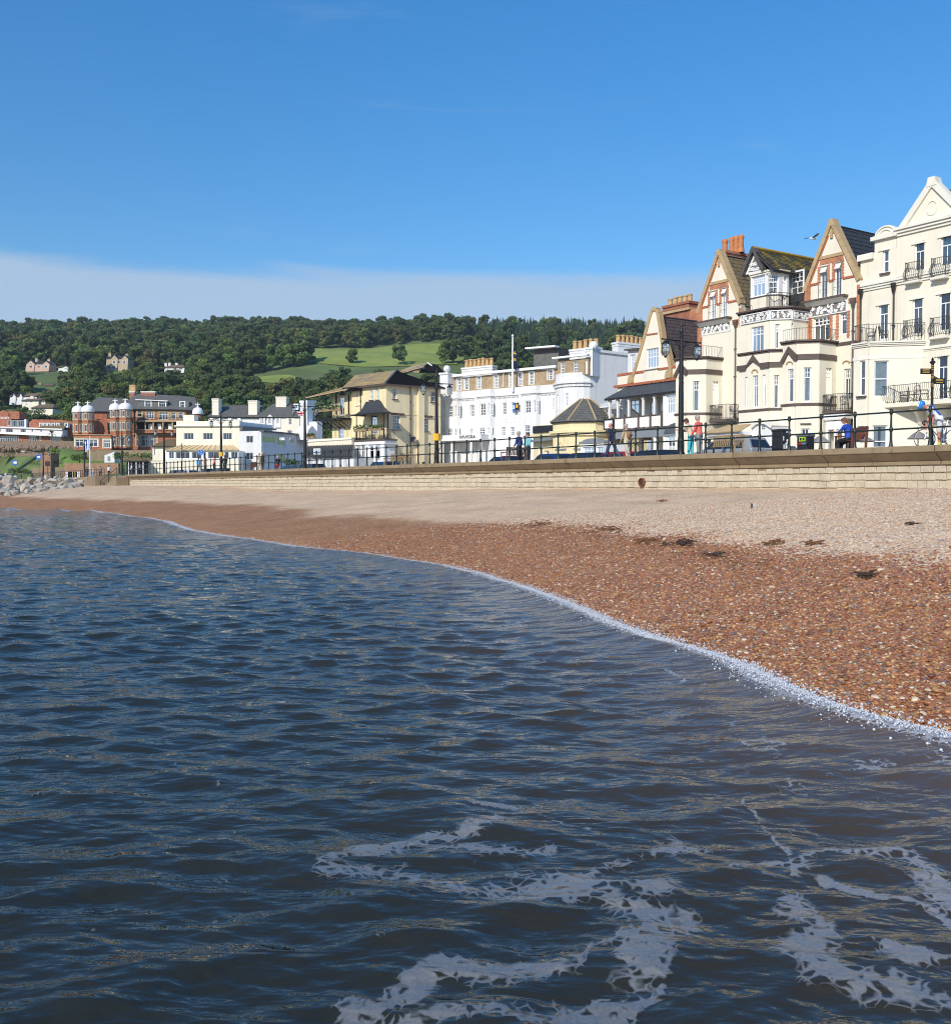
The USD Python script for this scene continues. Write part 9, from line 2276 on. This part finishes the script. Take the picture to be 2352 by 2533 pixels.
t = thing("porch", "white arched porch with grey roof edge in front of the bay fronted house", "porch", F_.w(P0[0][0], F_.ground)); part("front", t, MB().prism(Polygon(P0).buffer(0), F_.P0, F_.u, UP, F_.n, -2.0, 0), M["white"]); ln = LineString(P0[1:6]).buffer(.10, cap_style=2); part("roof_edge", t, MB().prism(ln, F_.P0, F_.u, UP, F_.n, -2.1, .18), M["ivory"])
for x0, x1 in ((1000, 1080), (1095, 1150)): u0, zb_, u1, zt_ = F_.rect(x0, 1385, x1, 1520); w = part("window", t, MB().box(F_.w((u0 + u1) / 2, (zb_ + zt_) / 2, .02), (u1 - u0, .05, zt_ - zb_), [F_.u, F_.n, UP]), M["frame"]); part("pane", w, MB().box(F_.w((u0 + u1) / 2, (zb_ + zt_) / 2, .05), (u1 - u0 - .1, .02, zt_ - zb_ - .1), [F_.u, F_.n, UP]), M["carglass"])
u0, zb_, u1, zt_ = F_.rect(1115, 1158, 1152, 1200); part("number_plaque", t, MB().prism(sbox(u0, zb_, u1, zt_).difference(sbox(u0 + .05, zb_ + .05, u1 - .05, zt_ - .05)), F_.P0, F_.u, UP, F_.n, 0, .03), M["grey"])
def parasol(label,c,x0,x1,yt,yb,m,mt):
 F_ = Front.par(None, m, crop=c); u0, zb_, u1, zt_ = F_.rect(x0, yt, x1, yb); u = (u0 + u1) / 2; R_ = (u1 - u0) / 2; t = thing("parasol", label, "parasol", F_.w(u, ROAD_Z)); cc = F_.w(u, 0)
 part("canopy", t, MB().lathe([(R_, zb_), (R_ * .5, (zb_ + zt_) / 2 + .05), (.03, zt_), (.03, zt_ - .03), (R_ * .5, (zb_ + zt_) / 2), (R_, zb_ - .02)], cc, 8), mt); part("pole", t, MB().bar(cc + UP * ROAD_Z, cc + UP * (zt_ + .1), .03, 6), M["bingrey"])
gpar = S_("grey_canvas", (.22, .20, .19)); parasol("grey parasol behind the low black litter bin", 9, 140, 350, 1375, 1462, 15, gpar); parasol("grey parasol right of the bench with the reading man", 9, 690, 900, 1390, 1450, 15, gpar); parasol("grey parasol behind the bicycle's front wheel", 9, 1320, 1570, 1320, 1415, 16, gpar)
# wall lantern on the cream hotel
wlp = Front.par(None, 21.8, crop=9); wu, wz = wlp.q(1200, 1400); t = thing("wall_lantern", "black curled wall lantern beside the cream hotel's ground floor window", "lantern", wlp.w(wu, wz, .2))
part("bracket", t, MB().tube([wlp.w(wu + .1, wz + .1, 0), wlp.w(wu + .12, wz + .32, .1), wlp.w(wu, wz + .38, .2), wlp.w(wu - .1, wz + .2, .22)], .02, 5), M["black"]); part("lamp", t, MB().lathe([(.001, wz + .2), (.05, wz + .18), (.11, wz - .1), (.001, wz - .12)], wlp.w(wu - .1, 0, .22), 8), M["black"])
# menu board by the shop front and blue roundabout sign
MBd = Front.par(None, 5.0, crop=4); u0, zb_, u1, zt_ = MBd.rect(1745, 950, 1840, 1052); t = thing("menu_board", "white board with dark frame on posts behind the bald walking man", "sign", MBd.w(u0, ROAD_Z)); part("frame", t, MB().prism(sbox(u0, zb_, u1, zt_).difference(sbox(u0 + .06, zb_ + .06, u1 - .06, zt_ - .06)), MBd.P0, MBd.u, UP, MBd.n, 0, .06), M["black"]); part("panel", t, MB().prism(sbox(u0 + .05, zb_ + .05, u1 - .05, zt_ - .05), MBd.P0, MBd.u, UP, MBd.n, .005, .03), M["signwhite"]); part("post", t, MB().bar(MBd.w((u0 + u1) / 2, PROM_Z, .02), MBd.w((u0 + u1) / 2, zb_, .02), .04, 6), M["black"])
rs = at(*full(2, 415, 1468), 108); t = thing("road_sign", "round blue sign with white arrows on a post before the glazed porch", "sign", np.r_[rs[:2], 3.0])
def disc(c,r_,th,mt,nm): return part(nm,t,MB().add(np.vstack([[c + np.array([r_ * math.cos(a),-th,r_ * math.sin(a)]) for a in np.linspace(0,2 * PI,25)[:-1]],[c + np.array([r_ * math.cos(a),0,r_ * math.sin(a)]) for a in np.linspace(0,2 * PI,25)[:-1]]]),[[i,(i + 1) % 24,24 + (i + 1) % 24,24 + i] for i in range(24)]).poly([c + np.array([r_ * math.cos(a),-th,r_ * math.sin(a)]) for a in np.linspace(0,2 * PI,25)[:-1]]),mt)
disc(rs, .32, .04, M["signblue"], "disc"); mb = MB()
for k in range(3): mb.tube([rs + np.array([.18 * math.cos(a),-.05,.18 * math.sin(a)]) for a in np.linspace(k * 2.094 + .3,k * 2.094 + 1.7,6)],[.025,.025,.025,.025,.05,.005],5)
part("arrows", t, mb, M["signwhite"]); part("post", t, MB().bar(np.r_[rs[:2] + [0, .05], 3.0], rs + [0, .05, .2], .035, 6), M["bingrey"])
sg = at(*full(2, 217, 1450), 112); t = thing("fingerpost", "thin dark signpost left of the round blue sign", "signpost", np.r_[sg[:2], 3.0]); part("pole", t, MB().bar(np.r_[sg[:2], 3.0], sg + UP * .9, .05, 6), M["black"]); part("arm", t, MB().box(sg + [.35, 0, -.02], (.75, .05, .16)), M["iron"])
# -- left end: steps, blocks, walls, hut, shelter, boulders
GL0 = 3.25
def bx(name, label, cat, c, x0, x1, y0, y1, Y, dep, mt, pn="block", zb=None, kind=None):
 a,b = at(*full(c,x0,y1),Y),at(*full(c,x1,y0),Y); z0_ = a[2] if zb is None else zb; t = thing(name,label,cat,((a[0] + b[0]) / 2,Y + dep / 2,z0_)); part(pn,t,MB().box(((a[0] + b[0]) / 2,Y + dep / 2,(z0_ + b[2]) / 2),(b[0] - a[0],dep,b[2] - z0_)),M[mt]); return t,a,b
t = thing("beach_steps", "concrete steps with iron handrail at the far end of the sea wall", "steps", SM(WALL_S1 + 6, 0, 1.2))
for i in range(9): part("step", t, MB().box(SM(WALL_S1 + 2.0 + i * 1.1, -.55 + .02 * i, 3.0 - i * .17 - .7), (1.12, 1.5, 1.4), [D3, N3, UP]), M["concrete"])
part("side_wall", t, MB().box(SM(WALL_S1 + 7, .45, 2.0), (14.5, .35, 2.5), [D3, N3, UP]), M["concrete"]); part("end_block", t, MB().box(SM(WALL_S1 + 14.5, -.6, 2.0), (5.5, 2.4, 2.55), [D3, N3, UP]), M["concrete"])
hr = MB(); a,b = SM(WALL_S1 + 1.5,-1.2,3.2),SM(WALL_S1 + 11.5,-1.1,1.6)
hr.bar(a + UP * 1.0,b + UP * 1.0,.04,6).bar(a + UP * .5,b + UP * .5,.03,6)
for f_ in (0,.5,1): q = a * (1 - f_) + b * f_; hr.bar(q - UP * .4,q + UP * 1.05,.045,6)
part("handrail", t, hr, M["iron"])
lr = thing("railing", "dark railing along the far left promenade behind the boulders", "railing", SM(150, .8, PROM_Z)); zz = PROM_Z
for i in range(62): part("post", lr, MB().bar(SM(WALL_S1 + 18 + i * 1.7, .75, zz - .05), SM(WALL_S1 + 18 + i * 1.7, .75, zz + 1.12), .04, 5), M["iron"])
for h in (1.08, .58): part("rail", lr, MB().bar(SM(WALL_S1 + 18, .75, zz + h), SM(WALL_S1 + 122, .75, zz + h), .035, 5), M["iron"])
t, a, b = bx("wall_pillar", "tall square red stone pillar on the lawn's edge behind the leftmost lamp", "pillar", 1, 447, 540, 1482, 1705, 221, 4.5, "redrender", "pillar", 3.0); part("cap", t, MB().box(((a[0] + b[0]) / 2, 223.2, b[2] + .12), (b[0] - a[0] + .3, 4.8, .25)), M["redrender"])
bx("garden_wall", "grey concrete wall left of the red pillar", "wall", 1, 330, 446, 1632, 1705, 222, .8, "concrete", "wall", 3.0); bx("garden_wall", "grey concrete wall right of the red pillar", "wall", 1, 541, 690, 1625, 1705, 222, .8, "concrete", "wall", 3.0)
t, a, b = bx("garden_wall", "long old red wall with a low arch behind the beach steps", "wall", 1, 690, 1265, 1582, 1705, 205, 1.2, "redrender", "wall", 3.0)
A1 = at(*full(1, 785, 1640), 205); an = np.linspace(0, PI, 9); P_ = [(A1[0] + 1.9 * math.cos(q), 3.2 + 1.5 * math.sin(q)) for q in an]; part("arch_recess", t, MB().prism(Polygon(P_), [0, 205, 0], [1, 0, 0], UP, [0, -1, 0], -.1, .03), M["dark"]); part("arch_ring", t, MB().prism(Polygon(P_).buffer(.25).difference(Polygon(P_)).intersection(sbox(-500, 3.2, 500, 9)), [0, 205, 0], [1, 0, 0], UP, [0, -1, 0], -.1, .08), M["redtrim"])
bx("terrace_wall", "pale concrete terrace wall below the domed brick hotel", "wall", 1, 930, 1640, 1442, 1520, 236, 1.0, "concrete", "wall", 5.0)
t = thing("garden_wall", "rubble stone wall of the flower terrace above the lawn", "wall", at(*full(1, 270, 1440), 262)); mb = MB(); r = np.random.default_rng(12)
for i in range(300):
 x = r.uniform(-250, 930); y = r.uniform(1404, 1440) + (18 if x > 560 else 0) * r.random() * 2; c = at(*full(1, x, y), 262 + r.uniform(-.3, .3)); part("stone", t, MB().add(trimesh.creation.icosphere(0).vertices * r.uniform(.3, .7, 3) + c, trimesh.creation.icosphere(0).faces), M["stonewall"])
part("wall", t, MB().box(at(*full(1, 320, 1428), 262.8), (30, 1.0, 4.2)), M["stonewall"])
fb_ = lambda lab, c, x0, x1, y, Y, h, n, sd: planter(lab, at(*full(c, (x0 + x1) / 2, y), Y), n, (x1 - x0) / 4.326 * Y / FPX, h, M["flower"], sd, False, np.array([1.0, 0, 0]))
fb_("red flower bed under the brick hotel's ground floor windows, left part", 1, 800, 900, 1430, 243, .9, 160, 71); fb_("red flower bed under the brick hotel's ground floor windows, right part", 1, 960, 1050, 1425, 243, .9, 160, 72); fb_("orange flower bed on the lawn at far left", 1, 40, 160, 1540, 232, 1.6, 160, 73); fb_("orange and yellow flowers beside the small street light", 1, 320, 430, 1615, 226, 1.2, 140, 74); fb_("yellow flowers on top of the grey wall right of the red pillar", 1, 540, 670, 1605, 223, .9, 140, 75)
sh = at(*full(1, 1400, 1580), 150); t = thing("shelter", "dark promenade shelter with green hipped roof behind the beach steps", "shelter", np.r_[sh[:2], GL0]); e, ap = at(*full(1, 1400, 1556), 150)[2], at(*full(1, 1400, 1505), 150)[2]
hw = 135 / 4.326 * 150 / FPX; cc = [np.array([sh[0] + i * hw,150 + j * hw * .8 + 2,e]) for i,j in ((-1,-1),(1,-1),(1,1),(-1,1))]; tp = [np.array([sh[0] - hw * .2,152,ap]),np.array([sh[0] + hw * .2,152,ap])]
rf1 = slates(t, [cc[0], tp[0], tp[1], cc[1]], "tileolive", .08, rows=6); slates(t, [cc[1], tp[1], tp[1] + [.01, 0, 0], cc[2]], "tileolive", .08, rows=6); slates(t, [cc[3], tp[0] - [.01, 0, 0], tp[0], cc[0]], "tileolive", .08, rows=6)
part("back_wall", t, MB().box((sh[0], 153, (GL0 + e) / 2), (hw * 1.7, .15, e - GL0)), M["black"]); part("fascia", t, MB().box((sh[0], 150.6, e - .06), (hw * 2, .08, .12)), M["frame"])
for i in (-.85, -.3, .3, .85): part("post", t, MB().box((sh[0] + hw * i, 150.7, (GL0 + e) / 2 - .1), (.1, .1, e - GL0 - .2)), M["frame"])
h0 = [at(*full(1, x, y), 205) for x, y in ((1118, 1575), (1225, 1575), (1225, 1460), (1118, 1498))]; t = thing("hut", "small white hut with sloping roof above the red wall", "hut", h0[0]); part("wall", t, MB().prism(Polygon([(p[0], p[2]) for p in h0]), [0, 205, 0], [1, 0, 0], UP, [0, -1, 0], -3, 0), M["white"]); w0, w1 = at(*full(1, 1152, 1558), 205), at(*full(1, 1178, 1508), 205); part("window", t, MB().box(((w0[0] + w1[0]) / 2, 204.98, (w0[2] + w1[2]) / 2), (w1[0] - w0[0], .08, w1[2] - w0[2])), M["grey"])
for x0, x1, y0, y1, Y, lab in ((388, 438, 1490, 1540, 219, "blue and white notice sign left of the red pillar"), (132, 190, 1548, 1604, 222, "blue information sign on the lawn at far left")):
 t, a, b = bx("notice_sign", lab, "sign", 1, x0, x1, y0, y1, Y, .1, "signblue", "board"); part("panel", t, MB().box((a[0] * .45 + b[0] * .55, Y - .02, a[2] * .5 + b[2] * .5), ((b[0] - a[0]) * .6, .04, (b[2] - a[2]) * .4)), M["signwhite"]); part("post", t, MB().bar(((a[0] + b[0]) / 2, Y + .15, a[2] + .1), ((a[0] + b[0]) / 2, Y + .15, 3.0), .06, 5), M["bingrey"])
sl = at(*full(1, 340, 1465), 226); t = thing("street_light", "small pale street light with bent top on the lawn", "street light", np.r_[sl[:2], 5.0]); part("pole", t, MB().tube([np.r_[sl[:2], 3.2], sl - UP * .4, sl, sl + [-1.6, 0, .25]], .1, 6), M["bingrey"]); part("lamp_head", t, MB().box(sl + [-2.0, 0, .26], (1.0, .3, .15)), M["signwhite"])
gf = at(*full(1, 960, 1290), 166); t = thing("flagpole", "white flagpole with blue and white flag beside the far lamp post", "flagpole", np.r_[gf[:2], 3.2]); part("pole", t, MB().tube([np.r_[gf[:2], 3.2], gf], [.11, .06], 6), M["signwhite"]); gf2 = thing("flag", "blue and white striped flag hanging on the pole by the far lamp post", "flag", gf); cloth(gf2, at(*full(1, 955, 1325), 166), 1.0, 1.7, (-1, 0.1), [(S_("flag_sky", (.03, .10, .38)), lambda f, g: int(f * 5) % 2 == 0), (M["signwhite"], lambda f, g: int(f * 5) % 2 == 1)], 5, rag=.6)
t = thing("barrier", "orange and white barrier boards by the top of the beach steps", "barrier", at(*full(1, 775, 1725), 166));
for i in range(5): part("board", t, MB().box(at(*full(1, 725 + i * 26, 1705), 166), (.75, .06, 1.0)), M["signyellow" if i % 2 else "signwhite"])
def boulder(seed,P,size):
 r = np.random.default_rng(seed); pts = r.normal(size=(16,3)); pts /= np.linalg.norm(pts,axis=1,keepdims=True); pts *= np.array([1,.8,.7]) * r.uniform(.75,1.1,(16,1)); h = trimesh.convex.convex_hull(pts); a = r.uniform(0,6); R = np.array([[math.cos(a),-math.sin(a),0],[math.sin(a),math.cos(a),0],[0,0,1]]); return np.array(h.vertices) @ R.T * size + P,np.array(h.faces)
BR = [(95,1765,118,120),(230,1775,60,128),(330,1765,75,132),(420,1775,60,132),(500,1735,55,137),(560,1770,70,132),(640,1765,55,134),(740,1775,75,131),(870,1778,58,131),(30,1780,55,121),(110,1830,80,117),(260,1850,85,115),(60,1880,90,112),(170,1895,60,112),(290,1890,60,113),(360,1830,45,120),(215,1835,40,120),(455,1800,45,127),(90,1915,75,110),(660,1800,45,128),(10,1740,60,130),(160,1740,50,134),(590,1740,45,140),(700,1745,45,140),(-80,1780,90,118),(-120,1860,110,112),(-30,1830,70,115),(440,1745,45,138),(810,1750,40,138),(450,1865,40,115)]
for i,(x,y,w,Y) in enumerate(BR):
 P = at(*full(1, x, y), Y); sz = w / 4.326 * Y / FPX * .85; v, f = boulder(200 + i, P, sz); big = "large" if w > 70 else "small"
 nb = "at the water's edge" if y > 1870 else "against the concrete end block" if x > 700 else "in front of the far railing" if y < 1760 else "in the middle of the heap"
 m_ = solo("boulder", (v, f), M["rock"], "%s pale boulder %s, %d metres from the steps" % (big, nb, max(1, round((1000 - x) / 4.326 * Y / FPX))), "boulder", "pale rock armour at the far end of the beach")
mb = MB()
for i in range(140):
 x,y = rng_p.uniform(-250,860),rng_p.uniform(1765,1880); Y = np.interp(y,[1765,1900],[133,114]);
 if y > 1800 + (860 - x) * .18: continue
 mb.add(*boulder(400 + i,at(*full(1,x,y + 8),Y + 1.5) - UP * .5,rng_p.uniform(.55,1.15)))
solo("rock_fill", mb, M["rock"], "small broken rock packed between the pale boulders", "rock", kind="stuff")
# -- strand line: seaweed, driftwood, a bottle
wd_ = solid("dark_seaweed", (.055, .030, .016), .6, var=.4); wd2 = solid("brown_seaweed", (.17, .07, .022), .6, var=.4)
def beach_hit(px,py):
 Y = np.linspace(6,90,4000); Q = EYE + np.outer(Y,ray(px,py)); return Q[np.argmax(Q[:,2] < beach_z(Q[:,:2])[0])]
def weed(label,px,py,w,mt,n,sd):
 P = beach_hit(px,py)
 r = np.random.default_rng(sd); mb = MB(); W = w * P[1] / FPX
 for i in range(n):
  c = P[:2] + r.normal(0,1,2) * [W * .32,W * .5]; a = r.uniform(0,6); L_ = r.uniform(.06,.2); k = np.array([c + [math.cos(a + .9 * j) * L_ * j / 3,math.sin(a + .9 * j) * L_ * j / 3] for j in range(4)]); z = beach_z(k)[0] + r.uniform(.01,.06)
  mb.tube(np.c_[k,z + [0,.02,.015,0]],[.006,.012,.01,.003],4)
 solo("seaweed", mb, mt, label, "seaweed", kind="stuff")
for i, a in enumerate(((1690, 1347, 60, wd_, 60, "largest dark clump of seaweed along the strand line"), (1768, 1377, 30, wd_, 26, "dark clump of seaweed just right of the largest one"), (2140, 1430, 26, wd_, 26, "dark clump of seaweed on the wet shingle nearest the right edge"), (1600, 1340, 50, wd2, 45, "brown strands of seaweed left of the largest clump"), (1912, 1347, 36, wd2, 30, "reddish strip of seaweed on the pale shingle"), (2010, 1349, 32, wd2, 30, "second reddish strip of seaweed on the pale shingle, further right"), (2255, 1300, 16, wd_, 16, "small black scrap of seaweed high on the pale shingle"), (1505, 1312, 60, wd2, 50, "brown weed at the edge between wet and dry shingle, centre"), (1330, 1300, 60, wd2, 45, "thin brown weed line on the wet shingle, left of centre"), (1640, 1241, 14, wd2, 14, "tiny red scrap of weed below the sea wall"))): weed(a[5], a[0], a[1], a[2], a[3], a[4], 300 + i)
wd3 = np.array([on_z(x,y,.80)[:2] for x,y in ((1150,1290),(1400,1305),(1650,1335),(1900,1375))]); mb = MB()
for i in range(700):
 f_ = rng_p.random() * 2.999; k = int(f_); c = wd3[k] * (1 - f_ + k) + wd3[k + 1] * (f_ - k) + rng_p.normal(0,.28,2); a = rng_p.uniform(0,6); L_ = rng_p.uniform(.03,.12); kk = np.array([c,c + [math.cos(a) * L_,math.sin(a) * L_]]); mb.tube(np.c_[kk,beach_z(kk)[0] + .02],[.007,.003],3,cap=False)
solo("strand_line", mb, wd2, "scattered brown scraps of weed along the strand line", "seaweed", kind="stuff")
bo = beach_hit(1859, 1258); t = thing("bottle", "small clear bottle lying on the pale shingle", "bottle", bo); zb_ = float(beach_z(bo[None, :2])[0][0]); part("body", t, MB().lathe([(.001, 0), (.033, 0), (.033, .13), (.012, .17), (.012, .2), (.001, .2)], np.r_[bo[:2], zb_], 10), M["glassdark"], smooth=50); part("cap", t, MB().lathe([(.001, .2), (.015, .2), (.015, .22), (.001, .22)], np.r_[bo[:2], zb_], 8), M["signwhite"])
haze_mat = usdkit.material(stage, L("haze"), {"v": ("principled_volume", {"color": (0.80, 0.88, 1.0), "density": 0.00010, "anisotropy": 0.2})}, volume="v.volume")
hz = MB().box((0,0,112),(19600,19600,240))
solo("haze", hz, haze_mat, kind="stuff")
